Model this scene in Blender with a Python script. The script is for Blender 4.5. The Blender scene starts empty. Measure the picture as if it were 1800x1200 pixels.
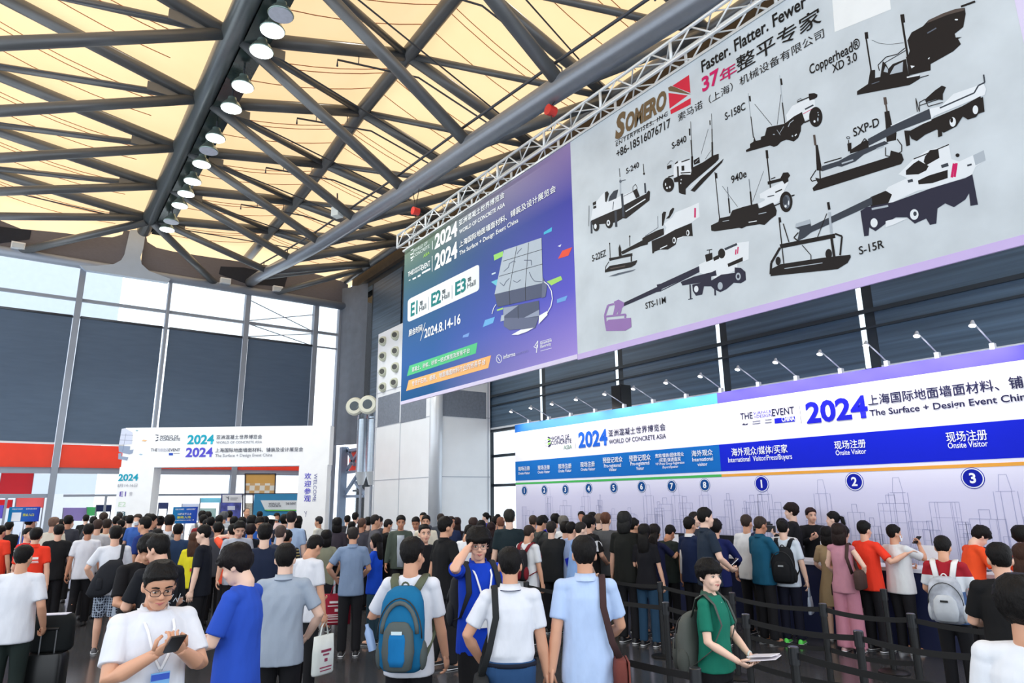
import bpy, bmesh, math, random
from mathutils import Vector, Matrix, noise
random.seed(7)
SC = bpy.context.scene
COL = SC.collection
# ---------------------------------------------------------------- camera
EYE = Vector((0.0, 0.0, 2.15))
F_PX, YAW, PIT, ROL = 1161.21, math.radians(-35.9197), math.radians(13.2666), math.radians(0.69956)
FWD = Vector((math.cos(PIT)*math.cos(YAW), math.cos(PIT)*math.sin(YAW), math.sin(PIT)))
_r = Vector((math.sin(YAW), -math.cos(YAW), 0)); _d = FWD.cross(_r)
RGT = math.cos(ROL)*_r + math.sin(ROL)*_d
DWN = -math.sin(ROL)*_r + math.cos(ROL)*_d
cam = bpy.data.cameras.new('camera'); cam_ob = bpy.data.objects.new('camera', cam); COL.objects.link(cam_ob)
cam.sensor_width = 36.0; cam.lens = 36.0*F_PX/1800.0; cam.clip_end = 500; cam.clip_start = 0.05
m = Matrix((( RGT.x, -DWN.x, -FWD.x), (RGT.y, -DWN.y, -FWD.y), (RGT.z, -DWN.z, -FWD.z))).to_4x4()
m.translation = EYE; cam_ob.matrix_world = m
SC.camera = cam_ob
# ---------------------------------------------------------------- colour management, sky, sun
vs = SC.view_settings
vs.view_transform = 'Standard'; vs.look = 'None'; vs.gamma = 1.0; vs.exposure = 0.15; vs.use_curve_mapping = False
w = bpy.data.worlds.new('world'); SC.world = w; w.use_nodes = True
bg = w.node_tree.nodes['Background']; bg.inputs[0].default_value = (0.86, 0.93, 1.0, 1); bg.inputs[1].default_value = 1.75
sl = bpy.data.lights.new('sun', 'SUN'); sl.energy = 3.0; sl.angle = math.radians(3); sl.color = (1.0, 0.95, 0.88)
so = bpy.data.objects.new('sun', sl); COL.objects.link(so); so.rotation_euler = (math.radians(18), math.radians(12), 0)
# ---------------------------------------------------------------- points seen in the photograph -> points on known planes
def ray(x, y): return FWD + RGT*((x-900)/F_PX) + DWN*((y-600)/F_PX)
def atX(x, y, v): r = ray(x, y); return EYE + r*(v/r.x)
def atY(x, y, v): r = ray(x, y); return EYE + r*(v/r.y)
def atZ(x, y, v): r = ray(x, y); return EYE + r*((v-EYE.z)/r.z)
def atD(x, y, v): return EYE + ray(x, y)*v
# ---------------------------------------------------------------- materials
def lin(c): return tuple((v/12.92 if v <= 0.04045 else ((v+0.055)/1.055)**2.4) for v in c)
def rgb(r, g, b): return lin((r/255., g/255., b/255.))
MATS = {}
def mat(name, col, rough=0.6, metal=0.0, spec=0.5, nz=0.0, nscale=8.0, bump=0.0, bscale=40.0, emit=None, trans=0.0, stretch=(1,1,1), coat=0.0):
    if name in MATS: return MATS[name]
    M = bpy.data.materials.new(name); M.use_nodes = True; nt = M.node_tree; b = nt.nodes['Principled BSDF']
    b.inputs['Base Color'].default_value = (*col, 1); b.inputs['Roughness'].default_value = rough
    b.inputs['Metallic'].default_value = metal; b.inputs['Specular IOR Level'].default_value = spec
    if coat: b.inputs['Coat Weight'].default_value = coat
    M.diffuse_color = (*col, 1)
    if emit: b.inputs['Emission Color'].default_value = (*emit[0], 1); b.inputs['Emission Strength'].default_value = emit[1]
    if nz or bump:
        tc = nt.nodes.new('ShaderNodeTexCoord'); mp = nt.nodes.new('ShaderNodeMapping'); mp.inputs['Scale'].default_value = stretch
        nt.links.new(tc.outputs['Object'], mp.inputs[0])
    if nz:
        n = nt.nodes.new('ShaderNodeTexNoise'); n.inputs['Scale'].default_value = nscale; n.inputs['Detail'].default_value = 4
        nt.links.new(mp.outputs[0], n.inputs['Vector'])
        mr = nt.nodes.new('ShaderNodeMapRange'); mr.inputs[1].default_value = 0.25; mr.inputs[2].default_value = 0.75
        mr.inputs[3].default_value = 1-nz; mr.inputs[4].default_value = 1+nz
        nt.links.new(n.outputs[0], mr.inputs[0])
        mx = nt.nodes.new('ShaderNodeVectorMath'); mx.operation = 'SCALE'; mx.inputs[0].default_value = col
        nt.links.new(mr.outputs[0], mx.inputs['Scale']); nt.links.new(mx.outputs[0], b.inputs['Base Color'])
    if bump:
        n2 = nt.nodes.new('ShaderNodeTexNoise'); n2.inputs['Scale'].default_value = bscale; n2.inputs['Detail'].default_value = 3
        nt.links.new(mp.outputs[0], n2.inputs['Vector'])
        bp = nt.nodes.new('ShaderNodeBump'); bp.inputs['Strength'].default_value = bump; bp.inputs['Distance'].default_value = 0.02
        nt.links.new(n2.outputs[0], bp.inputs['Height']); nt.links.new(bp.outputs[0], b.inputs['Normal'])
    if trans:
        tr = nt.nodes.new('ShaderNodeBsdfTranslucent'); tr.inputs[0].default_value = (*col, 1) if trans < 0 else (*col, 1)
        ms = nt.nodes.new('ShaderNodeMixShader'); ms.inputs[0].default_value = abs(trans)
        nt.links.new(b.outputs[0], ms.inputs[1]); nt.links.new(tr.outputs[0], ms.inputs[2])
        nt.links.new(ms.outputs[0], nt.nodes['Material Output'].inputs[0])
    MATS[name] = M; return M
def cloth(r, g, b, rough=0.85):
    return mat('cloth_%d_%d_%d' % (r, g, b), rgb(r, g, b), rough, spec=0.25, nz=0.06, nscale=9, bump=0.8, bscale=5.5, stretch=(1.3, 1.3, 0.6))
def paint(r, g, b, rough=0.5, metal=0.0): return mat('paint_%d_%d_%d' % (r, g, b), rgb(r, g, b), rough, metal, nz=0.03, nscale=3)
def ink(r, g, b): return mat('print_%d_%d_%d' % (r, g, b), rgb(r, g, b), 0.6, spec=0.2, nz=0.02, nscale=5)
def glass_mat():
    if 'glass' in MATS: return MATS['glass']
    M = bpy.data.materials.new('glass'); M.use_nodes = True; nt = M.node_tree; nt.nodes.remove(nt.nodes['Principled BSDF'])
    t = nt.nodes.new('ShaderNodeBsdfTransparent'); t.inputs[0].default_value = (0.93, 0.96, 0.97, 1)
    g = nt.nodes.new('ShaderNodeBsdfGlossy'); g.inputs['Roughness'].default_value = 0.02
    lw = nt.nodes.new('ShaderNodeLayerWeight'); lw.inputs[0].default_value = 0.15
    ms = nt.nodes.new('ShaderNodeMixShader'); nt.links.new(lw.outputs['Fresnel'], ms.inputs[0])
    nt.links.new(t.outputs[0], ms.inputs[1]); nt.links.new(g.outputs[0], ms.inputs[2]); nt.links.new(ms.outputs[0], nt.nodes['Material Output'].inputs[0])
    MATS['glass'] = M; return M
# ---------------------------------------------------------------- mesh builder
def frame(d):
    d = Vector(d).normalized(); up = Vector((0, 0, 1)) if abs(d.z) < 0.95 else Vector((0, 1, 0))
    a = d.cross(up).normalized(); return a, a.cross(d).normalized() * 1.0
class MB:
    def __init__(s): s.v = []; s.f = []; s.mi = []; s.cur = 0
    def add(s, vs_, fs): o = len(s.v); s.v += [tuple(p) for p in vs_]; s.f += [tuple(i+o for i in f) for f in fs]; s.mi += [s.cur]*len(fs); return s
    def box(s, c, size, rot=None):
        hx, hy, hz = size[0]/2, size[1]/2, size[2]/2; c = Vector(c)
        P = [Vector((x, y, z)) for z in (-hz, hz) for y in (-hy, hy) for x in (-hx, hx)]
        if rot is not None: P = [rot @ p for p in P]
        return s.add([p+c for p in P], [(0,2,3,1),(4,5,7,6),(0,1,5,4),(2,6,7,3),(0,4,6,2),(1,3,7,5)])
    def bar(s, a, b, w_, h_):
        a = Vector(a); b = Vector(b); x, y = frame(b-a); q = []
        for p in (a, b):
            for (i, j) in ((-1,-1),(1,-1),(1,1),(-1,1)): q.append(p + x*(i*w_/2) + y*(j*h_/2))
        return s.add(q, [(0,1,2,3),(7,6,5,4),(0,4,5,1),(1,5,6,2),(2,6,7,3),(3,7,4,0)])
    def loft(s, rings, cap=True):
        n = len(rings[0]); vs_ = [p for r in rings for p in r]; fs = []
        for i in range(len(rings)-1):
            for j in range(n):
                k = (j+1) % n; fs.append((i*n+j, i*n+k, (i+1)*n+k, (i+1)*n+j))
        if cap: fs.append(tuple(range(n-1, -1, -1))); fs.append(tuple(range((len(rings)-1)*n, len(rings)*n)))
        return s.add(vs_, fs)
    def tube(s, pts, rad, n=12, flat=1.0, cap=True, ref=None):
        pts = [Vector(p) for p in pts]; rings = []; px = None
        if not isinstance(rad, (list, tuple)): rad = [rad]*len(pts)
        for i, p in enumerate(pts):
            d = (pts[min(i+1, len(pts)-1)] - pts[max(i-1, 0)]).normalized()
            if ref is not None: x = Vector(ref) - d*d.dot(Vector(ref)); x.normalize()
            elif px is None: x = frame(d)[0]
            else: x = (px - d*px.dot(d)).normalized()
            px = x; y = d.cross(x); r = rad[i]; rx, ry = (r if isinstance(r, tuple) else (r, r*flat))
            rings.append([p + x*(rx*math.cos(t)) + y*(ry*math.sin(t)) for t in [2*math.pi*k/n for k in range(n)]])
        return s.loft(rings, cap)
    def ell(s, c, r, n=14, m_=9, rot=None):
        c = Vector(c); rings = []
        for i in range(m_+1):
            a = math.pi*(i/m_) ; z = -math.cos(a); q = max(math.sin(a), 0.02)
            ring = [Vector((r[0]*q*math.cos(2*math.pi*k/n), r[1]*q*math.sin(2*math.pi*k/n), r[2]*z)) for k in range(n)]
            rings.append([c + (rot @ p if rot is not None else p) for p in ring])
        return s.loft(rings)
    def prism(s, pts, off):
        n = len(pts); pts = [Vector(p) for p in pts]; off = Vector(off)
        fs = [tuple(range(n)), tuple(range(2*n-1, n-1, -1))] + [(i, i+n, (i+1) % n+n, (i+1) % n) for i in range(n)]
        return s.add(pts + [p+off for p in pts], fs)
    def lathe(s, c, prof, n=20, axis=(0, 0, 1)):
        ax = Vector(axis).normalized(); x, y = frame(ax); c = Vector(c)
        return s.loft([[c + ax*h + x*(r*math.cos(2*math.pi*k/n)) + y*(r*math.sin(2*math.pi*k/n)) for k in range(n)] for r, h in prof])
    def mesh(s, name, mats, smooth=False):
        me = bpy.data.meshes.new(name); me.from_pydata(s.v, [], s.f)
        bm = bmesh.new(); bm.from_mesh(me); bmesh.ops.recalc_face_normals(bm, faces=bm.faces); bm.to_mesh(me); bm.free()
        for M in (mats if isinstance(mats, (list, tuple)) else [mats]): me.materials.append(M)
        if any(s.mi): me.polygons.foreach_set('material_index', s.mi)
        if smooth: me.polygons.foreach_set('use_smooth', [True]*len(me.polygons))
        me.update(); return me
    def build(s, name, mats, parent=None, smooth=False, auto=False):
        me = s.mesh(name, mats, smooth or auto)
        if auto: me.set_sharp_from_angle(angle=math.radians(40))
        o = bpy.data.objects.new(name, me); COL.objects.link(o)
        if parent is not None: o.parent = parent
        return o
def tag(o, label=None, cat=None, group=None, kind=None):
    if label: o['label'] = label
    if cat: o['category'] = cat
    if group: o['group'] = group
    if kind: o['kind'] = kind
    return o
def empty(name, loc=(0, 0, 0), rz=0.0, label=None, cat=None, group=None, kind=None):
    o = bpy.data.objects.new(name, None); COL.objects.link(o); o.location = loc; o.rotation_euler = (0, 0, rz); o.empty_display_size = 0.2
    return tag(o, label, cat, group, kind)
def box(name, c, size, M, parent=None, **k):
    return tag(MB().box(c, size).build(name, M, parent), **k)
# lettering: text turned into flat mesh, fitted between two seen corners on a plane
def glyphs(s_, bold=0.0, shear=0.0, res=3, space=1.0):
    cjk = any(ord(c) >= 0x2e80 for c in s_)
    cu = bpy.data.curves.new('lettering', 'FONT'); cu.body = s_; cu.resolution_u = res; cu.offset = 0.0 if cjk else bold; cu.shear = shear; cu.space_character = space
    o = bpy.data.objects.new('lettering', cu); COL.objects.link(o)
    dg = bpy.context.evaluated_depsgraph_get(); me = bpy.data.meshes.new_from_object(o.evaluated_get(dg))
    COL.objects.unlink(o); bpy.data.objects.remove(o); bpy.data.curves.remove(cu)
    if cjk and bold > 0: # heavier strokes: the same outlines laid over themselves a hair apart
        V = [v.co.copy() for v in me.vertices]; Fc = [tuple(p.vertices) for p in me.polygons]; n_ = len(V); d = min(bold, .02)*1.5; vv, ff = [], []
        for i, (dx, dy) in enumerate(((-d, 0), (d, 0), (0, d*.7), (0, -d*.7))): vv += [(p.x+dx, p.y+dy, i) for p in V]; ff += [tuple(k+i*n_ for k in f) for f in Fc]
        m2 = bpy.data.meshes.new('lettering'); m2.from_pydata(vv, [], ff); m2.update(); bpy.data.meshes.remove(me); me = m2
    return me
CAPH = []
def capheight():
    if not CAPH: CAPH.append(max(v.co.y for v in glyphs('E').vertices))
    return CAPH[0]
class Panel:
    """a flat printed surface: plane(x, y) lifts a seen point onto it; ex, ey span it; nrm faces the viewer"""
    def __init__(s, plane, ex, ey, nrm, root, step=0.004): s.pl = plane; s.ex = Vector(ex); s.ey = Vector(ey); s.n = Vector(nrm); s.root = root; s.k = 0; s.step = step
    def pt(s, q, lift): return s.pl(q[0], q[1]) + s.n*lift
    def text(s, st, bl, tr, M, bold=0.012, shear=0.0, layer=3, name='lettering', vert=False, space=1.0, h=None):
        a = s.pl(*bl); b = s.pl(*tr); W = (b-a).dot(s.ex); Hh = (b-a).dot(s.ey)
        if h: Hh = (s.pl(bl[0], bl[1]-h)-a).dot(s.ey)
        me = glyphs(st, bold, shear, space=space); xs = [v.co.x for v in me.vertices]; ys = [v.co.y for v in me.vertices]
        x0, x1, y0, y1 = min(xs), max(xs), min(ys), max(ys)
        if h and not vert and all(ord(c) < 0x2e80 for c in st): y0, y1 = 0.0, capheight()
        for v in me.vertices:
            u = (v.co.x-x0)/(x1-x0); t = (v.co.y-y0)/max(y1-y0, 1e-6)
            if vert: u, t = t, 1-u
            v.co = a + s.ex*(W*u) + s.ey*(Hh*t) + s.n*(s.step*layer + v.co.z*.0015)
        me.materials.clear(); me.materials.append(M)
        o = bpy.data.objects.new(name, me); COL.objects.link(o); o.parent = s.root; return o
    def polys(s, name, items, layer=2, mats=None):
        b = MB(); ml = []; sub = 0
        for M, pts in items:
            if M not in ml: ml.append(M)
            b.cur = ml.index(M); P = [s.pl(*q) + s.n*(s.step*(layer + 0.02*sub)) for q in pts]; sub += 1
            b.add(P, [tuple(range(len(P)))])
        me = bpy.data.meshes.new(name); bm = bmesh.new(); me.from_pydata(b.v, [], b.f)
        for M in ml: me.materials.append(M)
        me.polygons.foreach_set('material_index', b.mi); bm.from_mesh(me); bmesh.ops.triangulate(bm, faces=bm.faces); bm.to_mesh(me); bm.free()
        o = bpy.data.objects.new(name, me); COL.objects.link(o); o.parent = s.root; return o
def stroke(a, b, wd):
    dx, dy = b[0]-a[0], b[1]-a[1]; L = math.hypot(dx, dy) or 1; nx, ny = -dy/L*wd/2, dx/L*wd/2
    return [(a[0]+nx, a[1]+ny), (b[0]+nx, b[1]+ny), (b[0]-nx, b[1]-ny), (a[0]-nx, a[1]-ny)]
def disc(c, rx, ry, n=20, tilt=0.0):
    ct, st = math.cos(tilt), math.sin(tilt)
    return [(c[0]+rx*math.cos(t)*ct-ry*math.sin(t)*st, c[1]+rx*math.cos(t)*st+ry*math.sin(t)*ct) for t in [2*math.pi*k/n for k in range(n)]]
def wmat(o):
    M_ = o.matrix_basis.copy()
    if o.parent is not None: M_ = wmat(o.parent) @ o.matrix_parent_inverse @ M_
    return M_
def att(o, parent): o.parent = parent; o.matrix_parent_inverse = wmat(parent).inverted(); return o
def wb(b, name, M, parent=None, smooth=False, auto=False):
    o = b.build(name, M, None, smooth, auto)
    return att(o, parent) if parent is not None else o
_pt, _pp = Panel.text, Panel.polys
def _t(s, *a, **k): o = _pt(s, *a, **k); return att(o, s.root)
def _p(s, *a, **k): o = _pp(s, *a, **k); return att(o, s.root)
Panel.text = _t; Panel.polys = _p
# ================================================================ the setting
def S(b, name, M, **k): return tag(wb(b, name, M, **k), kind='structure')
# floor: dark polished terrazzo with pale chips
def floor_mat():
    M = bpy.data.materials.new('terrazzo'); M.use_nodes = True; nt = M.node_tree; b = nt.nodes['Principled BSDF']
    tc = nt.nodes.new('ShaderNodeTexCoord')
    vo = nt.nodes.new('ShaderNodeTexVoronoi'); vo.inputs['Scale'].default_value = 55; nt.links.new(tc.outputs['Object'], vo.inputs['Vector'])
    r1 = nt.nodes.new('ShaderNodeMapRange'); r1.inputs[1].default_value = 0.18; r1.inputs[2].default_value = 0.05; nt.links.new(vo.outputs['Distance'], r1.inputs[0])
    no = nt.nodes.new('ShaderNodeTexNoise'); no.inputs['Scale'].default_value = 30; nt.links.new(tc.outputs['Object'], no.inputs['Vector'])
    r2 = nt.nodes.new('ShaderNodeMapRange'); r2.inputs[1].default_value = 0.52; r2.inputs[2].default_value = 0.62; nt.links.new(no.outputs[0], r2.inputs[0])
    mu = nt.nodes.new('ShaderNodeMath'); mu.operation = 'MULTIPLY'; nt.links.new(r1.outputs[0], mu.inputs[0]); nt.links.new(r2.outputs[0], mu.inputs[1])
    br = nt.nodes.new('ShaderNodeTexBrick'); br.offset = 0; br.inputs['Scale'].default_value = 1; br.inputs['Mortar Size'].default_value = 0.006
    br.inputs['Brick Width'].default_value = 1.2; br.inputs['Row Height'].default_value = 1.2; nt.links.new(tc.outputs['Object'], br.inputs['Vector'])
    br.inputs['Color1'].default_value = (*rgb(66, 67, 71), 1); br.inputs['Color2'].default_value = (*rgb(60, 61, 65), 1); br.inputs['Mortar'].default_value = (*rgb(42, 42, 45), 1)
    mx = nt.nodes.new('ShaderNodeMix'); mx.data_type = 'RGBA'; nt.links.new(mu.outputs[0], mx.inputs[0]); nt.links.new(br.outputs[0], mx.inputs[6]); mx.inputs[7].default_value = (*rgb(175, 175, 180), 1)
    nt.links.new(mx.outputs[2], b.inputs['Base Color']); b.inputs['Roughness'].default_value = 0.16; b.inputs['Specular IOR Level'].default_value = 0.6
    return M
S(MB().box((15.4, -4.0, -0.1), (40.8, 21.0, 0.2)), 'floor', floor_mat())
S(MB().box((60, -4, -0.16), (48.3, 60, 0.2)), 'ground', mat('paving', rgb(215, 215, 213), 0.8, nz=0.05, bump=0.2))
# ---- roof membrane
NX = [2.1, 5.8, 9.5, 13.2, 16.94, 20.6, 24.2, 27.8, 31.5]
CY = -2.55; LY, AY, EY_ = -3.2, -8.25, -13.55
def interp(x, T):
    for (a, p), (b, q) in zip(T, T[1:]):
        if x <= b: return p + (q-p)*(x-a)/(b-a)
    return T[-1][1]
TZ = lambda x: interp(x, [(2, 10.0), (9.9, 10.78), (13.4, 11.08), (16.8, 11.3), (20.5, 11.64), (24.2, 12.0), (27.8, 12.43), (31.3, 12.93), (35.2, 13.45)])
AZ = lambda x: interp(x, [(2, 16.5), (13.2, 16.15), (16.94, 16.02), (20.6, 15.9), (23.9, 15.43), (27.7, 15.16), (32, 15.05), (36, 14.9)])
LZ = lambda x: 14.42
EZ = lambda x: 14.45
def memb():
    M = bpy.data.materials.new('roof_membrane'); M.use_nodes = True; nt = M.node_tree; b = nt.nodes['Principled BSDF']
    tc = nt.nodes.new('ShaderNodeTexCoord'); no = nt.nodes.new('ShaderNodeTexNoise'); no.inputs['Scale'].default_value = 0.5; no.inputs['Detail'].default_value = 6
    nt.links.new(tc.outputs['Object'], no.inputs['Vector'])
    mx = nt.nodes.new('ShaderNodeMix'); mx.data_type = 'RGBA'; nt.links.new(no.outputs[0], mx.inputs[0])
    mx.inputs[6].default_value = (0.93, 0.62, 0.33, 1); mx.inputs[7].default_value = (0.95, 0.69, 0.41, 1)
    b.inputs['Roughness'].default_value = 0.9; b.inputs['Specular IOR Level'].default_value = 0.1
    nt.links.new(mx.outputs[2], b.inputs['Base Color'])
    tr = nt.nodes.new('ShaderNodeBsdfTranslucent'); nt.links.new(mx.outputs[2], tr.inputs[0])
    ms = nt.nodes.new('ShaderNodeMixShader'); ms.inputs[0].default_value = 0.42
    nt.links.new(b.outputs[0], ms.inputs[1]); nt.links.new(tr.outputs[0], ms.inputs[2]); nt.links.new(ms.outputs[0], nt.nodes['Material Output'].inputs[0])
    return M
b = MB(); xs = [-3.0 + 0.925*i for i in range(45)]; ys = []
prof = [(2*CY-EY_+0.6, EZ, 0.0), (2*CY-EY_, EZ, 0.35), (2*CY-AY, AZ, 0.42), (LY+0.1, LZ, 0.5), (AY, AZ, 0.42), (EY_, EZ, 0.4), (EY_-0.75, EZ, 0.1)]
rows = []
for x in xs:
    row = []; dz = -0.35*max(0, x-36.0)
    for (y0, f0, o0), (y1, f1, o1) in zip(prof, prof[1:]):
        for k in range(6):
            t = k/6; z = (f0(x)+o0)*(1-t) + (f1(x)+o1)*t - 0.9*t*(1-t)*(1.0 if abs(y1-y0) > 2 else 0)
            row.append((x, y0+(y1-y0)*t, z+dz))
    row.append((x, prof[-1][0], prof[-1][1](x)+prof[-1][2]+dz)); rows.append(row)
nr = len(rows[0]); b.add([p for r in rows for p in r], [(i*nr+j, (i+1)*nr+j, (i+1)*nr+j+1, i*nr+j+1) for i in range(len(rows)-1) for j in range(nr-1)])
ceil = S(b, 'ceiling', memb(), smooth=True)
# membrane cables under the fabric, part of the ceiling
b = MB()
for x in [n+dx for n in NX for dx in (1.35, 1.62, 2.6)]:
    for sgn in (0, 1):
        for (ya, fa, yb, fb) in ((LY, LZ, AY, AZ), (AY, AZ, EY_, EZ)):
            if sgn: ya, yb = 2*CY-ya, 2*CY-yb
            pts = []
            for k in range(7):
                t = k/6; pts.append((x, ya+(yb-ya)*t, (fa(x)+0.46)*(1-t)+(fb(x)+0.42)*t-0.9*t*(1-t)-0.06))
            b.tube(pts, 0.013, 6)
wb(b, 'membrane_seam', paint(190, 118, 70), ceil, smooth=True)
# ---- left (far) end wall with its window band, plane X = 35
XW = 35.0
steel = paint(150, 158, 172, 0.45, 0.2); steel_d = paint(74, 78, 86, 0.5, 0.3); pipe = mat('truss_steel', rgb(104, 107, 110), 0.36, 0.3, nz=0.08, nscale=1.5)
MUL = [2.7, -0.95, -4.6, -8.3, -11.95]
b = MB()
for i, y in enumerate(MUL): b.box((XW+0.1, y, 6.35), (0.4, 0.13 if i == 2 else 0.24, 12.7))
for y in (-13.35,): b.box((XW+0.1, y, 6.35), (0.35, 0.2, 12.7))
b.box((XW+0.2, -5.3, 3.52), (0.3, 16.2, 0.26)); b.box((XW+0.15, -5.3, 11.2), (0.14, 16.2, 0.14)); b.box((XW+0.15, -5.3, 10.38), (0.1, 16.2, 0.08))
b.box((XW+0.15, 0.9, 2.45), (0.15, 3.6, 0.16)); b.box((XW+0.15, -3.0, 2.45), (0.15, 3.2, 0.1)); b.box((XW+0.15, -9, 2.45), (0.12, 8.2, 0.1))
for y in (0.55, -3.0): b.box((XW+0.15, y, 1.2), (0.12, 0.09, 2.4))
for (ya, za, yb, zb) in ((-8.3, 12.5, -11.95, 11.2), (-8.3, 11.2, -11.95, 10.4), (-11.95, 12.2, -8.3, 11.3), (-11.95, 11.1, -8.3, 10.45)):
    b.tube([(XW+0.2, ya, za), (XW+0.2, yb, zb)], 0.025, 6)
S(b, 'wall_left', steel)
b = MB().tube([(XW-0.1, 5, 12.85), (XW-0.1, -13.5, 12.85)], 0.22, 16)
S(b, 'trim_1', steel, smooth=True)
FASC_L = [(-120, 372), (0, 387), (37, 402), (110, 409), (155, 415), (197, 417), (215, 412), (222, 395), (233, 397)]
FASC_R = [(255, 405), (259, 425), (275, 435), (305, 442), (370, 452), (425, 460), (470, 466), (525, 474), (565, 484), (600, 494), (612, 500)]
fm = mat('fascia_panel', rgb(104, 102, 110), 0.5, nz=0.08, nscale=6, stretch=(1, 1, 4))
def strip(top, bot, x, th=0.12):
    q = MB(); T = [atX(px, py, x) for px, py in top]; Bm = [Vector((x, t.y, bot)) for t in T]
    n = len(T)
    for i in range(n-1): q.prism([T[i], T[i+1], Bm[i+1], Bm[i]], (th, 0, 0))
    return q
S(strip(FASC_L, 12.95, XW-0.05), 'trim_2', fm); S(strip(FASC_R, 12.95, XW-0.05), 'trim_3', fm)
op = mat('dark_opening', rgb(32, 38, 52), 0.8, nz=0.1)
for i, q in enumerate(([(388, 468), (430, 470), (505, 487), (500, 504), (430, 497), (385, 481)], [(-60, 392), (0, 398), (55, 405), (52, 420), (0, 427), (-60, 418)])):
    S(MB().prism([atX(px, py, XW-0.08) for px, py in q], (0.05, 0, 0)), 'trim_%d' % (4+i), op)
# flared bracket that carries the lamp beam down to the wall
fl = [(229, 404), (257, 404), (252, 436), (247, 452), (249, 464), (262, 476), (300, 490), (296, 496), (150, 474), (140, 466), (170, 467), (200, 464), (213, 457), (219, 447)]
S(MB().prism([atX(px, py, XW-0.35) for px, py in fl], (0.3, 0, 0)), 'trim_6', paint(180, 194, 212, 0.4))
# glass panes of the end wall
for i, (ya, yb) in enumerate(zip(MUL[:-1] + [MUL[-1]], MUL[1:] + [-13.3])):
    q = MB().box((XW+0.22, (ya+yb)/2, 11.5), (0.02, abs(ya-yb)-0.2, 2.4)).box((XW+0.22, (ya+yb)/2, 2.95), (0.02, abs(ya-yb)-0.2, 0.85))
    S(q, 'window_%d' % (i+1), glass_mat())
blind_m = mat('blind_fabric', rgb(108, 126, 148), 0.75, spec=0.35, nz=0.10, nscale=2.0, bump=0.15, bscale=3, trans=0.36, stretch=(0.5, 0.5, 3))
WORD = ['beside the left picture edge', 'over the left part of the white portal', 'above the middle of the white portal', 'above the welcome side of the portal']
for i, (ya, yb) in enumerate(zip(MUL[:-1], MUL[1:])):
    r = empty('roller_blind', (XW-0.02, (ya+yb)/2, 4.66), label='dark roller blind on the far window wall ' + WORD[i], cat='blind', group='blinds of the far wall')
    wdt = abs(ya-yb)-0.30
    wb(MB().box((XW-0.02, (ya+yb)/2, 7.5), (0.03, wdt, 5.7)), 'fabric', blind_m, r)
    wb(MB().tube([(XW-0.02, ya-0.15, 10.36), (XW-0.02, yb+0.15, 10.36)], 0.06, 10), 'roller', steel_d, r, smooth=True)
    wb(MB().box((XW-0.02, (ya+yb)/2, 4.67), (0.06, wdt, 0.06)), 'bottom_bar', paint(225, 225, 228), r)
redm = mat('red_banner_fabric', rgb(246, 96, 70), 0.6, nz=0.08, nscale=1.5, trans=0.45)
for i, (ya, yb) in enumerate(zip(MUL[:-1] + [MUL[-1]], MUL[1:] + [-13.3])):
    tag(MB().box((XW-0.03, (ya+yb)/2, 4.13), (0.03, abs(ya-yb)-0.28, 0.98)).build('red_panel', redm), 'red fabric panel under the dark blinds, ' + ['at the left picture edge', 'left of the white portal leg', 'behind the left half of the portal opening', 'behind the right half of the portal opening', 'right of the white portal, at the corner'][i], 'panel', 'red panels over the doors', None)
# ---- right wall, plane Y = -14.2, and the chamfered corner
YW = -14.2
CX = [2.9, 6.6, 10.3, 14.05, 17.8, 21.5, 25.2, 28.9, 32.6]
b = MB()
for x in CX: b.box((x-0.03, YW-0.18, 7.1), (0.22, 0.32, 14.2))
b.box((17.5, YW-0.1, 4.65), (35, 0.2, 0.14)); b.box((17.5, YW-0.35, 2.6), (35, 0.1, 0.1)); b.box((17.5, YW-0.35, 3.7), (35, 0.1, 0.1))
b.box((17.5, YW-0.15, 13.9), (35, 0.35, 0.5))
for q, qq in (((1290, 600), (1500, 551)), ((1290, 625), (1500, 578))):
    z = atY(*q, YW+0.05).z; b.box((17, YW+0.06, z), (30, 0.05, 0.09 if q[1] == 600 else 0.05))
S(b, 'wall_right', paint(44, 52, 60, 0.5, 0.2))
b = MB()
for xa, xb in zip(CX[:-1], CX[1:]): b.box(((xa+xb)/2, YW-0.4, 7.0), (xb-xa-0.3, 0.02, 13.8))
S(b, 'window_6', glass_mat())
S(MB().box((33.8, YW-0.4, 7), (2.2, 0.02, 13.8)), 'window_7', glass_mat())
fasm = mat('eave_fascia', rgb(74, 62, 50), 0.7, nz=0.2, nscale=3)
S(MB().box((17, YW+0.1, 14.35), (36, 0.3, 0.75)), 'trim_7', fasm)
blind_r = mat('blind_fabric_dark', rgb(74, 94, 114), 0.4, spec=0.6, nz=0.45, nscale=1.6, bump=0.2, bscale=4, trans=0.05, stretch=(0.15, 1, 7))  # strong streaky colour noise paints in the reflected sheen on these blinds
RB = ['at the near right edge', 'behind the number two desk', 'over the start of the wide blue desks', 'above the lane eight sign', 'above the lane three sign', 'right of the white duct tower', 'behind the duct tower', 'left of the white duct tower', 'nearest the hall corner']
for i, (xa, xb) in enumerate(zip([0] + CX[:-1], CX)):
    r = empty('roller_blind', ((xa+xb)/2, YW, 4.7), label='black roller blind on the side wall ' + RB[i], cat='blind', group='blinds of the side wall')
    wb(MB().box(((xa+xb)/2+0.02, YW, 9.3), (xb-xa-0.34, 0.03, 9.2)), 'fabric', blind_r, r)
    wb(MB().box(((xa+xb)/2+0.02, YW, 4.7), (xb-xa-0.34, 0.06, 0.07)), 'bottom_bar', paint(210, 214, 220), r)
r = empty('roller_blind', (34, YW+0.2, 5), label='pale crumpled grey blind across the chamfered hall corner', cat='blind', group='blinds of the side wall')
q = MB(); P0 = Vector((35.0, -13.35, 0)); P1 = Vector((33.2, YW+0.05, 0)); n_ = 10; g = []
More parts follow.
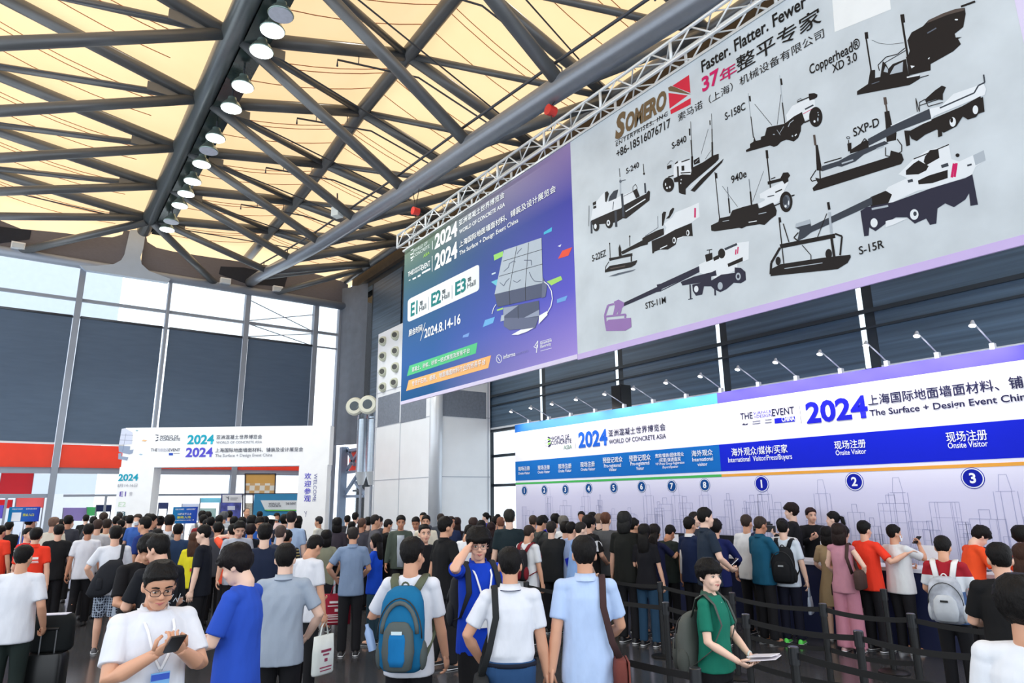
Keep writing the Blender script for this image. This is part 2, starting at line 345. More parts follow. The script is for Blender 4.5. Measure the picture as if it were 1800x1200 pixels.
for i in range(n_+1):
    p = P0.lerp(P1, i/n_); w_ = 0.04*math.sin(i*1.7)
    g.append([(p.x-w_, p.y+w_, 5.0), (p.x+w_, p.y, 9.0), (p.x-w_*0.6, p.y+w_, 13.9)])
q.add([p for c in g for p in c], [(i*3+j, i*3+j+3, i*3+j+4, i*3+j+1) for i in range(n_) for j in range(2)])
wb(q, 'fabric', mat('blind_fabric_pale', rgb(105, 112, 124), 0.6, nz=0.15, nscale=2, bump=0.4, bscale=2, trans=0.12), r, smooth=True)
tag(MB().box((31.2, YW+0.03, 4.13), (7.2, 0.03, 0.98)).build('red_panel', redm), 'red fabric panel behind the silver duct pipes', 'panel', 'red panels over the doors')
b = MB()
for (xa, za, xb, zb) in ((34.6, 4.9, 33.4, 3.9), (34.6, 3.6, 32.6, 4.7), (34.6, 2.4, 32.6, 3.6), (34.6, 4.7, 32.4, 4.7), (34.6, 3.55, 32.4, 3.55), (34.6, 2.3, 32.0, 2.3), (33.2, 3.0, 31.5, 2.2)):
    b.bar((xa, YW+0.3, za), (xb, YW+0.3, zb), 0.14, 0.14)
b.box((34.6, YW+0.45, 2.45), (0.35, 0.35, 4.9))
tag(b.build('corner_bracing', paint(132, 148, 172, 0.4, 0.2)), 'blue grey steel corner post with crossed braces right of the portal', 'steel frame')
# neighbouring block seen through the top windows
S(MB().box((75, 7, 10.5), (40, 22, 21)), 'exterior_1', paint(205, 212, 224))
# ================================================================ roof trusses and lamps
def rod(root, name, a, b_, r, n=14): return wb(MB().tube([a, b_], r, n), name, pipe, root, smooth=True)
Ln = [Vector((x, LY, LZ(x))) for x in NX]; An = [Vector((x, AY, AZ(x))) for x in NX]; En = [Vector((x, EY_, EZ(x))) for x in NX]; Tn = [Vector((x, -8.3, TZ(x))) for x in NX]
mir = lambda p: Vector((p.x, (2*CY-p.y) if p.y < -4 else LY+0.3, p.z))
for side in (0, 1):
    f = (lambda p: p) if side == 0 else mir
    root = empty('roof_truss', f(Vector((35, -8.3, 12.0))), label=['dark steel pipe roof truss whose bright lower pipe runs above the banner', 'dark steel pipe roof truss left of the row of lamps'][side], cat='roof truss', group='roof trusses')
    xs2 = [-1] + NX + [33, 36.2]
    wb(MB().tube([f(Vector((x, -8.3, TZ(x)))) for x in xs2], 0.26, 20), 'lower_chord', mat('chord_steel', rgb(136, 142, 152), 0.3, 0.4, nz=0.05), root, smooth=True)
    wb(MB().tube([f(Vector((x, AY, AZ(x)))) for x in xs2], 0.24, 18), 'ridge_chord', pipe, root, smooth=True)
    wb(MB().tube([f(Vector((x, EY_, EZ(x)))) for x in xs2], 0.2, 16), 'eave_chord', pipe, root, smooth=True)
    for i in range(len(NX)):
        rod(root, 'purlin', f(Ln[i]), f(An[i]), 0.20); rod(root, 'purlin', f(An[i]), f(En[i]), 0.19)
        rod(root, 'strut', f(Ln[i]), f(Tn[i]), 0.16); rod(root, 'strut', f(Tn[i]), f(En[i]), 0.18)
        if i < len(NX)-1: rod(root, 'brace', f(Ln[i]), f(An[i+1]), 0.11)
        if i > 0: rod(root, 'brace', f(An[i]), f(En[i-1]), 0.11)
        # thin tie and gusset at each lamp-beam node
        g = f(Ln[i]).lerp(f(An[i]), 0.16); wb(MB().box(g - Vector((0, 0, 0.3)), (0.04, 0.9, 0.28)), 'gusset', pipe, root)
        wb(MB().tube([g - Vector((0, 0, 0.35)), f(En[min(i+1, len(NX)-1)]) + Vector((0, 0, 0.1))], 0.025, 6), 'tie_rod', steel_d, root)
    e = Vector((36.0, -5.2, 13.1)); rod(root, 'strut', f(Vector((31.5, LY, 14.2))), f(Vector((34.9, -6.6, 12.95))), 0.17)
    rod(root, 'strut', f(Vector((33.5, -8.3, 13.2))), f(Vector((31.5, EY_, 14.4))), 0.15); rod(root, 'strut', f(Vector((32.4, EY_, 14.4))), f(Vector((34.8, -9.6, 12.95))), 0.15)
# lamp beam
root = empty('lamp_beam', (18, LY, LZ(0)-0.3), label='straight dark steel beam with a glossy tray carrying the row of lamps', cat='beam')
wb(MB().tube([(-1, LY+0.18, 14.42), (33.2, LY+0.18, 14.42)], 0.30, 24), 'pipe', mat('beam_steel', rgb(104, 112, 116), 0.3, 0.4, nz=0.05), root, smooth=True)
wb(MB().box((16, LY-0.42, 14.36), (34, 0.62, 0.22)), 'tray', mat('beam_tray', rgb(46, 58, 58), 0.18, 0.3, nz=0.1), root)
LAMPS = [(432, 2, 0), (415, 30, 1), (397, 68, 1), (370, 134, 1), (352, 174, 1), (328, 229, 1), (315, 252, 0), (307, 277, 1), (292, 308, 1), (283, 331, 1), (272, 352, 1), (262, 382, 0), (255, 396, 1)]
em = mat('lamp_lens', (1, 1, 1), 0.5, emit=((0.93, 1.0, 0.97), 9.0)); off = mat('lamp_lens_off', rgb(196, 200, 214), 0.25, nz=0.1)
refl = mat('lamp_reflector', rgb(150, 172, 168), 0.25, 0.5, nz=0.06)
ORD = ['first, at the top picture edge', 'second from the top', 'third from the top', 'fourth from the top', 'fifth from the top', 'sixth from the top', 'seventh from the top', 'eighth from the top', 'ninth from the top', 'tenth from the top', 'eleventh from the top', 'second from the far end', 'at the far end, over the flared bracket']
for i, (px, py, on) in enumerate(LAMPS):
    p = atY(px, py, LY-0.42); zb = 13.62; p = Vector((p.x, p.y, zb))
    # distance along the beam from the seen point, hung below the tray
    q = atZ(px, py, zb); p = Vector((q.x, LY-0.42, zb))
    r = empty('high_bay_lamp', p, label=('lit' if on else 'unlit') + ' bell lamp under the roof beam, ' + ORD[i], cat='lamp', group='lamps along the roof beam')
    MB().lathe((0, 0, 0), [(0.30, 0.0), (0.31, 0.02), (0.22, 0.18), (0.13, 0.27), (0.12, 0.36), (0.05, 0.38)], 22).build('reflector', refl, r, auto=True)
    MB().lathe((0, 0, -0.012), [(0.285, 0.0), (0.285, 0.011)], 22).build('lens', em if on else off, r)
    MB().tube([(0, 0, 0.37), (0, 0, 0.62)], 0.025, 8).build('stem', steel_d, r)
    if on and i % 2 == 1 or i in (2, 8):
        l = bpy.data.lights.new('high_bay_light', 'SPOT'); l.energy = 700; l.spot_size = math.radians(120); l.shadow_soft_size = 0.25; l.color = (0.94, 1.0, 0.97)
        lo = bpy.data.objects.new('high_bay_light', l); COL.objects.link(lo); lo.parent = r; lo.location = (0, 0, -0.06)
# sprinkler pipes clipped to the truss pipes
b = MB().tube([(x, -8.05, TZ(x)+0.42) for x in [0] + NX + [33]], 0.035, 8)
for x in NX: b.tube([(x, -8.05, TZ(x)+0.1), (x, -8.05, TZ(x)+0.42)], 0.02, 6)
tag(b.build('sprinkler_pipe', steel_d, smooth=True), 'thin sprinkler pipe riding on the bright lower truss pipe above the banner', 'pipe')
for i in range(1, 8):
    b = MB(); a_, e_ = An[i], En[i]; pa = a_.lerp(e_, 0.08) - Vector((0, 0, 0.42)); pb = a_.lerp(e_, 0.62) - Vector((0, 0, 0.42)); c_ = Ln[i].lerp(a_, 0.55) - Vector((0, 0, 0.4))
    b.tube([c_ - Vector((0, 0, 0.22)), c_, pa - Vector((0, 0, 0.1)), pb, pb - Vector((0, 0, 0.25))], 0.03, 6)
    for t in (0.2, 0.75): b.tube([Ln[i].lerp(a_, t*0.4+0.6) - Vector((0, 0, 0.45)), Ln[i].lerp(a_, t*0.4+0.6) - Vector((0, 0, 0.1))], 0.015, 5)
    tag(b.build('sprinkler_branch', steel_d, smooth=True), 'thin dark sprinkler branch under the roof pipes, ' + ['', 'one nearest the viewer', 'one second nearest the viewer', 'one third nearest the viewer', 'one in the middle of the hall', 'one third from the far wall', 'one second from the far wall', 'one nearest the far wall'][i], 'pipe', 'sprinkler branches')
for i, (px, py, t) in enumerate(((32, 432, 'above the left blinds'), (396, 494, 'left of the truss opening'), (488, 508, 'right of the truss opening'))):
    p = atX(px, py, XW-0.35); r = empty('floodlight', p, label='small white floodlight box on the far wall beam ' + t, cat='floodlight', group='floodlights on the far wall')
    MB().box((0, 0, 0), (0.22, 0.5, 0.3)).build('housing', paint(235, 238, 240), r); MB().box((-0.13, 0, -0.02), (0.03, 0.42, 0.2)).build('lens', paint(200, 210, 218, 0.2), r)
    MB().box((0.16, 0, 0.05), (0.14, 0.1, 0.1)).build('bracket', steel_d, r)
p = atD(593, 373, 23.0); r = empty('floodlight', p, label='white floodlight box hung on a truss strut in mid air', cat='floodlight', group='floodlights on the far wall')
MB().box((0, 0, 0), (0.3, 0.3, 0.34), Matrix.Rotation(0.5, 3, 'Z')).build('housing', paint(225, 232, 230), r); MB().tube([(0, 0, 0.15), (0.1, 0, 0.75)], 0.025, 6).build('bracket', steel_d, r)
# ================================================================ the two big banners hung from the lighting truss (plane Y = -8.3)
YB = -8.3; XL, XM, XR, ZB, ZT = 16.82, 9.30, 1.80, 4.80, 9.30
def ramp_mat(name, ax, a, b_, stops, rough=0.6, second=None, ax2=None, a2=0, b2=1):
    M = bpy.data.materials.new(name); M.use_nodes = True; nt = M.node_tree; p = nt.nodes['Principled BSDF']; p.inputs['Roughness'].default_value = rough; p.inputs['Specular IOR Level'].default_value = 0.25
    tc = nt.nodes.new('ShaderNodeTexCoord'); sx = nt.nodes.new('ShaderNodeSeparateXYZ'); nt.links.new(tc.outputs['Object'], sx.inputs[0])
    def mk(axis, lo, hi, st):
        mr = nt.nodes.new('ShaderNodeMapRange'); mr.inputs[1].default_value = lo; mr.inputs[2].default_value = hi; nt.links.new(sx.outputs[axis], mr.inputs[0])
        if st is None: return mr.outputs[0]
        cr = nt.nodes.new('ShaderNodeValToRGB'); el = cr.color_ramp.elements
        while len(el) < len(st): el.new(0.5)
        for e, (t, c) in zip(el, st): e.position = t; e.color = (*rgb(*c), 1)
        nt.links.new(mr.outputs[0], cr.inputs[0]); return cr.outputs[0]
    o = mk(ax, a, b_, stops)
    if second:
        o2 = mk(ax, a, b_, second); f = mk(ax2, a2, b2, None); mx = nt.nodes.new('ShaderNodeMix'); mx.data_type = 'RGBA'
        nt.links.new(f, mx.inputs[0]); nt.links.new(o, mx.inputs[6]); nt.links.new(o2, mx.inputs[7]); o = mx.outputs[2]
    nt.links.new(o, p.inputs['Base Color']); return M
PX_, PZ_, NY = (-1, 0, 0), (0, 0, 1), (0, 1, 0)
plB = lambda x, y: atY(x, y, YB)
evm = ramp_mat('event_print', 2, ZB, ZT, [(0, (0, 84, 138)), (0.22, (40, 92, 160)), (0.55, (36, 86, 128)), (0.8, (58, 96, 104)), (1, (106, 124, 106))],
               second=[(0, (160, 140, 215)), (0.3, (92, 88, 200)), (0.72, (52, 54, 158)), (1, (148, 126, 175))], ax2=0, a2=XL-1.8, b2=XM)
R1 = empty('event_banner', ((XL+XM)/2, YB, ZB), label='blue and purple hanging exhibition banner with hall numbers and floating concrete cube', cat='banner', group='banners under the lighting truss')
wb(MB().box(((XL+XM)/2, YB, (ZB+ZT)/2), (XL-XM, 0.02, ZT-ZB)), 'sheet', evm, R1)
wb(MB().box(((XL+XM)/2, YB, ZB-0.04), (XL-XM, 0.05, 0.09)), 'hem_bar', paint(214, 206, 232), R1)
B = Panel(plB, PX_, PZ_, NY, R1); B.step = 0.006
WH, PAL = ink(240, 243, 245), ink(205, 214, 210)
def px(o, sc, pts): return [(o[0]+x/sc, o[1]+y/sc) for x, y in pts]
T = B.text
T('2024', (765, 437.5), (805, 391.7), WH, 0.035, h=23); T('2024', (765, 474), (805, 429), WH, 0.035, h=25)
T('亚洲混凝土世界博览会', (808, 398), (888, 340), WH, 0.012, h=10.5); T('WORLD OF CONCRETE ASIA', (808.5, 411.5), (888.5, 360), WH, 0.012, h=6.5)
T('上海国际地面墙面材料、铺装及设计展览会', (808.5, 436), (978, 328), WH, 0.012, h=11); T('The Surface + Design Event China', (808.5, 449), (912, 386.5), WH, 0.008, h=7)
T('WORLD OF', (727, 445), (752.5, 425), PAL, 0.01, h=5); T('CONCRETE', (727.5, 453), (756, 432.5), PAL, 0.01, h=5.5); T('ASIA', (745, 453), (756, 442.5), ink(150, 200, 90), h=5)
T('THE', (718, 487), (727.5, 473), WH, 0.01, h=8); T('SURFACE', (727.5, 477), (742, 465), WH, 0.006, h=3.6); T('+DESIGN', (727.5, 482), (742, 470), WH, 0.006, h=3.6); T('EVENT', (742, 475.5), (757, 460), WH, 0.01, h=9)
o6 = (680, 380)
LG = [(WH, px(o6, 6, p)) for p in ([(250, 362), (285, 338), (285, 350), (262, 366)], [(250, 405), (285, 384), (285, 396), (256, 412)], [(250, 440), (282, 420), (282, 432), (262, 452)], [(255, 475), (285, 445), (270, 468)],
      [(375, 590), (462, 545), (462, 565), (375, 610)], [(276, 655), (312, 638), (312, 655), (276, 672)], [(330, 628), (360, 612), (360, 630), (330, 646)], [(232, 685), (245, 668), (258, 672)], [(483, 262), (487, 260), (487, 350), (483, 352)], [(481, 420), (485, 418), (485, 582), (481, 584)])]
B.polys('logo_mark', LG)
# rounded pale plate with the hall numbers
cor = [(717.5, 526.7), (843, 464), (843, 510), (717, 566.7)]; rp = []
for i, c in enumerate(cor):
    a_, b2_ = cor[i-1], cor[(i+1) % 4]
    ka, kb = 6/math.hypot(a_[0]-c[0], a_[1]-c[1]), 6/math.hypot(b2_[0]-c[0], b2_[1]-c[1]); qa = (c[0]+(a_[0]-c[0])*ka, c[1]+(a_[1]-c[1])*ka); qb = (c[0]+(b2_[0]-c[0])*kb, c[1]+(b2_[1]-c[1])*kb)
    for t in (0, .25, .5, .75, 1): rp.append(tuple(qa[j]*(1-t)**2 + 2*c[j]*t*(1-t) + qb[j]*t*t for j in (0, 1)))
B.polys('hall_plate', [(ink(226, 231, 234), rp)], 2)
TE, GY = ink(20, 122, 122), ink(70, 84, 92)
for st, bl, tr in (('E1', (722.5, 556), (735, 531)), ('E2', (758.7, 539), (776, 511)), ('E3', (801, 519), (820, 489))): T(st, bl, tr, TE, 0.03, h=21.5)
for bl, tr in (((738.7, 537.5), (744, 526)), ((778, 517.5), (784, 506)), ((823, 496), (829, 482.5))): T('馆', bl, tr, GY, h=7.5)
for bl, tr in (((738, 547.5), (750, 535)), ((778, 528), (791, 513)), ((822.5, 507), (837, 493))): T('Hall', bl, tr, GY, 0.006, h=9)
B.polys('plate_divider', [(ink(170, 178, 184), stroke((754, 521), (754, 545), 0.6)), (ink(170, 178, 184), stroke((795.5, 501), (795.5, 525), 0.6))], 3)
T('展会时间', (719.5, 592), (743.5, 571.5), WH, h=12); T('2024.8.14-16', (747, 594), (810.5, 562.5), WH, 0.02, h=15); B.polys('slash', [(WH, stroke((740, 599), (748.5, 567), 0.6))], 3)
B.polys('green_bar', [(ink(88, 196, 134), [(716, 661), (720.5, 642.7), (840, 602), (837, 621)])]); B.polys('orange_bar', [(ink(246, 184, 116), [(714.6, 687), (719, 668.4), (864, 624.4), (859, 646.6)])])
T('混凝土、砂浆、砂浆一站式展览及贸易平台', (725, 654), (827, 610.7), WH, 0.01, h=8); T('专注于石材、瓷砖、地面墙面材料行业的贸易平台', (725, 679), (854.7, 633.8), WH, 0.01, h=9)
T('informa', (886, 631), (907, 619.5), WH, 0.01, h=7); T('markets', (908, 624.5), (929, 613), ink(140, 140, 200), 0.0, h=5)
T('Renewable', (951, 606), (971, 599), WH, h=5); T('Electricity', (951, 612), (970, 605), WH, h=5)
ring = []
for k in range(20):
    a0, a1 = 2*math.pi*k/20, 2*math.pi*(k+1)/20; ring.append((WH, stroke((878+4.6*math.cos(a0), 630.5+7*math.sin(a0)), (878+4.6*math.cos(a1), 630.5+7*math.sin(a1)), 0.9)))
ring += [(WH, stroke((875.5, 627), (879.5, 634), 0.9)), (WH, stroke((941, 608), (946.5, 599), 1.2)), (WH, stroke((944, 620), (945, 606), 1.4)), (WH, stroke((939, 609), (944, 612), 1.2)), (WH, stroke((946.5, 599), (946, 611), 1.0)), (WH, stroke((951, 600.5), (970, 595), 0.7)), (WH, stroke((951, 617), (971, 611.5), 0.7))]
B.polys('partner_marks', ring)
# floating block sculpture
G1, G2, G3, G4, G5 = ink(176, 188, 200), ink(84, 92, 116), ink(104, 112, 138), ink(56, 58, 66), ink(150, 160, 182)
cube = [(G1, px(o6, 6, [(1240, 360), (1638, 228), (1650, 705), (1143, 823)])), (G2, px(o6, 6, [(1143, 823), (1650, 705), (1640, 855), (1175, 958)])), (G3, px(o6, 6, [(1650, 640), (1697, 740), (1680, 850), (1640, 865)])),
        (G2, px(o6, 6, [(1235, 965), (1610, 890), (1615, 1060), (1440, 1090), (1230, 1090)])), (G5, px(o6, 6, [(1235, 965), (1395, 940), (1235, 1060)])), (G5, px(o6, 6, [(1445, 1075), (1615, 985), (1615, 1050)])), (G3, px(o6, 6, [(1240, 1075), (1610, 1065), (1570, 1180), (1300, 1200), (1240, 1160)])), (G1, px(o6, 6, [(1215, 1045), (1245, 1040), (1245, 1100), (1205, 1110)]))]
for a_, c_ in (((1378, 320), (1297, 785)), ((1503, 280), (1467, 745)), ((1232, 475), (1642, 352)), ((1190, 635), (1647, 505)), ((1467, 745), (1470, 890)), ((1297, 785), (1305, 935)), ((1390, 945), (1395, 1080))): cube.append((G4, stroke(*px(o6, 6, [a_, c_]), 0.9)))
for pl_ in ([(1380, 400), (1395, 375), (1430, 340)], [(1240, 585), (1290, 540), (1300, 500), (1350, 470), (1365, 485)], [(1200, 700), (1240, 735), (1265, 690), (1300, 655)], [(1340, 680), (1380, 700), (1420, 670)], [(1455, 465), (1530, 465), (1535, 520)], [(1510, 590), (1530, 640), (1565, 685), (1645, 692)]):
    q = px(o6, 6, pl_); cube += [(G2, stroke(a_, c_, 1.0)) for a_, c_ in zip(q, q[1:])]
B.polys('block_sculpture', cube, 3)
sw = []
for arc, w0 in (([(1665, 690), (1710, 725), (1745, 790), (1755, 870), (1740, 950), (1700, 1020), (1660, 1070)], 1.4), ([(1160, 930), (1135, 970), (1118, 1030)], 1.0)):
    q = px(o6, 6, arc); sw += [(WH, stroke(a_, c_, w0)) for a_, c_ in zip(q, q[1:])]
sw += [(WH, px(o6, 6, [(1615, 1050), (1700, 1000), (1705, 1040), (1610, 1140)])), (WH, [(900.5, 588.5), (917, 579.5), (940, 576), (928, 583), (912, 588.5)])]
B.polys('swoosh', sw, 4)
CF = [((70, 180, 215), [(1660, 170), (1747, 115), (1742, 160), (1660, 195)]), ((152, 210, 110), [(1130, 410), (1228, 368), (1232, 420), (1138, 468)]), ((200, 220, 230), [(1110, 605), (1150, 588), (1152, 603), (1112, 620)]), ((110, 195, 215), [(1103, 693), (1195, 655), (1165, 738)]),
      ((170, 215, 110), [(1165, 985), (1230, 962), (1230, 980), (1168, 1000)]), ((110, 175, 225), [(1016, 1170), (1040, 1095), (1145, 1060), (1125, 1125)])]
it = [(ink(*c), px(o6, 6, p)) for c, p in CF] + [(ink(*c), px((600, 400), 3, p)) for c, p in (((232, 84, 62), [(1145, 165), (1168, 122), (1220, 103), (1200, 148)]), ((165, 215, 110), [(1085, 285), (1160, 255), (1168, 275), (1110, 305)]), ((110, 165, 225), [(1140, 378), (1195, 358), (1185, 385), (1140, 398)]), ((215, 220, 238), [(1143, 98), (1163, 88), (1157, 103)]), ((120, 160, 220), [(645, 568), (678, 553), (672, 575), (642, 580)]))]
B.polys('confetti_print', it, 2)
# ---- machine maker's banner
R2 = empty('machine_banner', ((XM+XR)/2, YB, ZB), label='huge pale grey hanging banner printed with nine concrete laying machines', cat='banner', group='banners under the lighting truss')
smat = mat('concrete_print', rgb(198, 207, 214), 0.65, spec=0.2, nz=0.10, nscale=1.6)
wb(MB().box(((XM+XR)/2, YB, (ZB+ZT)/2), (XM-XR, 0.02, ZT-ZB)), 'sheet', smat, R2)
wb(MB().box(((XM+XR)/2, YB+0.001, ZB-0.05), (XM-XR, 0.03, 0.11)), 'hem', paint(196, 176, 226), R2)
wb(MB().box((XR-0.07, YB, (ZB+ZT)/2), (0.14, 0.024, ZT-ZB)), 'side_hem', paint(214, 206, 236), R2)
Q = Panel(plB, PX_, PZ_, NY, R2); Q.step = 0.006; T = Q.text
BK, BR, MG, RD = ink(26, 24, 24), ink(112, 92, 66), ink(198, 28, 96), ink(206, 44, 66)
W2, GR, DG, MK = ink(222, 228, 234), ink(120, 128, 138), ink(58, 64, 74), ink(32, 28, 28)
T('S', (1082.5, 245), (1101, 204), BR, 0.05, 0.25, h=37); T('OMERO', (1101.5, 232), (1172, 167), BR, 0.05, 0.25, h=28)
Q.polys('underline', [(BK, stroke((1082, 249), (1175, 200), 0.9))]); T('ENTERPRISES, INC', (1083.7, 258), (1175, 201), BK, 0.006, 0.1, space=1.25, h=7)
T('+86-18516076717', (1085, 278), (1179.5, 214), BK, 0.012, h=14)
o4 = (800, 0)
Q.polys('logo_mark', [(RD, px(o4, 4, [(1530, 605), (1648, 528), (1658, 655)])), (BR, px(o4, 4, [(1500, 618), (1520, 606), (1545, 612), (1662, 664), (1640, 664), (1506, 640)])), (RD, px(o4, 4, [(1503, 655), (1640, 672), (1512, 765)])), (RD, px(o4, 4, [(1516, 775), (1660, 690), (1660, 735), (1520, 805)]))])
T('索马诺（上海）机械设备有限公司', (1194, 215), (1449, 56), BK, 0.0, h=15); T('Faster. Flatter. Fewer', (1235, 128), (1418, 0), BK, 0.02, h=20)
T('37', (1236, 162), (1266, 140), MG, 0.03, h=24); T('年', (1267, 149), (1295, 112), MG, 0.008, h=24); T('整平专家', (1297, 130), (1442, 15), BK, 0.006, h=29)
T('Copperhead®', (1425, 132), (1512, 73), BK, 0.012, h=17); T('XD 3.0', (1465, 129), (1507, 97), BK, 0.012, h=15)
for st, bl, tr in (('S-158C', (1276, 212), (1311, 186)), ('SXP-D', (1502, 241), (1546, 212)), ('940e', (1287, 323), (1313, 303)), ('S-840', (1182.5, 262.5), (1207.5, 245)), ('S-240', (1102, 306), (1124, 287)), ('S-22EZ', (1042, 460), (1066, 441)), ('STS-11M', (1136, 543), (1171, 523)), ('S-15R', (1512, 448), (1554, 424))): T(st, bl, tr, BK, 0.012, h={'S-158C': 13, 'SXP-D': 15, '940e': 13, 'S-840': 11, 'S-240': 9.5, 'S-22EZ': 11, 'STS-11M': 10.5, 'S-15R': 14}[st])
Q.polys('blank_card', [(ink(232, 236, 238), [(1461, -34), (1468, 57), (1567, 17), (1557, -80)])])
CM = dict(k=MK, w=W2, g=GR, d=DG, m=MG, c=ink(170, 180, 190), s=ink(92, 100, 112), p=ink(150, 118, 176), b=ink(84, 74, 70), n=ink(44, 44, 62))
def machine(o, sc, items):
    out = []
    for it_ in items:
        if it_[0] == 'o':
            _, c, cx, cy, rx, ry = it_; out.append((CM[c], px(o, sc, disc((cx, cy), rx, ry, 22))))
        elif it_[0] == 'l':
            _, c, wd, pts = it_; q_ = px(o, sc, pts); out += [(CM[c], stroke(a_, c_, wd/sc)) for a_, c_ in zip(q_, q_[1:])]
        else: out.append((CM[it_[0]], px(o, sc, it_[1])))
    return Q.polys('machine_print', out, 2)
machine((1020, 280), 8.573, [('l', 'k', 10, [(595, 138), (606, 270)]), ('l', 'c', 22, [(610, 290), (615, 540)]), ('o', 's', 612, 335, 18, 24), ('l', 's', 14, [(620, 330), (690, 310)]), ('l', 'k', 10, [(957, 70), (968, 220)]), ('o', 'k', 968, 220, 14, 18), ('l', 'd', 26, [(980, 360), (990, 510)]),
    ('w', [(165, 920), (190, 770), (250, 640), (310, 560), (370, 500), (380, 640), (500, 610), (600, 560), (800, 480), (840, 600), (640, 740), (510, 780), (340, 850)]), ('k', [(380, 500), (415, 480), (440, 520), (400, 650), (385, 640)]), ('d', [(430, 640), (450, 560), (510, 480), (580, 455), (550, 590)]), ('k', [(195, 655), (247, 630), (247, 680), (198, 700)]), ('k', [(203, 712), (248, 695), (250, 732), (205, 752)]),
    ('k', [(165, 930), (340, 850), (500, 780), (620, 740), (650, 700), (840, 600), (1000, 520), (1035, 470), (1060, 490), (1052, 620), (700, 895), (650, 890), (560, 945), (500, 960), (300, 980), (200, 1000)]), ('l', 'w', 16, [(690, 790), (990, 600)]), ('k', [(800, 480), (860, 440), (905, 560), (850, 590)]), ('l', 'd', 34, [(635, 520), (660, 870)]), ('l', 'd', 26, [(175, 940), (178, 1120)]), ('l', 'd', 34, [(540, 780), (550, 1020)]), ('o', 'k', 248, 1015, 48, 72), ('o', 'w', 236, 1012, 20, 38), ('o', 'k', 444, 955, 58, 88), ('o', 'w', 432, 960, 26, 46), ('o', 'd', 432, 958, 12, 20), ('l', 'd', 6, [(140, 700), (135, 1010)]), ('l', 'k', 6, [(660, 560), (800, 490), (800, 420), (840, 375), (870, 440)]), ('l', 'd', 8, [(510, 640), (500, 760)])])
machine((1150, 200), 8, [('l', 'k', 7, [(518, 110), (530, 370)]), ('l', 'k', 20, [(502, 210), (506, 308)]), ('l', 'k', 16, [(525, 370), (540, 620)]), ('l', 'k', 28, [(540, 600), (540, 800)]), ('l', 'k', 6, [(812, 0), (818, 240)]), ('l', 'k', 14, [(790, 95), (792, 160)]), ('l', 'k', 12, [(818, 215), (822, 400)]), ('l', 'k', 22, [(822, 400), (825, 600)]), ('l', 'k', 4, [(765, 220), (665, 570)]), ('l', 'k', 4, [(810, 510), (725, 640)]),
    ('w', [(280, 740), (340, 670), (510, 640), (530, 800), (520, 870), (380, 860), (280, 900)]), ('k', [(390, 735), (430, 730), (432, 800), (392, 805)]), ('k', [(295, 700), (340, 662), (340, 690), (300, 715)]), ('k', [(186, 735), (250, 715), (250, 760), (190, 785)]), ('l', 'k', 5, [(190, 720), (240, 660), (265, 670)]), ('l', 'k', 16, [(390, 680), (505, 640)]), ('l', 'k', 16, [(380, 835), (520, 825)]), ('l', 'k', 22, [(338, 740), (345, 900)]), ('l', 'k', 16, [(205, 890), (280, 870)]),
    ('k', [(280, 910), (350, 880), (400, 855), (520, 860), (540, 760), (700, 680), (830, 590), (915, 565), (915, 640), (870, 690), (520, 985), (450, 1060), (450, 1140), (395, 1130), (355, 1110), (345, 960), (290, 965)]), ('o', 'k', 208, 1000, 80, 104), ('o', 'w', 168, 995, 8, 22), ('o', 'w', 188, 1045, 13, 14), ('o', 'w', 228, 1033, 11, 17), ('k', [(520, 1080), (660, 925), (985, 632), (960, 690), (575, 1100)]), ('l', 'w', 14, [(510, 1045), (628, 950)]), ('l', 'w', 13, [(670, 905), (765, 812)]), ('l', 'w', 12, [(815, 762), (860, 710)]), ('k', [(560, 660), (640, 610), (650, 690), (570, 720)]), ('l', 'c', 6, [(585, 690), (630, 640)]), ('o', 'w', 388, 930, 8, 10), ('o', 'w', 382, 978, 7, 12)])
machine((1240, 260), 8, [('l', 'k', 12, [(140, 340), (205, 1000)]), ('l', 'k', 26, [(158, 355), (164, 430)]), ('l', 'k', 5, [(245, 540), (460, 830)]), ('l', 's', 10, [(318, 550), (330, 710)]), ('l', 'k', 20, [(332, 710), (350, 920)]), ('l', 'g', 12, [(620, 440), (638, 620)]), ('l', 'k', 22, [(638, 615), (655, 800)]), ('l', 'k', 4, [(825, 330), (670, 760)]), ('l', 'k', 18, [(870, 100), (945, 770)]), ('l', 'k', 34, [(868, 35), (878, 150)]),
    ('w', [(770, 650), (1090, 470), (1180, 480), (1120, 600), (1060, 740), (980, 800), (940, 770), (780, 850), (745, 790), (840, 740), (840, 715), (775, 710)]), ('k', [(880, 475), (1060, 430), (1100, 350), (1170, 345), (1200, 390), (1170, 430), (1175, 470), (1120, 510), (1090, 465), (885, 520)]), ('l', 'k', 14, [(930, 440), (990, 415)]), ('l', 'd', 14, [(880, 690), (975, 668)]), ('l', 'k', 18, [(990, 628), (1085, 585)]),
    ('k', [(85, 1090), (190, 1040), (200, 990), (350, 960), (385, 880), (540, 830), (660, 800), (740, 780), (760, 850), (800, 840), (960, 770), (1010, 880), (1000, 950), (930, 1000), (840, 1085), (770, 1075), (580, 1105), (520, 1135), (480, 1125), (140, 1175), (90, 1165)]), ('l', 'w', 12, [(615, 1048), (730, 1028)]), ('l', 'c', 10, [(755, 932), (865, 908)]), ('l', 'c', 8, [(250, 1035), (340, 1020)]), ('o', 'k', 1142, 760, 90, 146), ('o', 's', 1150, 760, 52, 96), ('o', 'w', 1178, 775, 8, 34), ('o', 'w', 1135, 822, 16, 18), ('o', 'd', 1130, 740, 36, 60), ('k', [(1215, 665), (1262, 658), (1262, 672), (1225, 688)]), ('l', 'k', 16, [(970, 820), (1060, 780)])])
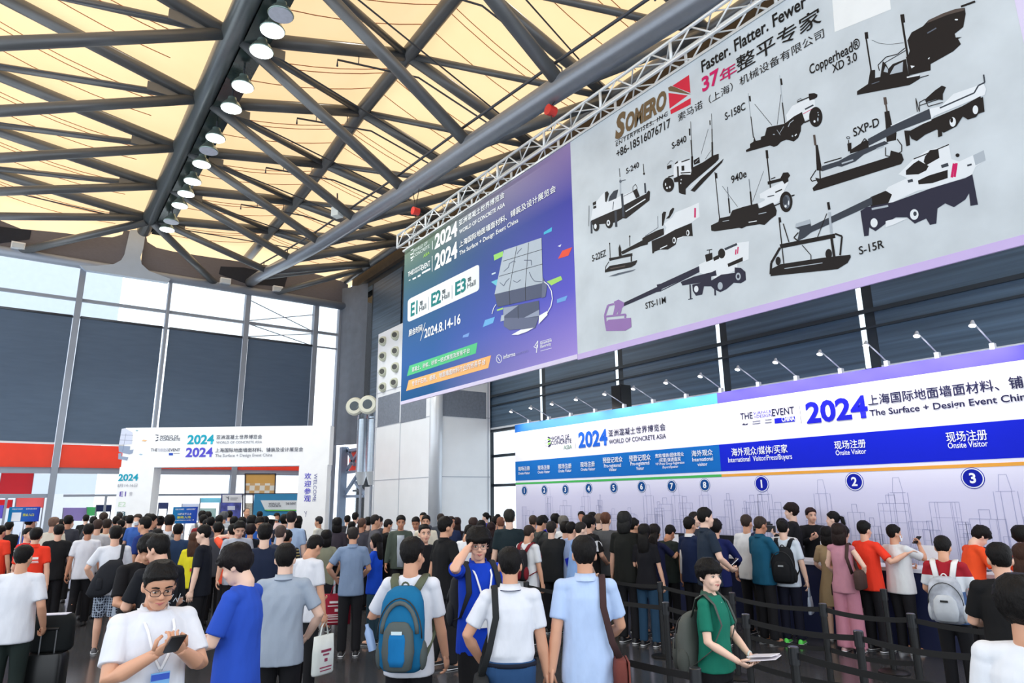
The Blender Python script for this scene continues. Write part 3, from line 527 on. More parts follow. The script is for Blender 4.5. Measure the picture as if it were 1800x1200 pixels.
machine((1300, 120), 7.5, [('l', 'g', 5, [(120, 330), (150, 640)]), ('k', [(128, 370), (150, 365), (158, 440), (138, 442)]), ('l', 'k', 12, [(155, 640), (190, 920)]), ('l', 'k', 6, [(205, 475), (435, 755)]), ('l', 'c', 8, [(535, 95), (560, 350), (575, 460)]), ('k', [(540, 140), (562, 138), (575, 220), (550, 228)]), ('l', 'k', 14, [(570, 455), (605, 740)]), ('l', 'k', 5, [(552, 350), (503, 745)]),
    ('w', [(620, 620), (700, 500), (920, 400), (1000, 420), (1005, 520), (930, 660), (870, 700), (830, 580), (720, 640), (650, 770)]), ('k', [(918, 340), (990, 330), (1035, 350), (1030, 385), (990, 410), (930, 430), (918, 390)]), ('l', 'k', 14, [(765, 450), (920, 385)]), ('l', 'k', 6, [(765, 430), (815, 400), (820, 415)]), ('l', 'm', 8, [(845, 605), (1000, 520)]), ('l', 'd', 20, [(870, 545), (980, 488)]),
    ('k', [(90, 1080), (145, 1050), (145, 1000), (190, 970), (200, 900), (220, 960), (285, 945), (290, 905), (340, 890), (365, 790), (400, 775), (600, 735), (720, 640), (830, 580), (870, 710), (820, 760), (815, 830), (780, 920), (720, 970), (660, 950), (620, 945), (550, 975), (510, 1020), (460, 1040), (410, 1020), (95, 1108)]), ('k', [(650, 780), (700, 690), (720, 690), (660, 790)]), ('l', 'c', 10, [(648, 775), (670, 725), (720, 685)]), ('o', 'c', 705, 897, 10, 12), ('l', 'w', 14, [(738, 895), (760, 870)]), ('l', 'c', 5, [(500, 815), (545, 885)]), ('l', 'c', 5, [(590, 770), (530, 870)]), ('o', 'c', 460, 875, 14, 6), ('o', 'k', 1012, 645, 88, 132), ('o', 'c', 1040, 678, 9, 26), ('o', 'w', 996, 705, 14, 16), ('o', 'c', 1042, 588, 8, 8), ('o', 'c', 1048, 620, 7, 9), ('l', 'k', 18, [(860, 720), (930, 690)])])
machine((1500, 0), 6, [('k', [(122, 345), (158, 340), (164, 410), (130, 415)]), ('l', 'k', 16, [(140, 410), (192, 745)]), ('k', [(498, 158), (540, 152), (552, 240), (512, 250)]), ('l', 'k', 22, [(522, 240), (580, 610)]), ('l', 'k', 30, [(575, 600), (600, 740)]), ('l', 'k', 4, [(200, 425), (270, 458), (380, 472), (535, 455)]), ('l', 'k', 9, [(280, 750), (265, 690), (350, 605), (470, 575), (550, 510)]), ('l', 'k', 7, [(330, 670), (560, 535)]),
    ('k', [(575, 430), (620, 345), (740, 280), (800, 215), (950, 145), (1080, 100), (1180, 85), (1190, 150), (1165, 290), (1075, 360), (1085, 400), (1150, 395), (1110, 415), (1140, 470), (1060, 545), (820, 680), (820, 745), (590, 800), (570, 640), (600, 540)]), ('b', [(800, 215), (950, 145), (1080, 100), (1180, 88), (1170, 115), (1000, 160), (780, 250)]), ('l', 'k', 22, [(1140, 75), (1290, 20)]), ('l', 's', 12, [(785, 355), (880, 300)]), ('o', 'w', 1092, 212, 18, 8), ('w', [(608, 695), (655, 700), (620, 725)]), ('w', [(790, 625), (812, 605), (805, 630)]),
    ('k', [(45, 965), (160, 890), (185, 745), (235, 740), (235, 825), (290, 815), (315, 650), (350, 680), (375, 730), (420, 680), (560, 625), (590, 800), (710, 800), (705, 835), (600, 900), (45, 1005)]), ('c', [(390, 790), (440, 700), (530, 655), (525, 760)]), ('c', [(325, 760), (345, 700), (372, 735), (370, 770)]), ('l', 'w', 14, [(570, 820), (700, 795)]), ('l', 's', 8, [(200, 890), (280, 862)]), ('l', 'k', 8, [(700, 825), (800, 797)])])
machine((1420, 120), 5.453, [('l', 'b', 30, [(742, 280), (752, 350)]), ('l', 'b', 16, [(752, 350), (764, 420)]), ('k', [(738, 420), (785, 410), (815, 560), (855, 620), (850, 690), (760, 710), (748, 520)]), ('d', [(580, 680), (800, 560), (1180, 385), (1200, 480), (860, 610), (590, 745)]), ('l', 'w', 8, [(800, 555), (1060, 430)]), ('k', [(405, 790), (560, 690), (585, 700), (590, 770), (410, 820)]), ('d', [(140, 940), (300, 890), (410, 830), (510, 790), (740, 700), (780, 720), (540, 830), (460, 895), (330, 945), (290, 940), (140, 990)]), ('l', 'c', 14, [(330, 915), (440, 880)]), ('l', 'c', 14, [(665, 775), (735, 748)]),
    ('l', 'b', 22, [(65, 640), (78, 740)]), ('k', [(78, 740), (100, 735), (135, 940), (140, 985), (90, 980)]), ('l', 'k', 9, [(85, 975), (30, 1060), (45, 1085), (100, 1070)]), ('k', [(50, 1150), (100, 1100), (75, 1050), (120, 1060), (790, 850), (800, 790), (905, 820), (925, 880), (900, 920), (135, 1160), (60, 1180)]), ('l', 'k', 12, [(120, 980), (125, 1070)]), ('l', 'k', 10, [(160, 910), (330, 860)]), ('l', 'k', 8, [(395, 690), (400, 780)]), ('o', 'k', 392, 668, 18, 14), ('o', 'c', 392, 668, 11, 8), ('k', [(383, 725), (422, 715), (424, 790), (392, 800)]), ('l', 'k', 9, [(860, 680), (905, 740), (905, 800), (870, 820)]), ('l', 'k', 9, [(750, 760), (750, 840), (800, 850)]), ('l', 'k', 9, [(520, 720), (550, 675), (575, 700)]),
    ('w', [(1170, 390), (1280, 370), (1400, 250), (1690, 150), (1715, 205), (1700, 260), (1220, 460), (1190, 490)]), ('l', 'd', 14, [(1270, 385), (1600, 240), (1640, 170), (1700, 140), (1690, 65)]), ('k', [(1225, 215), (1290, 170), (1330, 185), (1300, 250), (1300, 310), (1240, 300), (1140, 330), (1130, 300)]), ('l', 'k', 7, [(1055, 420), (1040, 290), (1075, 420), (1075, 330), (1130, 300), (1160, 370), (1300, 330)]), ('l', 'k', 7, [(1080, 360), (1290, 290)]), ('k', [(930, 600), (990, 600), (1220, 480), (1480, 370), (1660, 270), (1695, 420), (1640, 440), (1620, 470), (1540, 495), (1490, 465), (1430, 560), (1310, 620), (1240, 590), (1130, 640), (1050, 700), (1000, 680), (980, 640), (985, 740), (950, 750)]), ('k', [(1245, 470), (1275, 465), (1295, 650), (1255, 665)]), ('o', 'w', 1395, 518, 30, 46), ('o', 'w', 1612, 402, 26, 42), ('o', 'k', 1385, 500, 14, 26), ('l', 'w', 8, [(960, 590), (1190, 500)]), ('k', [(1660, 290), (1685, 280), (1700, 420), (1670, 430)])])
machine((1340, 240), 4.5, [('l', 'k', 18, [(38, -1110), (38, -1110)]), ('w', [(870, 570), (1000, 400), (1150, 330), (1080, 300), (1200, 180), (1310, 110), (1480, 70), (1500, 180), (1560, 200), (1755, 110), (1770, 190), (1690, 240), (1660, 310), (1340, 410), (1230, 430), (1040, 520), (1000, 550)]), ('c', [(1670, 150), (1755, 110), (1770, 190), (1690, 230)]), ('l', 'm', 20, [(1520, 215), (1502, 325)]), ('l', 'm', 20, [(1540, 212), (1524, 322)]), ('k', [(1290, 160), (1330, 110), (1395, 100), (1405, 170), (1300, 230), (1280, 200)]), ('k', [(1140, 270), (1200, 215), (1240, 190), (1320, 235), (1300, 270), (1240, 300), (1140, 305)]), ('l', 'k', 8, [(1200, 180), (1300, 140), (1480, 65)]), ('k', [(1235, 350), (1320, 310), (1470, 265), (1470, 330), (1350, 370), (1240, 380)]), ('o', 'k', 1548, 150, 16, 15), ('k', [(860, 480), (980, 430), (1030, 460), (1000, 530), (860, 555)]), ('l', 'd', 26, [(1420, 240), (1475, 222)]), ('l', 'd', 22, [(1155, 357), (1195, 347)]), ('l', 'd', 14, [(1625, 232), (1660, 222)]),
    ('n', [(780, 590), (830, 560), (1040, 520), (1340, 410), (1610, 330), (1665, 300), (1710, 540), (1650, 550), (1640, 450), (1610, 500), (1520, 560), (1450, 530), (1390, 570), (1380, 690), (1330, 700), (1300, 650), (1210, 690), (1150, 640), (1060, 640), (980, 690), (900, 750), (850, 720), (845, 785), (810, 790)]), ('o', 'w', 888, 684, 28, 36), ('o', 'w', 1206, 618, 34, 42), ('o', 'd', 1212, 612, 14, 18), ('w', [(980, 670), (1060, 650), (1150, 650), (1040, 700), (980, 720)]), ('l', 'c', 16, [(870, 575), (1000, 550)]),
    ('d', [(270, 690), (380, 655), (390, 710), (870, 480), (875, 540), (390, 760), (340, 800), (280, 830), (300, 740), (265, 720)]), ('c', [(270, 690), (380, 655), (385, 690), (265, 722)]), ('l', 'k', 34, [(145, 870), (580, 785)]), ('l', 'k', 18, [(145, 880), (75, 1000), (70, 1090)]), ('k', [(70, 1050), (150, 1010), (480, 960), (700, 935), (705, 955), (680, 1000), (600, 1050), (70, 1105)]), ('l', 'c', 6, [(180, 1045), (480, 1000)]), ('l', 'k', 8, [(135, 640), (160, 870), (175, 1010)]), ('l', 'k', 16, [(140, 640), (148, 680)]), ('l', 'k', 20, [(525, 520), (535, 580)]), ('l', 'c', 18, [(535, 600), (552, 770)]), ('l', 'k', 8, [(170, 690), (215, 835)]), ('l', 'k', 6, [(515, 610), (440, 800)]), ('l', 'k', 14, [(580, 770), (635, 790), (620, 940)]), ('l', 'k', 20, [(550, 790), (575, 960)]), ('l', 'k', 6, [(320, 860), (390, 940), (390, 975)]), ('o', 'k', 530, 930, 26, 40), ('o', 'k', 130, 985, 20, 34), ('l', 'k', 9, [(290, 760), (255, 800), (290, 830)])])
machine((1050, 340), 8, [('w', [(980, 480), (940, 430), (1060, 340), (1100, 270), (1300, 190), (1435, 130), (1445, 330), (1330, 410), (1100, 510), (990, 580), (930, 610)]), ('l', 'm', 24, [(1382, 205), (1380, 340)]), ('k', [(915, 290), (940, 255), (975, 260), (960, 340), (935, 450), (915, 460)]), ('k', [(1030, 240), (1070, 200), (1090, 215), (1070, 270), (1020, 350), (970, 360), (1010, 310)]), ('l', 's', 7, [(855, 320), (860, 480), (680, 600)]), ('k', [(340, 820), (640, 660), (640, 630), (680, 605), (850, 520), (940, 490), (945, 580), (720, 690), (715, 720), (630, 740), (480, 800), (360, 860)]), ('k', [(770, 670), (920, 610), (1100, 510), (1335, 415), (1350, 600), (1280, 600), (1210, 600), (1125, 650), (1110, 720), (1000, 790), (890, 790), (810, 820), (805, 840), (780, 845)]), ('w', [(890, 770), (990, 725), (990, 740), (890, 785)]), ('w', [(1130, 630), (1215, 605), (1215, 620), (1130, 650)]), ('o', 'w', 1088, 660, 24, 44), ('o', 'k', 1084, 660, 13, 26), ('o', 'w', 1281, 556, 22, 42), ('o', 'k', 1277, 556, 12, 25), ('l', 'k', 8, [(460, 600), (465, 750)]), ('l', 'k', 8, [(180, 700), (188, 930)]), ('o', 'k', 180, 706, 8, 12), ('o', 'k', 462, 606, 9, 16), ('k', [(305, 770), (320, 715), (340, 770), (350, 880), (310, 880)]), ('k', [(170, 910), (290, 890), (440, 850), (500, 840), (500, 880), (350, 910), (180, 950)]), ('l', 'k', 9, [(170, 960), (125, 1030), (120, 1090)]), ('l', 'k', 18, [(485, 880), (485, 960)]), ('k', [(115, 1085), (180, 1020), (480, 965), (565, 938), (565, 960), (540, 1005), (480, 1040), (115, 1112)]), ('l', 'b', 14, [(190, 1060), (400, 1020)]), ('s', [(165, 1168), (300, 1120), (550, 1065), (500, 1095), (260, 1160)])])
machine((1050, 410), 6.314, [('w', [(1130, 350), (1210, 310), (1290, 290), (1400, 190), (1530, 110), (1690, 90), (1685, 290), (1560, 340), (1560, 400), (1420, 470), (1390, 560), (1330, 520), (1280, 480), (1140, 440)]), ('k', [(1200, 240), (1280, 215), (1285, 290), (1215, 320)]), ('l', 'k', 10, [(1220, 190), (1280, 180)]), ('l', 'k', 8, [(1250, 185), (1250, 225)]), ('o', 'k', 1385, 225, 40, 55), ('k', [(1290, 270), (1350, 240), (1360, 280), (1300, 310)]), ('l', 'd', 26, [(1420, 180), (1555, 120)]), ('l', 'm', 14, [(1545, 180), (1540, 238)]), ('l', 'm', 12, [(1568, 152), (1562, 228)]), ('k', [(1450, 340), (1620, 265), (1620, 310), (1460, 375)]),
    ('n', [(300, 770), (670, 595), (665, 570), (710, 560), (1135, 365), (1140, 430), (720, 620), (715, 645), (660, 655), (300, 810)]), ('l', 'n', 10, [(720, 635), (1130, 430)]), ('n', [(930, 540), (1080, 480), (1280, 430), (1320, 410), (1330, 470), (1270, 480), (1270, 530), (950, 580)]), ('n', [(1060, 570), (1280, 520), (1380, 460), (1530, 440), (1530, 380), (1600, 385), (1650, 430), (1655, 520), (1600, 555), (1520, 550), (1440, 620), (1370, 655), (1300, 620), (1270, 590), (1190, 590), (1170, 680), (1100, 695), (1065, 640)]), ('o', 'w', 1104, 620, 24, 36), ('o', 'c', 1370, 585, 28, 42), ('o', 'c', 1570, 480, 28, 42), ('o', 'n', 1570, 480, 14, 22), ('l', 'n', 16, [(1035, 570), (1042, 730)]), ('l', 'n', 10, [(1015, 735), (1065, 725)]), ('l', 'n', 18, [(1310, 590), (1315, 690)]),
    ('p', [(190, 760), (240, 735), (305, 770), (300, 810), (280, 830), (265, 890), (230, 900), (245, 840), (215, 905), (180, 905), (200, 810)]), ('l', 'p', 22, [(190, 785), (125, 800), (90, 910), (100, 1010)]), ('l', 'p', 20, [(90, 925), (320, 900), (315, 940)]), ('p', [(90, 1000), (130, 960), (380, 938), (385, 1040), (320, 1080), (105, 1085)])])
# ---- aluminium truss carrying the banners
R3 = empty('lighting_truss', ((XL+XR)/2, YB, 9.35), label='long white aluminium box truss with zigzag bracing along the banner tops', cat='truss')
al = paint(226, 230, 232, 0.3, 0.3); x0, x1 = XL+0.12, -0.6
for dy in (-0.2, 0.2):
    for z in (9.40, 9.80): wb(MB().tube([(x0, YB+dy, z), (x1, YB+dy, z)], 0.032, 8), 'chord', al, R3, smooth=True)
b = MB(); n_ = 40
for i in range(n_):
    xa, xb = x0+(x1-x0)*i/n_, x0+(x1-x0)*(i+1)/n_; up = i % 2
    for dy in (-0.2, 0.2): b.tube([(xa, YB+dy, 9.80 if up else 9.40), (xb, YB+dy, 9.40 if up else 9.80)], 0.017, 6)
    for z in (9.40, 9.80): b.tube([(xa, YB-0.2 if up else YB+0.2, z), (xb, YB+0.2 if up else YB-0.2, z)], 0.014, 6)
    if i % 4 == 0:
        for dy in (-0.2, 0.2): b.tube([(xa, YB+dy, 9.40), (xa, YB+dy, 9.80)], 0.03, 6)
wb(b, 'lacing', al, R3, smooth=True)
wb(MB().box(((x0+x1)/2, YB, 9.335), (x0-x1, 0.05, 0.05)), 'banner_rail', al, R3)
for i, (x, t) in enumerate(((16.2, 'nearest the end of the blue banner'), (9.9, 'where the two banners meet'), (3.2, 'over the machine banner'))):
    r = empty('chain_hoist', (x, YB, 9.8), label='small red chain hoist between roof pipe and truss, ' + t, cat='hoist', group='hoists holding the truss')
    zc = TZ(x)-0.24; ze = 10.35
    MB().lathe((0, 0, ze-9.8), [(0.05, -0.12), (0.11, -0.1), (0.12, 0.1), (0.05, 0.12)], 16, (0, 1, 0.0)).build('motor', paint(214, 52, 42, 0.4), r, auto=True)
    MB().tube([(0, 0, ze-9.8+0.1), (-0.2, 0, zc-9.8)], 0.012, 6).tube([(0, 0, ze-9.8+0.1), (0.2, 0, zc-9.8)], 0.012, 6).build('sling', paint(40, 34, 30), r)
    MB().tube([(0, 0, ze-9.9), (0, 0, 0.0)], 0.012, 6).build('chain', paint(70, 60, 52), r)
# ================================================================ registration wall (plane Y = -12) with its counter and arm lamps
YR = -12.0
plR = lambda x, y: atY(x, y, YR)
XA = plR(905.5, 780).x; XZ = 1.2
R = empty('registration_wall', ((XA+XZ)/2, YR, 0), label='long white and blue printed registration wall behind the counter, lanes numbered', cat='display wall')
zt, z1, z2, z3, z4, z5 = 4.31, 4.08, 3.20, 2.635, 2.575, 2.52
XS_ = plR(1268, 830).x
wb(MB().box(((XA+XZ)/2, YR-0.15, zt/2), (XA-XZ, 0.3, zt)), 'panel', ramp_mat('wall_print', 2, 0, zt, [(0, (196, 196, 222)), (0.5, (214, 212, 234)), (0.6, (232, 230, 244)), (1, (246, 246, 250))]), R)
P = Panel(plR, PX_, PZ_, NY, R); P.step = 0.004
def band(name, xa, xb, za, zb, M, l=0.004): return wb(MB().box(((xa+xb)/2, YR+l/2, (za+zb)/2), (abs(xa-xb), l, zb-za)), name, M, R)
band('top_band', XA, plR(1260, 690).x, z1, zt, ramp_mat('band_blue', 0, XA, plR(1260, 690).x, [(0, (30, 110, 200)), (0.12, (70, 130, 215)), (0.5, (90, 160, 225)), (1, (80, 165, 220))]))
band('top_band', plR(1260, 690).x, XZ, z1, zt, ink(92, 84, 226))
band('lane_band', XA, XS_, z3, z2, ink(0, 104, 184)); band('lane_band', XS_, XZ, z3, z2, ink(0, 26, 196))
band('stripe', XA, XS_, z5, z4, ink(70, 178, 88)); band('stripe', XS_, XZ, z5, z4, ink(232, 164, 66))
NV, N2, B1, B2 = ink(34, 34, 70), ink(70, 60, 170), ink(20, 92, 196), ink(20, 24, 190)
T = P.text
T('WORLD OF', (969, 774), (1001, 766), NV, 0.012, h=7); T('CONCRETE', (969, 781.7), (1005, 773), NV, 0.012, h=7); T('ASIA', (991, 789.7), (1006, 782.5), ink(120, 150, 130), h=7)
T('2024', (1017.5, 786), (1067.5, 756), B1, 0.035, h=25); T('亚洲混凝土世界博览会', (1070, 767.5), (1170, 743), NV, 0.008, h=12); T('WORLD OF CONCRETE ASIA', (1071, 780), (1171, 762.5), NV, 0.01, h=7.5)
T('THE', (1302, 737.5), (1323, 725), NV, 0.014, h=11); T('SURFACE', (1325, 728.7), (1356, 721), N2, 0.008, h=5); T('+DESIGN', (1326, 735), (1357, 727.5), N2, 0.008, h=5); T('EVENT', (1358, 731), (1396, 716), NV, 0.014, h=12)
T('2024', (1419, 743), (1523, 697), B2, 0.035, h=34); T('上海国际地面墙面材料、铺', (1527, 713), (1797, 662), NV, 0.012, h=19); T('The Surface + Design Event China', (1529.7, 731), (1814, 690), NV, 0.02, h=10.5)
o1, o3 = (860, 660), (1280, 660)
K = [(NV, px(o1, 6, p)) for p in ([(618, 640), (650, 655), (650, 668), (618, 655)], [(618, 690), (650, 680), (650, 692), (618, 704)], [(620, 745), (652, 715), (652, 735), (630, 757)])] + [(ink(140, 200, 80), px(o1, 6, p)) for p in ([(618, 660), (650, 672), (650, 682), (618, 680)], [(618, 712), (650, 700), (650, 712), (618, 735)])]
K += [(NV, stroke(*px(o1, 6, q), 0.5)) for q in (((590, 655), (618, 650)), ((575, 685), (618, 675)), ((580, 712), (618, 705)), ((588, 735), (622, 745)))] + [(GY, stroke((1011, 759.5), (1011.5, 788), 0.4)), (NV, stroke((1405, 708), (1409, 744), 0.5))]
K += [(B2, px(o3, 6, [(490, 452), (705, 428), (707, 482), (493, 505)])), (NV, px(o3, 6, [(145, 520), (165, 502), (185, 512), (212, 500), (205, 518)])), (ink(120, 122, 140), stroke((1299+24, 741), (1299+38, 739), 1.6)), (ink(120, 122, 140), stroke((1323, 745), (1337, 743), 1.6)), (ink(120, 122, 140), stroke((1345, 738), (1357, 736.5), 1.6)), (ink(120, 122, 140), stroke((1345, 743), (1357, 741.5), 1.6))]
P.polys('logo_mark', K, 2); T('CHINA', (1375, 741), (1397, 733), WH, 0.02, h=8)
LN = [('现场注册', (911.7, 827.5), (931.7, 819), 7.5), ('Onsite Visitor', (911.7, 834), (932, 829), 4.2), ('现场注册', (946, 826), (967, 817), 8), ('Onsite Visitor', (946, 832), (967, 827), 4.5), ('现场注册', (982, 824), (1005, 814), 8.7), ('Onsite Visitor', (982, 830), (1005, 824.5), 4.8), ('现场注册', (1021, 821), (1046, 811), 9.2), ('Onsite Visitor', (1021.7, 827.5), (1046.7, 821.7), 5),
      ('预登记观众', (1060.5, 814), (1094.7, 803.7), 10), ('Pre-registered', (1062.5, 821.7), (1092, 815), 6.2), ('Visitor', (1071, 828), (1084.5, 822.5), 5.4), ('预登记观众', (1106.7, 811), (1144, 800), 10.8), ('Pre-registered', (1109, 818), (1141.7, 811), 6.4), ('Visitor', (1119, 826), (1132.5, 820), 5.8),
      ('贵宾/媒体/团体观众', (1152.5, 805), (1202.5, 795), 7.4), ('/买家/演讲嘉宾', (1159, 812.5), (1197, 804), 7.2), ('VIP /Press/ Group Registration', (1153, 817.5), (1203.7, 813), 4.2), ('/Buyers/Speaker', (1165, 823), (1192.7, 818.7), 4.2), ('海外观众', (1216.7, 802.5), (1253, 791), 11), ('International', (1218, 811), (1253.7, 804), 6.6), ('visitor', (1227, 819), (1243.7, 813), 6),
      ('海外观众/媒体/买家', (1287, 802), (1384.7, 786), 14.5), ('International  Visitor/Press/Buyers', (1281, 812.5), (1392.5, 800), 8.5), ('现场注册', (1468, 790), (1521.7, 775), 15), ('Onsite Visitor', (1470, 800), (1523, 791.7), 8.5), ('现场注册', (1665, 777.5), (1734.7, 759), 18.5), ('Onsite Visitor', (1667.5, 788), (1736.7, 778), 10)]
for st, bl, tr, h_ in LN: T(st, bl, tr, WH, 0.008 if ord(st[-1]) < 999 else 0.008, h=h_, layer=3)
for st, c, big in (('1', (922, 862), 0), ('2', (957, 861), 0), ('3', (994, 860), 0), ('4', (1035, 858), 0), ('5', (1079, 857), 0), ('6', (1128, 855), 0), ('7', (1181, 854), 0), ('8', (1239, 852), 0), ('1', (1339, 850), 1), ('2', (1502, 846), 1), ('3', (1710, 840), 1)):
    p = plR(*c); r_ = 0.125 if not big else 0.145; cl = ink(0, 72, 138) if not big else ink(0, 22, 160)
    d_ = wb(MB().lathe((p.x, YR, p.z), [(r_*1.13, 0.0), (r_*1.13, 0.004)], 28, NY), 'lane_disc', cl, R)
    wb(MB().lathe((p.x, YR, p.z), [(r_*1.06, 0.004), (r_*1.06, 0.006)], 28, NY), 'disc_ring', ink(236, 238, 244), d_); wb(MB().lathe((p.x, YR, p.z), [(r_*0.94, 0.006), (r_*0.94, 0.008)], 28, NY), 'disc_face', cl, d_)
    me = glyphs(st, 0.03); xs_ = [v.co.x for v in me.vertices]; y_ = [v.co.y for v in me.vertices]; sc_ = r_*1.1/(max(y_)-min(y_)); mxx, myy = (max(xs_)+min(xs_))/2, (max(y_)+min(y_))/2
    for v in me.vertices: v.co = (p.x-(v.co.x-mxx)*sc_, YR+0.010, p.z+(v.co.y-myy)*sc_)
    me.materials.clear(); me.materials.append(WH); o = bpy.data.objects.new('lane_number', me); COL.objects.link(o); att(o, d_)
# pencil skyline printed under the stripe
rs = random.Random(3); SK = []
def seg(a, b_, w_=0.007): SK.append((a, b_, w_))
x = XA-0.3
while x > XZ+0.3:
    wd = rs.uniform(0.14, 0.5); h_ = rs.choice([0.5, 0.62, 0.75, 0.55, 0.9, 0.45]) + rs.uniform(0, 0.2); z0 = 0.95
    seg((x, z0), (x, z0+h_)); seg((x-wd, z0), (x-wd, z0+h_)); seg((x, z0+h_), (x-wd, z0+h_))
    if rs.random() < 0.6: seg((x-wd*0.3, z0+h_), (x-wd*0.3, z0+h_+0.14), 0.008); seg((x-wd*0.6, z0+h_), (x-wd*0.6, z0+h_+0.14), 0.008); seg((x-wd*0.3, z0+h_+0.14), (x-wd*0.6, z0+h_+0.14), 0.008)
    for k in range(rs.randint(2, 5)): t = rs.uniform(0.15, 0.9); seg((x-wd*t, z0), (x-wd*t, z0+h_), 0.005)
    for k in range(rs.randint(1, 4)): t = rs.uniform(0.2, 0.95); seg((x-0.02, z0+h_*t), (x-wd+0.02, z0+h_*t), 0.005)
    x -= wd*rs.uniform(0.45, 0.95)
for cx in (1030, 1140, 1240, 1345, 1446, 1580, 1770, 1190, 965): # tall towers with spires
    p = plR(cx, 880); w2 = 0.17
    for dx in (-w2, -w2*0.5, w2*0.4, w2): seg((p.x+dx, 0.95), (p.x+dx*0.92, 2.15), 0.008)
    seg((p.x-w2*0.75, 2.15), (p.x+w2*0.75, 2.15)); seg((p.x-w2*0.5, 2.15), (p.x-w2*0.3, 2.4), 0.006); seg((p.x+w2*0.5, 2.15), (p.x+w2*0.3, 2.4), 0.006); seg((p.x-w2*0.3, 2.4), (p.x+w2*0.3, 2.4), 0.006)
b = MB()
for (a0, c0), (a1, c1), w_ in SK:
    L_ = math.hypot(a1-a0, c1-c0) or 1; nx, nz = -(c1-c0)/L_*w_/2, (a1-a0)/L_*w_/2
    b.add([(a0+nx, YR+0.003, c0+nz), (a1+nx, YR+0.003, c1+nz), (a1-nx, YR+0.003, c1-nz), (a0-nx, YR+0.003, c0-nz)], [(0, 1, 2, 3)])
wb(b, 'skyline_drawing', ink(164, 167, 200), R)
# arm lamps on top of the wall
AL = [(928, 741), (963, 734), (1001, 728), (1044, 721), (1095, 714), (1146, 704), (1204, 697), (1265, 686), (1331, 675), (1398, 667), (1476, 653), (1557, 640), (1646, 625), (1743, 608)]
for i, q in enumerate(AL):
    x = plR(*q).x
    r = empty('arm_lamp', (x, YR-0.05, zt), label='white clip-on arm lamp over the registration wall, ' + ['first from the left end', 'second from the left end', 'third from the left end', 'fourth from the left end', 'left of the black loudspeaker', 'in front of the black loudspeaker', 'just right of the black loudspeaker', 'where the top band turns violet', 'above the event lettering', 'above the large purple-blue year', 'at the column before the bare blind', 'sixth from the right picture edge', 'second from the right picture edge', 'nearest the right picture edge'][i], cat='lamp', group='arm lamps over the registration wall')
    wl = paint(176, 180, 190, 0.35)
    MB().box((0, 0, 0.05), (0.07, 0.09, 0.1)).build('clamp', wl, r)
    MB().tube([(0, 0, 0.09), (0.0, 0.35, 0.24), (0.0, 0.62, 0.34)], 0.012, 8).build('arm', wl, r, smooth=True)
    hd = MB().lathe((0, 0.66, 0.33), [(0.02, 0.05), (0.035, 0.0), (0.055, -0.04)], 14, (0, -0.4, 1)).build('head', wl, r, auto=True)
    MB().lathe((0, 0.677, 0.29), [(0.045, -0.004), (0.045, 0.004)], 14, (0, -0.4, 1)).build('lens', mat('arm_lens', (1, 1, 1), 0.4, emit=((1, 0.97, 0.95), 6)), r)
    l = bpy.data.lights.new('arm_light', 'SPOT'); l.energy = 60; l.spot_size = math.radians(115); l.spot_blend = 0.8; l.shadow_soft_size = 0.08; l.color = (1.0, 0.95, 0.97)
    lo = bpy.data.objects.new('arm_light', l); COL.objects.link(lo); lo.parent = r; lo.location = (0, 0.69, 0.25); lo.rotation_euler = (math.radians(-42), 0, 0)
p = plR(1073, 703); r = empty('loudspeaker', (p.x, YR-0.4, zt), label='black loudspeaker box standing behind the registration wall top', cat='loudspeaker')
MB().box((0, 0, 0.35), (0.38, 0.34, 0.62)).build('cabinet', paint(24, 26, 30), r); MB().box((0, 0.175, 0.36), (0.3, 0.012, 0.5)).build('grille', paint(10, 10, 12), r); MB().tube([(0, 0, -4.3), (0, 0, 0.05)], 0.02, 8).build('pole', steel_d, r)
# the counter
YC = -10.75
C_ = empty('reception_counter', ((XA+XZ)/2-0.5, YC, 0), label='long counter with white top and navy front before the registration wall', cat='counter')
wb(MB().box(((XA+XZ)/2-0.5, YC, 1.06), (XA-XZ, 0.62, 0.05)), 'countertop', paint(236, 238, 244, 0.3), C_)
wb(MB().box(((XA+XZ)/2-0.5, YC+0.24, 0.515), (XA-XZ-0.05, 0.04, 1.03)), 'front_panel', paint(22, 32, 72), C_)
for xx in (XA-0.55, 12.2, 8.5, 4.5, 0.8): wb(MB().box((xx, YC, 0.515), (0.05, 0.5, 1.03)), 'end_panel', paint(22, 32, 72), C_)
def oncounter(px_, y_=YC): 
    r_ = ray(px_, 930); return (r_.x*(y_/r_.y), y_, 1.085)
for i, (q, t) in enumerate(((1190, 'under lane seven'), (1276, 'between the navy suit and white polo visitors'), (1716, 'beside the orange tee visitor'))):
    r = empty('monitor', oncounter(q, YC-0.12), label='small dark monitor on the counter ' + t, cat='monitor', group='monitors on the counter')
    MB().box((0, 0, 0.2), (0.34, 0.03, 0.24)).build('screen', paint(30, 32, 38, 0.2), r); MB().box((0, -0.02, 0.05), (0.04, 0.03, 0.1)).build('stand', paint(40, 40, 44), r); MB().box((0, 0, 0.006), (0.18, 0.14, 0.012)).build('foot', paint(40, 40, 44), r)
for i, (q, t) in enumerate(((1183, 'beside the lane seven monitor'), (1452, 'below the ponytail attendant'), (1630, 'right of the masked visitor'))):
    o = MB().box((0, 0, 0.15), (0.24, 0.01, 0.30)).build('paper_notice', paint(240, 241, 245)); o.location = oncounter(q, YC-0.02 if i != 2 else YC-0.2); o.rotation_euler = (0.0, 0, 0.05)
    tag(o, 'white paper notice standing on the counter ' + t, 'notice', 'notices on the counter')
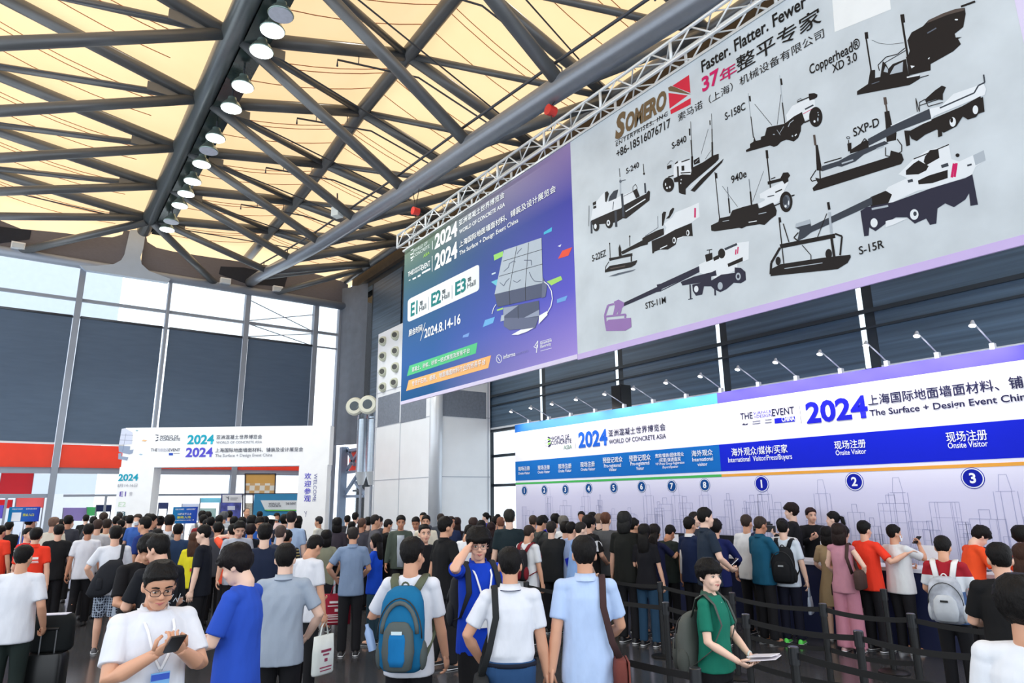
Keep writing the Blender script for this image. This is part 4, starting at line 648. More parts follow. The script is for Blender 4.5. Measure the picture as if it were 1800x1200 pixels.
# ================================================================ white duct tower with jet nozzles
XB, YF = 20.95, -11.8; XE = 26.3
D_ = empty('duct_tower', (23.6, -13, 0), label='tall white panelled ventilation tower with round jet nozzles beside the blue banner', cat='ventilation tower')
wp = mat('tower_panel', rgb(240, 243, 248), 0.4, 0.05, nz=0.03, nscale=1.5); seam = paint(184, 190, 202)
wb(MB().box(((XB+XE)/2, (YF-14.1)/2, 4.6), (XE-XB, 14.1+YF, 9.2)), 'body', wp, D_)
wb(MB().tube([(XB+0.12, YF-0.02, 0), (XB+0.12, YF-0.02, 9.2)], 0.24, 24), 'corner_column', paint(220, 225, 233, 0.3, 0.2), D_, smooth=True)
b = MB()
for z in (1.0, 2.9, 5.1, 6.55): b.box(((XB+XE)/2, YF+0.006, z), (XE-XB, 0.012, 0.03)); b.box((XB-0.006, (YF-14.1)/2, z), (0.012, 14.1+YF, 0.03))
for x in (23.9, 21.4, 26.2): b.box((x, YF+0.006, 3.8), (0.04, 0.012, 7.4))
b.box((XB-0.006, -14.0, 4.2), (0.012, 0.05, 8.2)); wb(b, 'panel_joint', seam, D_)
NZA = (-.62, .78, 0)
gm = mat('louvre_mesh', rgb(120, 128, 142), 0.6, nz=0.15, nscale=12, bump=0.3, bscale=60)
for q in ([(665, 699), (703, 690), (703, 742), (663, 749)], [(706, 689), (749, 690), (749, 734), (706, 741)]):
    P4 = [atY(a_, c_, YF+0.012) for a_, c_ in q]; z0, z1_ = P4[2].z, P4[0].z; wb(MB().box(((P4[0].x+P4[1].x)/2, YF+0.008, (z0+z1_)/2), (abs(P4[0].x-P4[1].x), 0.02, z1_-z0)), 'mesh_vent', gm, D_)
P4 = [atX(a_, c_, XB) for a_, c_ in ((772, 682), (854, 736))]; wb(MB().box((XB-0.008, (P4[0].y+P4[1].y)/2, (P4[0].z+P4[1].z)/2), (0.02, abs(P4[0].y-P4[1].y), abs(P4[0].z-P4[1].z))), 'mesh_vent', gm, D_)
for (qx, qy) in ((675, 600), (697, 590), (675, 627), (697, 618), (675, 654), (697, 646), (675, 681), (695, 673)):
    p = atY(qx, qy, YF); n_ = wb(MB().lathe((p.x, YF, p.z), [(0.20, -0.10), (0.215, 0.07), (0.20, 0.13), (0.15, 0.16), (0.14, 0.20)], 20, NZA), 'jet_nozzle', paint(196, 200, 184, 0.4), D_, auto=True)
    wb(MB().lathe((p.x, YF, p.z), [(0.115, 0.198), (0.115, 0.204)], 20, NZA), 'opening', paint(66, 68, 66), n_)
lb = wb(MB().box((27.9, -13.2, 1.35), (3.1, 0.8, 2.7)), 'base_cabinet', wp, D_)
for i, (qx, hx, hy, t) in enumerate(((637, 625, 715, 'left one'), (655, 648, 712, 'right one, touching the tower'))):
    p = atY(qx, 780, -12.45); zt_ = atY(qx, 733, -12.45).z; zb_ = atY(qx, 850, -12.45).z
    r = empty('duct_pipe', (p.x, -12.45, zb_), label='silver spiral duct pipe with a big cream nozzle mouth, ' + t, cat='duct', group='spiral duct pipes')
    ds = mat('duct_steel', rgb(186, 200, 214), 0.25, 0.7, nz=0.06, nscale=6, bump=0.25, bscale=12, stretch=(0.2, 0.2, 8))
    wb(MB().lathe((p.x, -12.45, 0), [(0.26, zb_+0.5), (0.26, zt_)], 24), 'pipe', ds, r, auto=True); wb(MB().lathe((p.x, -12.45, 0), [(0.12, zb_-0.05), (0.27, zb_+0.5), (0.28, zb_+0.53)], 24), 'cone', paint(214, 220, 226, 0.3, 0.3), r, auto=True)
    wb(MB().lathe((p.x, -12.45, 0), [(0.06, 0.0), (0.06, zb_)], 12), 'support_post', steel, r)
    hp = atY(hx, hy, -12.05); ax = Vector((-0.75, 0.62, 0.1)).normalized()
    wb(MB().tube([(p.x, -12.45, zt_-0.1), (p.x, -12.42, zt_+0.3), hp], [0.27, 0.27, 0.26], 20), 'elbow', ds, r, smooth=True)
    wb(MB().lathe(hp, [(0.26, -0.1), (0.42, 0.0), (0.43, 0.12), (0.36, 0.2)], 24, ax), 'nozzle', paint(224, 226, 212, 0.4), r, auto=True); wb(MB().lathe(hp, [(0.22, 0.19), (0.22, 0.206)], 24, ax), 'mouth', paint(70, 84, 96), r)
# ================================================================ white welcome portal
A0, A1 = atD(213, 750, 24.0), atD(574, 750, 24.0); A0.z = A1.z = 4.77
AU = Vector((A1.x-A0.x, A1.y-A0.y, 0)).normalized(); AN = Vector((-AU.y, AU.x, 0)); AN = AN if AN.dot(-A0) > 0 else -AN
def plA(x, y, off=0.0):
    r_ = ray(x, y); o_ = A0 + AN*off; return EYE + r_*((o_-EYE).dot(AN)/r_.dot(AN))
PT = empty('welcome_portal', (A0+A1)/2*1.0, label='white welcome gate with show titles across its header and lettered legs', cat='gate'); PT.location.z = 0
pw = paint(246, 247, 250, 0.45)
rot = Matrix((AU, -AN, Vector((0, 0, 1)))).transposed()
def ubox(xl, xr, za, zb, d0, d1): # spans seen x pixels along the portal
    ua, ub = (plA(xl, 850)-A0).dot(AU), (plA(xr, 850)-A0).dot(AU); c = A0 + AU*((ua+ub)/2) + AN*((d0+d1)/2); c.z = (za+zb)/2
    return MB().box(c, (ub-ua, abs(d1-d0), zb-za), rot)
zh = plA(360, 819).z
wb(ubox(209, 576, zh, 4.77, -0.5, 0), 'header', pw, PT); wb(ubox(207, 268, 0, zh, -0.5, 0), 'leg', pw, PT); wb(ubox(524, 574, 0, zh, -0.5, 0), 'leg', pw, PT)
G = Panel(plA, AU, PZ_, AN, PT); G.step = 0.004; T = G.text; oA, oC = (180, 730), (400, 730)
TL, VI, DK = ink(24, 164, 190), ink(88, 82, 206), ink(70, 74, 92)
T('WORLD OF', (281, 769.5), (314, 765), DK, h=4.3); T('CONCRETE', (281, 774.5), (317, 770), DK, h=4.5); T('2024', (329, 780), (377, 765), TL, 0.03, h=15); T('亚洲混凝土世界博览会', (380, 772), (461, 764.5), DK, 0.004, h=7.5); T('WORLD OF CONCRETE ASIA', (380, 779.5), (461, 775.5), ink(150, 154, 166), h=4)
T('THE', (265, 793), (277, 788.5), DK, h=4.7); T('SURFACE', (278, 790.5), (296, 788), ink(170, 172, 190), h=2.5); T('+DESIGN', (278, 793.5), (296, 791), ink(170, 172, 190), h=2.5); T('EVENT', (296.5, 793), (317, 788.5), DK, h=4.7)
T('2024', (326, 802.5), (375, 787), VI, 0.03, h=15); T('上海国际地面墙面材料、铺装及设计展览会', (378, 795), (533, 787.5), DK, 0.004, h=7.5); T('The Surface + Design Event China', (378, 803), (479, 797.5), ink(150, 154, 166), h=5)
T('2024', (207.5, 844.5), (244, 833), TL, 0.03, h=11); T('8月14-16日', (206, 856), (242, 850), ink(190, 192, 200), h=6); T('E1', (210, 872), (222, 864), ink(92, 72, 170), 0.01, h=8); T('馆', (227, 871), (233, 864), ink(200, 200, 208), h=7); T('E2', (208, 890), (222, 881), ink(206, 228, 206), 0.01, h=8); T('E3', (205, 907), (221, 898), ink(60, 100, 110), 0.01, h=8)
for i, ch in enumerate('欢迎参观'): T(ch, (535-0.3*i, 842+13.2*i), (547.5-0.3*i, 831+13.2*i), VI, 0.008, h=11)
T('WELCOME', (549.5, 881), (558, 832), ink(96, 100, 160), 0.0, vert=True)
SH = [(ink(150, 164, 190), px(oA, 6, p)) for p in ([(172, 318), (295, 325), (290, 365), (330, 358), (318, 398), (285, 410), (175, 385)], [(170, 400), (205, 395), (200, 465), (168, 460)], [(200, 430), (275, 440), (262, 475), (198, 462)])] + [(ink(210, 216, 236), px(oA, 6, [(205, 140), (240, 135), (320, 180), (310, 300), (175, 310)])), (ink(240, 196, 150), px(oA, 6, [(415, 270), (430, 255), (475, 258), (455, 275)])), (ink(150, 190, 200), px(oA, 6, [(350, 158), (365, 152), (382, 160), (366, 168)])), (ink(170, 200, 220), px(oA, 6, [(385, 412), (400, 402), (428, 410), (410, 418)]))]
SH += [(ink(96, 108, 140), stroke(*px(oA, 6, q), 0.5)) for q in (((250, 190), (215, 380)), ((190, 205), (325, 210)), ((180, 258), (322, 262)))] + [(ink(46, 84, 190), px(oA, 6, [(702, 395), (745, 395), (745, 420), (702, 420)])), (DK, stroke((305, 796.5), (316, 796.5), 0.7))]
SH += [(DK, px(oA, 6, p)) for p in ([(562, 200), (595, 205), (590, 214), (560, 208)], [(575, 228), (592, 226), (592, 236), (575, 240)], [(560, 262), (590, 252), (590, 262), (563, 274)])] + [(ink(140, 140, 170), stroke((535, 898), (538, 904), 0.8)), (ink(140, 140, 170), stroke((539, 898), (537, 908), 0.8))]
G.polys('printed_graphics', SH, 2)
wb(ubox(268, 524, zh-0.03, zh, -0.4, 0.02), 'header_edge', paint(222, 224, 232), PT)
# ================================================================ booths, posters and signs beyond the portal
def flat(px4, X, th, M, name, parent=None, **k):
    P_ = [atX(a_, c_, X) for a_, c_ in px4]; return tag(wb(MB().prism(P_, (th, 0, 0)), name, M, parent), **k)
BX = 33.6
b1 = empty('exhibition_booth', atX(480, 890, BX), label='blue booth backdrop with a slanted white title board beyond the portal', cat='booth'); b1.location.z = 0
def toground(px4, X): # rectangle reaching the floor
    P_ = [atX(a_, c_, X) for a_, c_ in px4]; return [P_[0], P_[1], Vector((X, P_[1].y, 0)), Vector((X, P_[0].y, 0))]
wb(MB().prism(toground([(448, 868), (523, 868)], BX), (0.1, 0, 0)), 'backdrop', paint(52, 140, 190), b1)
flat([(458, 879), (523, 879), (523, 896), (466, 896)], BX-0.05, 0.04, paint(232, 238, 244), 'title_board', b1); flat([(464, 895.5), (523, 895.5), (523, 898), (470, 898)], BX-0.06, 0.04, ink(110, 200, 90), 'green_edge', b1)
Bp = Panel(lambda x, y: atX(x, y, BX-0.06), (0, -1, 0), PZ_, (-1, 0, 0), b1)
Bp.text('WORLD OF', (472, 887), (492, 883), DK, h=3.6); Bp.text('CONCRETE', (472, 891), (494, 887.5), DK, h=3.2); Bp.text('THE EVENT', (502, 887), (520, 883), DK, h=4)
b2 = empty('exhibition_booth', atX(456, 850, BX+0.3), label='tan panel with white checker lower half framed in black beyond the portal', cat='booth'); b2.location.z = 0
chk = bpy.data.materials.new('checker_print'); chk.use_nodes = True; nt = chk.node_tree; tc = nt.nodes.new('ShaderNodeTexCoord'); ck = nt.nodes.new('ShaderNodeTexChecker'); ck.inputs['Scale'].default_value = 4.2
ck.inputs['Color1'].default_value = (*rgb(240, 234, 224), 1); ck.inputs['Color2'].default_value = (*rgb(222, 178, 120), 1); nt.links.new(tc.outputs['Object'], ck.inputs[0]); nt.links.new(ck.outputs[0], nt.nodes['Principled BSDF'].inputs[0])
flat([(432, 833), (484, 833), (483, 849), (432, 849)], BX+0.3, 0.06, paint(224, 172, 92), 'tan_panel', b2); flat([(432, 849), (483, 849), (482, 867), (431, 867)], BX+0.3, 0.06, chk, 'checker_panel', b2)
fr = MB()
for a_, c_ in (((431, 832), (430, 925)), ((484.5, 832), (483, 868)), ((431, 832.5), (485, 832.5)), ((430, 867.5), (524, 867.5)), ((445, 868), (444, 925)), ((427, 868), (426, 925))): fr.bar(atX(*a_, BX+0.28), atX(*c_, BX+0.28), 0.05, 0.05)
wb(fr, 'frame', paint(56, 50, 62), b2); flat([(430, 884), (446, 884), (445, 912), (429, 912)], BX+0.3, 0.05, mat('zigzag_print', rgb(226, 214, 196), 0.7, nz=0.3, nscale=20), 'zigzag_panel', b2); wb(MB().bar(atX(430, 905, BX+0.3), Vector((BX+0.3, atX(430, 905, BX).y, 0)), 0.05, 0.05), 'post', paint(56, 50, 62), b2)
b3 = empty('display_stand', atX(408, 890, BX-0.2), label='narrow stand with white logo panel over a blue conference picture', cat='display stand'); b3.location.z = 0
wb(MB().prism(toground([(390, 868), (426, 868)], BX-0.2), (0.12, 0, 0)), 'column', paint(40, 52, 120), b3); flat([(391, 869), (425, 869), (425, 883), (391, 883)], BX-0.22, 0.02, paint(232, 234, 242), 'logo_panel', b3)
flat([(389, 884), (424, 884), (423, 915), (388, 915)], BX-0.22, 0.02, mat('conference_picture', rgb(84, 92, 176), 0.6, nz=0.6, nscale=3), 'picture', b3); flat([(400, 889), (413, 889), (413, 896), (400, 896)], BX-0.24, 0.02, paint(210, 216, 240), 'bright_screen', b3)
Bq = Panel(lambda x, y: atX(x, y, BX-0.23), (0, -1, 0), PZ_, (-1, 0, 0), b3); Bq.polys('logo_mark', [(DK, stroke((398, 873), (402, 876), 1)), (DK, stroke((402, 872), (401, 880), 1)), (GY, stroke((405, 875), (418, 875), 0.6)), (GY, stroke((405, 878), (416, 878), 0.6))])
for nm, lab, q, M, X_ in (('poster', 'big red poster outside the glass at the left picture edge', [(4, 827), (60, 827), (55, 868), (-4, 868)], redm and ink(226, 40, 66), 36.9), ('poster', 'pale pink poster behind the lower glass left of the mullion', [(29, 873), (78, 873), (76, 892), (28, 892)], ink(246, 150, 150), 36.5), ('poster', 'small red poster low at the left picture edge', [(-8, 878), (22, 878), (21, 893), (-8, 893)], ink(232, 70, 80), 36.5),
        ('poster', 'lilac and white poster board outside, left of the portal leg', [(112, 892), (152, 892), (151, 915), (111, 915)], ink(176, 164, 206), 36.8), ('poster', 'green booth board outside, left of the portal leg', [(153, 891), (170, 891), (170, 906), (153, 906)], ink(120, 206, 150), 36.9), ('poster', 'dark blue title board over a green edge, left of the portal leg', [(170, 887), (196, 887), (195, 899), (169, 899)], ink(62, 78, 122), 36.7), ('poster', 'pale teal booth sign seen through the portal', [(353, 875), (388, 875), (388, 883), (353, 883)], ink(170, 222, 234), 36.7), ('poster', 'white board with grey frame seen above the blue rule sign', [(321, 885), (351, 885), (351, 915), (321, 915)], ink(224, 228, 238), 36.9), ('poster', 'grey green framed board through the portal, right of the rule sign', [(352, 893), (380, 893), (379, 918), (352, 918)], ink(196, 214, 210), 36.5), ('poster', 'round dark emblem poster through the portal, left of the rule sign', [(280, 883), (296, 883), (295, 894), (280, 894)], ink(96, 108, 150), 36.6)):
    P_ = [atX(a_, c_, X_) for a_, c_ in q]; o = wb(MB().prism(P_, (0.05, 0, 0)), nm, mat(M.name + '_backlit', tuple(M.diffuse_color)[:3], 0.6, nz=0.04, trans=0.55)); tag(o, lab, 'poster', 'posters outside the glass')
    lg = MB(); lg.bar(Vector((X_+0.1, P_[2].y, 0)), P_[1]+Vector((0.1, 0, 0)), 0.05, 0.05); lg.bar(Vector((X_+0.1, P_[3].y, 0)), P_[0]+Vector((0.1, 0, 0)), 0.05, 0.05); wb(lg, 'frame', paint(150, 154, 164), o)
def rulesign(q, D, lab, body, M2, pole_x):
    a_, c_ = atD(q[0], q[2], D), atD(q[1], q[3], D); cx = (a_+c_)/2; w_ = math.hypot(a_.x-c_.x, a_.y-c_.y); h_ = a_.z-c_.z
    r = empty('sign_stand', (cx.x, cx.y, 0), math.atan2(c_.y-a_.y, c_.x-a_.x), label=lab, cat='sign', group='blue sign stands')
    MB().box((0, 0, cx.z), (w_, 0.03, h_)).build('board', M2, r); MB().tube([(0, 0.02, 0.02), (0, 0.02, cx.z-h_/2)], 0.02, 10).build('pole', paint(200, 204, 212, 0.25, 0.6), r); MB().lathe((0, 0.02, 0), [(0.2, 0.0), (0.2, 0.015), (0.05, 0.03)], 20).build('base', paint(180, 184, 190, 0.3, 0.5), r)
    for st, u0, u1, v0, v1, M3 in body:
        me = glyphs(st, 0.012); xs_ = [v.co.x for v in me.vertices]; y_ = [v.co.y for v in me.vertices]
        for v in me.vertices: v.co = (w_*(u0-0.5+(u1-u0)*(v.co.x-min(xs_))/(max(xs_)-min(xs_))), -0.018 - v.co.z*.0015, cx.z + h_*(v0-0.5+(v1-v0)*(v.co.y-min(y_))/(max(y_)-min(y_))))
        me.materials.clear(); me.materials.append(M3); o = bpy.data.objects.new('lettering', me); COL.objects.link(o); o.parent = r
    return r
sgn = ramp_mat('rule_sign_print', 0, -0.25, 0.25, [(0, (20, 128, 176)), (0.5, (24, 92, 176)), (1, (30, 60, 168))]); YL = ink(226, 226, 90)
rulesign((305, 345, 891, 919.5), 13.5, 'blue rule sign on a silver pole in the middle of the crowd', [('18岁以下人士', 0.22, 0.78, 0.52, 0.64, WH), ('谢绝入场', 0.2, 0.76, 0.3, 0.46, YL), ('No admittance under 18', 0.06, 0.9, 0.18, 0.24, WH), ('WORLD OF CONCRETE', 0.1, 0.45, 0.82, 0.9, WH), ('SURFACE EVENT', 0.56, 0.92, 0.82, 0.9, WH)], sgn, 0)
rr = rulesign((17.5, 67, 891, 916), 12.5, 'blue sign with a blank white square at the left, behind the masked person', [('观众入口', 0.48, 0.85, 0.36, 0.55, YL), ('WORLD OF CONCRETE', 0.1, 0.45, 0.82, 0.9, WH), ('SURFACE EVENT', 0.56, 0.92, 0.82, 0.9, WH)], sgn, 0)
MB().box((-0.12, -0.018, atD(42, 908, 12.5).z), (0.16, 0.006, 0.16)).build('blank_square', paint(226, 230, 236), rr)
rulesign((-18, 3, 888, 911), 12.3, 'violet sign mostly cut off by the left picture edge', [], paint(92, 70, 196), 0)
# ================================================================ people
PEND = []     # (object, voxel, smooth rounds, hand builder or None): fused in one go at the end
def superring(c, a, b_, n=20, e=2.0, ang=0.0):
    out = []
    for k in range(n):
        t = 2*math.pi*k/n; ct, st = math.cos(t), math.sin(t)
        out.append(Vector((c[0] + a*math.copysign(abs(ct)**(2/e), ct), c[1] + b_*math.copysign(abs(st)**(2/e), st), c[2])))
    return out
HEADP = [(0.000, .020, .074, .030), (0.012, .036, .088, .000), (0.035, .050, .091, -.035), (0.060, .059, .090, -.060), (0.085, .067, .088, -.078), (0.113, .071, .084, -.089), (0.140, .074, .090, -.093), (0.170, .075, .087, -.094), (0.195, .070, .074, -.087), (0.215, .058, .055, -.071), (0.230, .036, .028, -.044), (0.237, .012, .006, -.014)]
def headrow(z):
    z = min(max(z, 0), 0.2369)
    for r0, r1 in zip(HEADP, HEADP[1:]):
        if z <= r1[0]: t = (z-r0[0])/(r1[0]-r0[0]); return tuple(r0[i]+(r1[i]-r0[i])*t for i in (1, 2, 3))
def headpt(th, z, off=0.0):   # th: 0 = front, pi = back
    wd, yf, yb = headrow(z); cy = (yf+yb)/2; ry = (yf-yb)/2
    return Vector(((wd+off)*math.sin(th), cy + (ry+off)*math.cos(th), z))
def ik(S_, W_, l1, l2, pole):
    d = W_-S_; D = min(d.length, (l1+l2)*0.999); d.normalize(); a = (l1*l1 - l2*l2 + D*D)/(2*D); hh = math.sqrt(max(l1*l1-a*a, 0)); p = Vector(pole); p = (p - d*p.dot(d)).normalized()
    return S_ + d*a + p*hh, S_ + d*D
def hand(b, wr, d, pn, side, curl, s, pinch=0.0):
    fx = d.normalized(); pn = (pn - fx*pn.dot(fx)).normalized(); lat = fx.cross(pn)*side
    P = lambda u, v, w_: wr + (fx*u + lat*v + pn*w_)*s
    b.tube([P(-.02, 0, 0), P(.02, 0, 0), P(.06, .002, .002), P(.092, 0, .004)], [(.026*s, .019*s), (.032*s, .017*s), (.040*s, .015*s), (.038*s, .012*s)], 10, ref=lat)
    for v, L_, r_, sp in ((.029, .074, .0088, .10), (.010, .083, .0090, .03), (-.010, .077, .0086, -.04), (-.029, .060, .0076, -.12)):
        p = P(.088, v, .003); a = 0.15; pts = [p]; rs_ = [r_*s]; c = curl*(1.0 + (0.15 if v < 0 else 0) - (pinch if v > 0.02 else 0))
        for seg_ in (0.45, 0.32, 0.23):
            a += c*0.8; q = (fx*math.cos(a) + pn*math.sin(a)) + lat*(sp*0.6); p = p + q.normalized()*(L_*seg_*s); pts.append(p); rs_.append(r_*s*(1.0 - 0.28*len(pts)/4))
        b.tube(pts, rs_, 7)
    t0 = P(.022, .030, .004); t1 = P(.055, .052, .020+.012*curl); t2 = P(.088-.01*curl, .050-.012*curl, .034+.018*curl); b.tube([t0, t1, t2], [.0125*s, .0115*s, .008*s], 8)
ARMS = {  # wrist target (right side; mirrored for the left), elbow hint, palm direction, finger curl
    'down': ((.265, .035, .835), (.25, -1, 0), (-1, .15, 0), .45), 'downb': ((.255, -.07, .845), (.3, -1, 0), (-1, .1, .1), .5), 'downf': ((.25, .14, .86), (.3, -1, 0), (-1, .2, 0), .5),
    'phone': ((.075, .27, 1.13), (.8, -.35, -1), (-.45, -.25, 1), .95), 'phonehigh': ((.075, .27, 1.27), (.8, -.2, -1), (-.45, -.4, 1), .95), 'low': ((.12, .24, 1.02), (.8, -.5, -.6), (-.6, -.2, 1), .8),
    'ear': ((.115, .055, 1.555), (1, .35, -1), (-1, .1, .1), .9), 'fist': ((.135, .10, 1.60), (.7, .25, -1), (-.7, -.3, .1), 1.3), 'back': ((.055, -.165, .97), (1, -.4, 0), (-.2, -1, 0), .8), 'counter': ((.17, .33, 1.08), (1, -.3, -.6), (-.2, 0, -1), .4),
    'reach': ((.12, .44, 1.28), (.8, -.2, -1), (-.6, .2, -.6), .7), 'waist': ((.21, .12, .98), (1, -.7, 0), (-1, .4, .3), .6), 'strap': ((.10, .16, 1.27), (1, -.1, -1), (-.3, -1, .2), 1.1), 'carry': ((.25, .06, .83), (.3, -1, 0), (-1, .1, 0), 1.25), 'pull': ((.24, .10, .93), (.4, -1, 0), (-1, .3, -.3), 1.2)}
SKIN = [mat('skin_a', rgb(226, 176, 150), 0.5, nz=0.05, nscale=6), mat('skin_b', rgb(212, 158, 128), 0.5, nz=0.05, nscale=6), mat('skin_c', rgb(192, 134, 104), 0.5, nz=0.06, nscale=6), mat('skin_d', rgb(236, 196, 174), 0.5, nz=0.04, nscale=6)]
def hairm(r, g, b): return mat('hair_%d_%d_%d' % (r, g, b), rgb(r*.8, g*.8, b*.8), 0.55, spec=0.18, nz=0.25, nscale=30, bump=0.5, bscale=90, stretch=(1, 1, 0.25))
BLK_H = (24, 21, 21)
PEOPLE = []
def person(x, y, label, ang=0, H=1.72, D=None, hair='short', hc=BLK_H, shirt=('tee', (235, 236, 240)), legs=('pants', (28, 28, 32)), L='down', Rr='down', pitch=0.0, yaw=0.0, lean=0.0, fat=1.0, fem=False, skin=None, walk=0.0, shoe=(30, 30, 34), extra=(), group='visitors in the crowd', collar=None, vox=None, foot=None, tuck=False, face=None, hemz=None):
    """x, y: crown of the head as seen; ang: 0 = back to the viewer, 90 = facing right, 180 = facing the viewer"""
    rnd = random.Random(int(x*7+y*13))
    if foot: p = atZ(foot[0], foot[1], 0.0); r_ = ray(x, y); H = EYE.z + r_.z*math.hypot(p.x, p.y)/math.hypot(r_.x, r_.y)
    elif D is not None: p = atD(x, y, D); H = p.z
    else: p = atZ(x, y, H)
    lim = -10.24 if 'counter' in group and 'queu' in group else -11.25 if 'staff' in group else None
    if lim is not None and (p.y < lim or lim < -11): k = lim/p.y; r_ = ray(x, y); p = EYE + r_*(p.y*k/r_.y) if not foot else p; H = p.z if not foot else H
    if not foot: # keep people from standing inside one another
        Dc = (p-EYE).dot(FWD); r_ = ray(x, y)
        for k in range(0, 41):
            dd = (1 if k % 2 else -1)*.08*((k+1)//2); q = EYE + r_*(Dc+dd)
            if lim is not None and ((lim > -11 and q.y < lim-.02) or (lim < -11 and q.y > lim+.1)): continue
            if lim is None and q.z < EYE.z and not 1.5 < q.z < 2.0 and k: continue
            if all(math.hypot(q.x-o_['xy'][0], q.y-o_['xy'][1]) > (.34 if 'queu' in group else .46 if Dc > 7 else .40) for o_ in PEOPLE): p = q; H = p.z; break
    dist = math.hypot(p.x, p.y); az = math.atan2(p.y, p.x); s = H/1.75
    if lean: s = s/(0.55+0.45*math.cos(lean))
    root = empty('person', (p.x, p.y, 0), az - math.radians(ang) - math.pi/2, label=label, cat='person', group=group)
    if lean: # keep the head where it is seen
        root.location -= Matrix.Rotation(root.rotation_euler.z, 3, 'Z') @ Vector((0, math.sin(lean)*0.62*s, 0))
    root['dist'] = dist; del root['dist']
    sk = SKIN[skin if skin is not None else rnd.choice([0, 0, 1, 1, 2, 3])]
    Lm = Matrix.Rotation(-lean, 3, 'X'); HP = Vector((0, 0, .95*s))
    up = lambda v: (Lm @ (v*s - HP) + HP)
    sw = (.148 if fem else .166) * (1+(fat-1)*.35); f2 = fat
    n = 20 if dist < 8 else 14
    # --- head
    NP = Vector((0, -.012, 1.49)); Hm = Matrix.Rotation(math.radians(yaw), 3, 'Z') @ Matrix.Rotation(-pitch, 3, 'X'); HB = Vector((0, .004, 1.513))
    hp = lambda v: up(NP + Hm @ (HB - NP + v))
    b = MB(); rings = []
    for (z, wd, yf, yb) in HEADP: rings.append([hp(q) for q in superring((0, (yf+yb)/2, z), wd*(1+(fat-1)*.25), (yf-yb)/2, n, 2.25)])
    b.loft(rings)
    b.tube([hp(Vector((0, .084, .122))), hp(Vector((0, .097, .100))), hp(Vector((0, .104, .086))), hp(Vector((0, .090, .078)))], [.008*s, .011*s, .0145*s, .009*s], 8)
    for sx in (-1, 1):
        b.ell(hp(Vector((sx*.014, .093, .084))), (.009*s, .009*s, .008*s), 8, 5)
        b.ell(hp(Vector((sx*.079, -.008, .105))), (.011*s, .021*s, .033*s), 10, 7)
        b.ell(hp(Vector((sx*.040, .070, .075))), (.024*s, .018*s, .024*s), 10, 7)
    b.ell(hp(Vector((0, .089, .050))), (.024*s, .009*s, .011*s), 10, 6)
    b.tube([hp(Vector((0, -.012, .06))), up(Vector((0, -.014, 1.50))), up(Vector((0, -.008, 1.45)))], [(.054*s*(.85 if fem else 1), .056*s*(.85 if fem else 1)), (.056*s*(.85 if fem else 1), .058*s*(.85 if fem else 1)), .062*s], n)
    # --- torso and legs of the body itself
    tor = [(.84, .150, .100), (.95, .160, .108), (1.06, .138, .100), (1.16, .136, .098), (1.28, .152, .104), (1.35, .146, .092), (1.40, .118, .072), (1.44, .078, .060), (1.475, .058, .056)]
    if fem: tor = [(z, w_*(.98 if z < 1.0 else .85), d_*.92) for z, w_, d_ in tor]
    b.loft([[up(v) for v in superring((0, .004 if z > 1 else -.004, z), w_*(1+(f2-1)*.8), d_*f2, n, 2.3)] for z, w_, d_ in tor])
    for sx in (-1, 1): b.tube([up(Vector((0, -.005, 1.43))), up(Vector((sx*sw*.6, -.006, 1.415))), up(Vector((sx*sw, 0, 1.405)))], [.045*s, .042*s, .045*s], 10)
    hips, feet_ = {}, {}
    for sx in (-1, 1):
        ph = walk*sx; hip = Vector((sx*.085*f2, 0, .90))*s; kn = Vector((sx*.095, .015 + .17*ph + (.05 if ph < 0 else 0), .485))*s; an = Vector((sx*.10, .27*ph - (.06 if ph < 0 else 0), .085 + (.05*abs(walk)*3 if ph < 0 else 0)))*s
        hips[sx] = (hip, kn, an); b.tube([hip+Vector((0, 0, .04*s)), hip.lerp(kn, .45), kn, kn.lerp(an, .35) + Vector((0, -.012*s, 0)), an], [.082*s*f2, .07*s*f2**.5, .052*s, .055*s, .036*s], 12)
        b.ell(an + Vector((0, .05, -.035))*s, (.038*s, .105*s, .036*s), 10, 7)
    HB_ = MB(); arm = {}
    for sx, nm in ((-1, L), (1, Rr)):
        wr_t, pole, pn, curl = ARMS[nm] if isinstance(nm, str) else nm
        m_ = lambda v: Vector((v[0]*sx, v[1], v[2]))
        Sh = up(Vector((sx*sw, 0, 1.415))); W_ = up(m_(wr_t)); E_, W_ = ik(Sh, W_, .285*s, .25*s, m_(pole)); arm[sx] = (Sh, E_, W_)
        k_ = (.86 if fem else 1)*(1+(fat-1)*.4)
        b.tube([Sh, Sh.lerp(E_, .4), E_, E_.lerp(W_, .3), W_, W_ + (W_-E_).normalized()*.02*s], [.047*s*k_, .048*s*k_, .040*s*k_, .042*s*k_, .028*s*k_, .026*s*k_], 12)
        hand(HB_, W_, W_-E_, m_(pn), sx, curl, s*(.9 if fem else 1)*1.02)
    v0 = vox or (.0075 if dist < 5 else .010 if dist < 8 else .014 if dist < 13 else .018)
    body = b.build('body', sk, root, True); PEND.append((body, v0*.9, 3, HB_))
    # --- face
    fd = (ang + yaw*-1) % 360
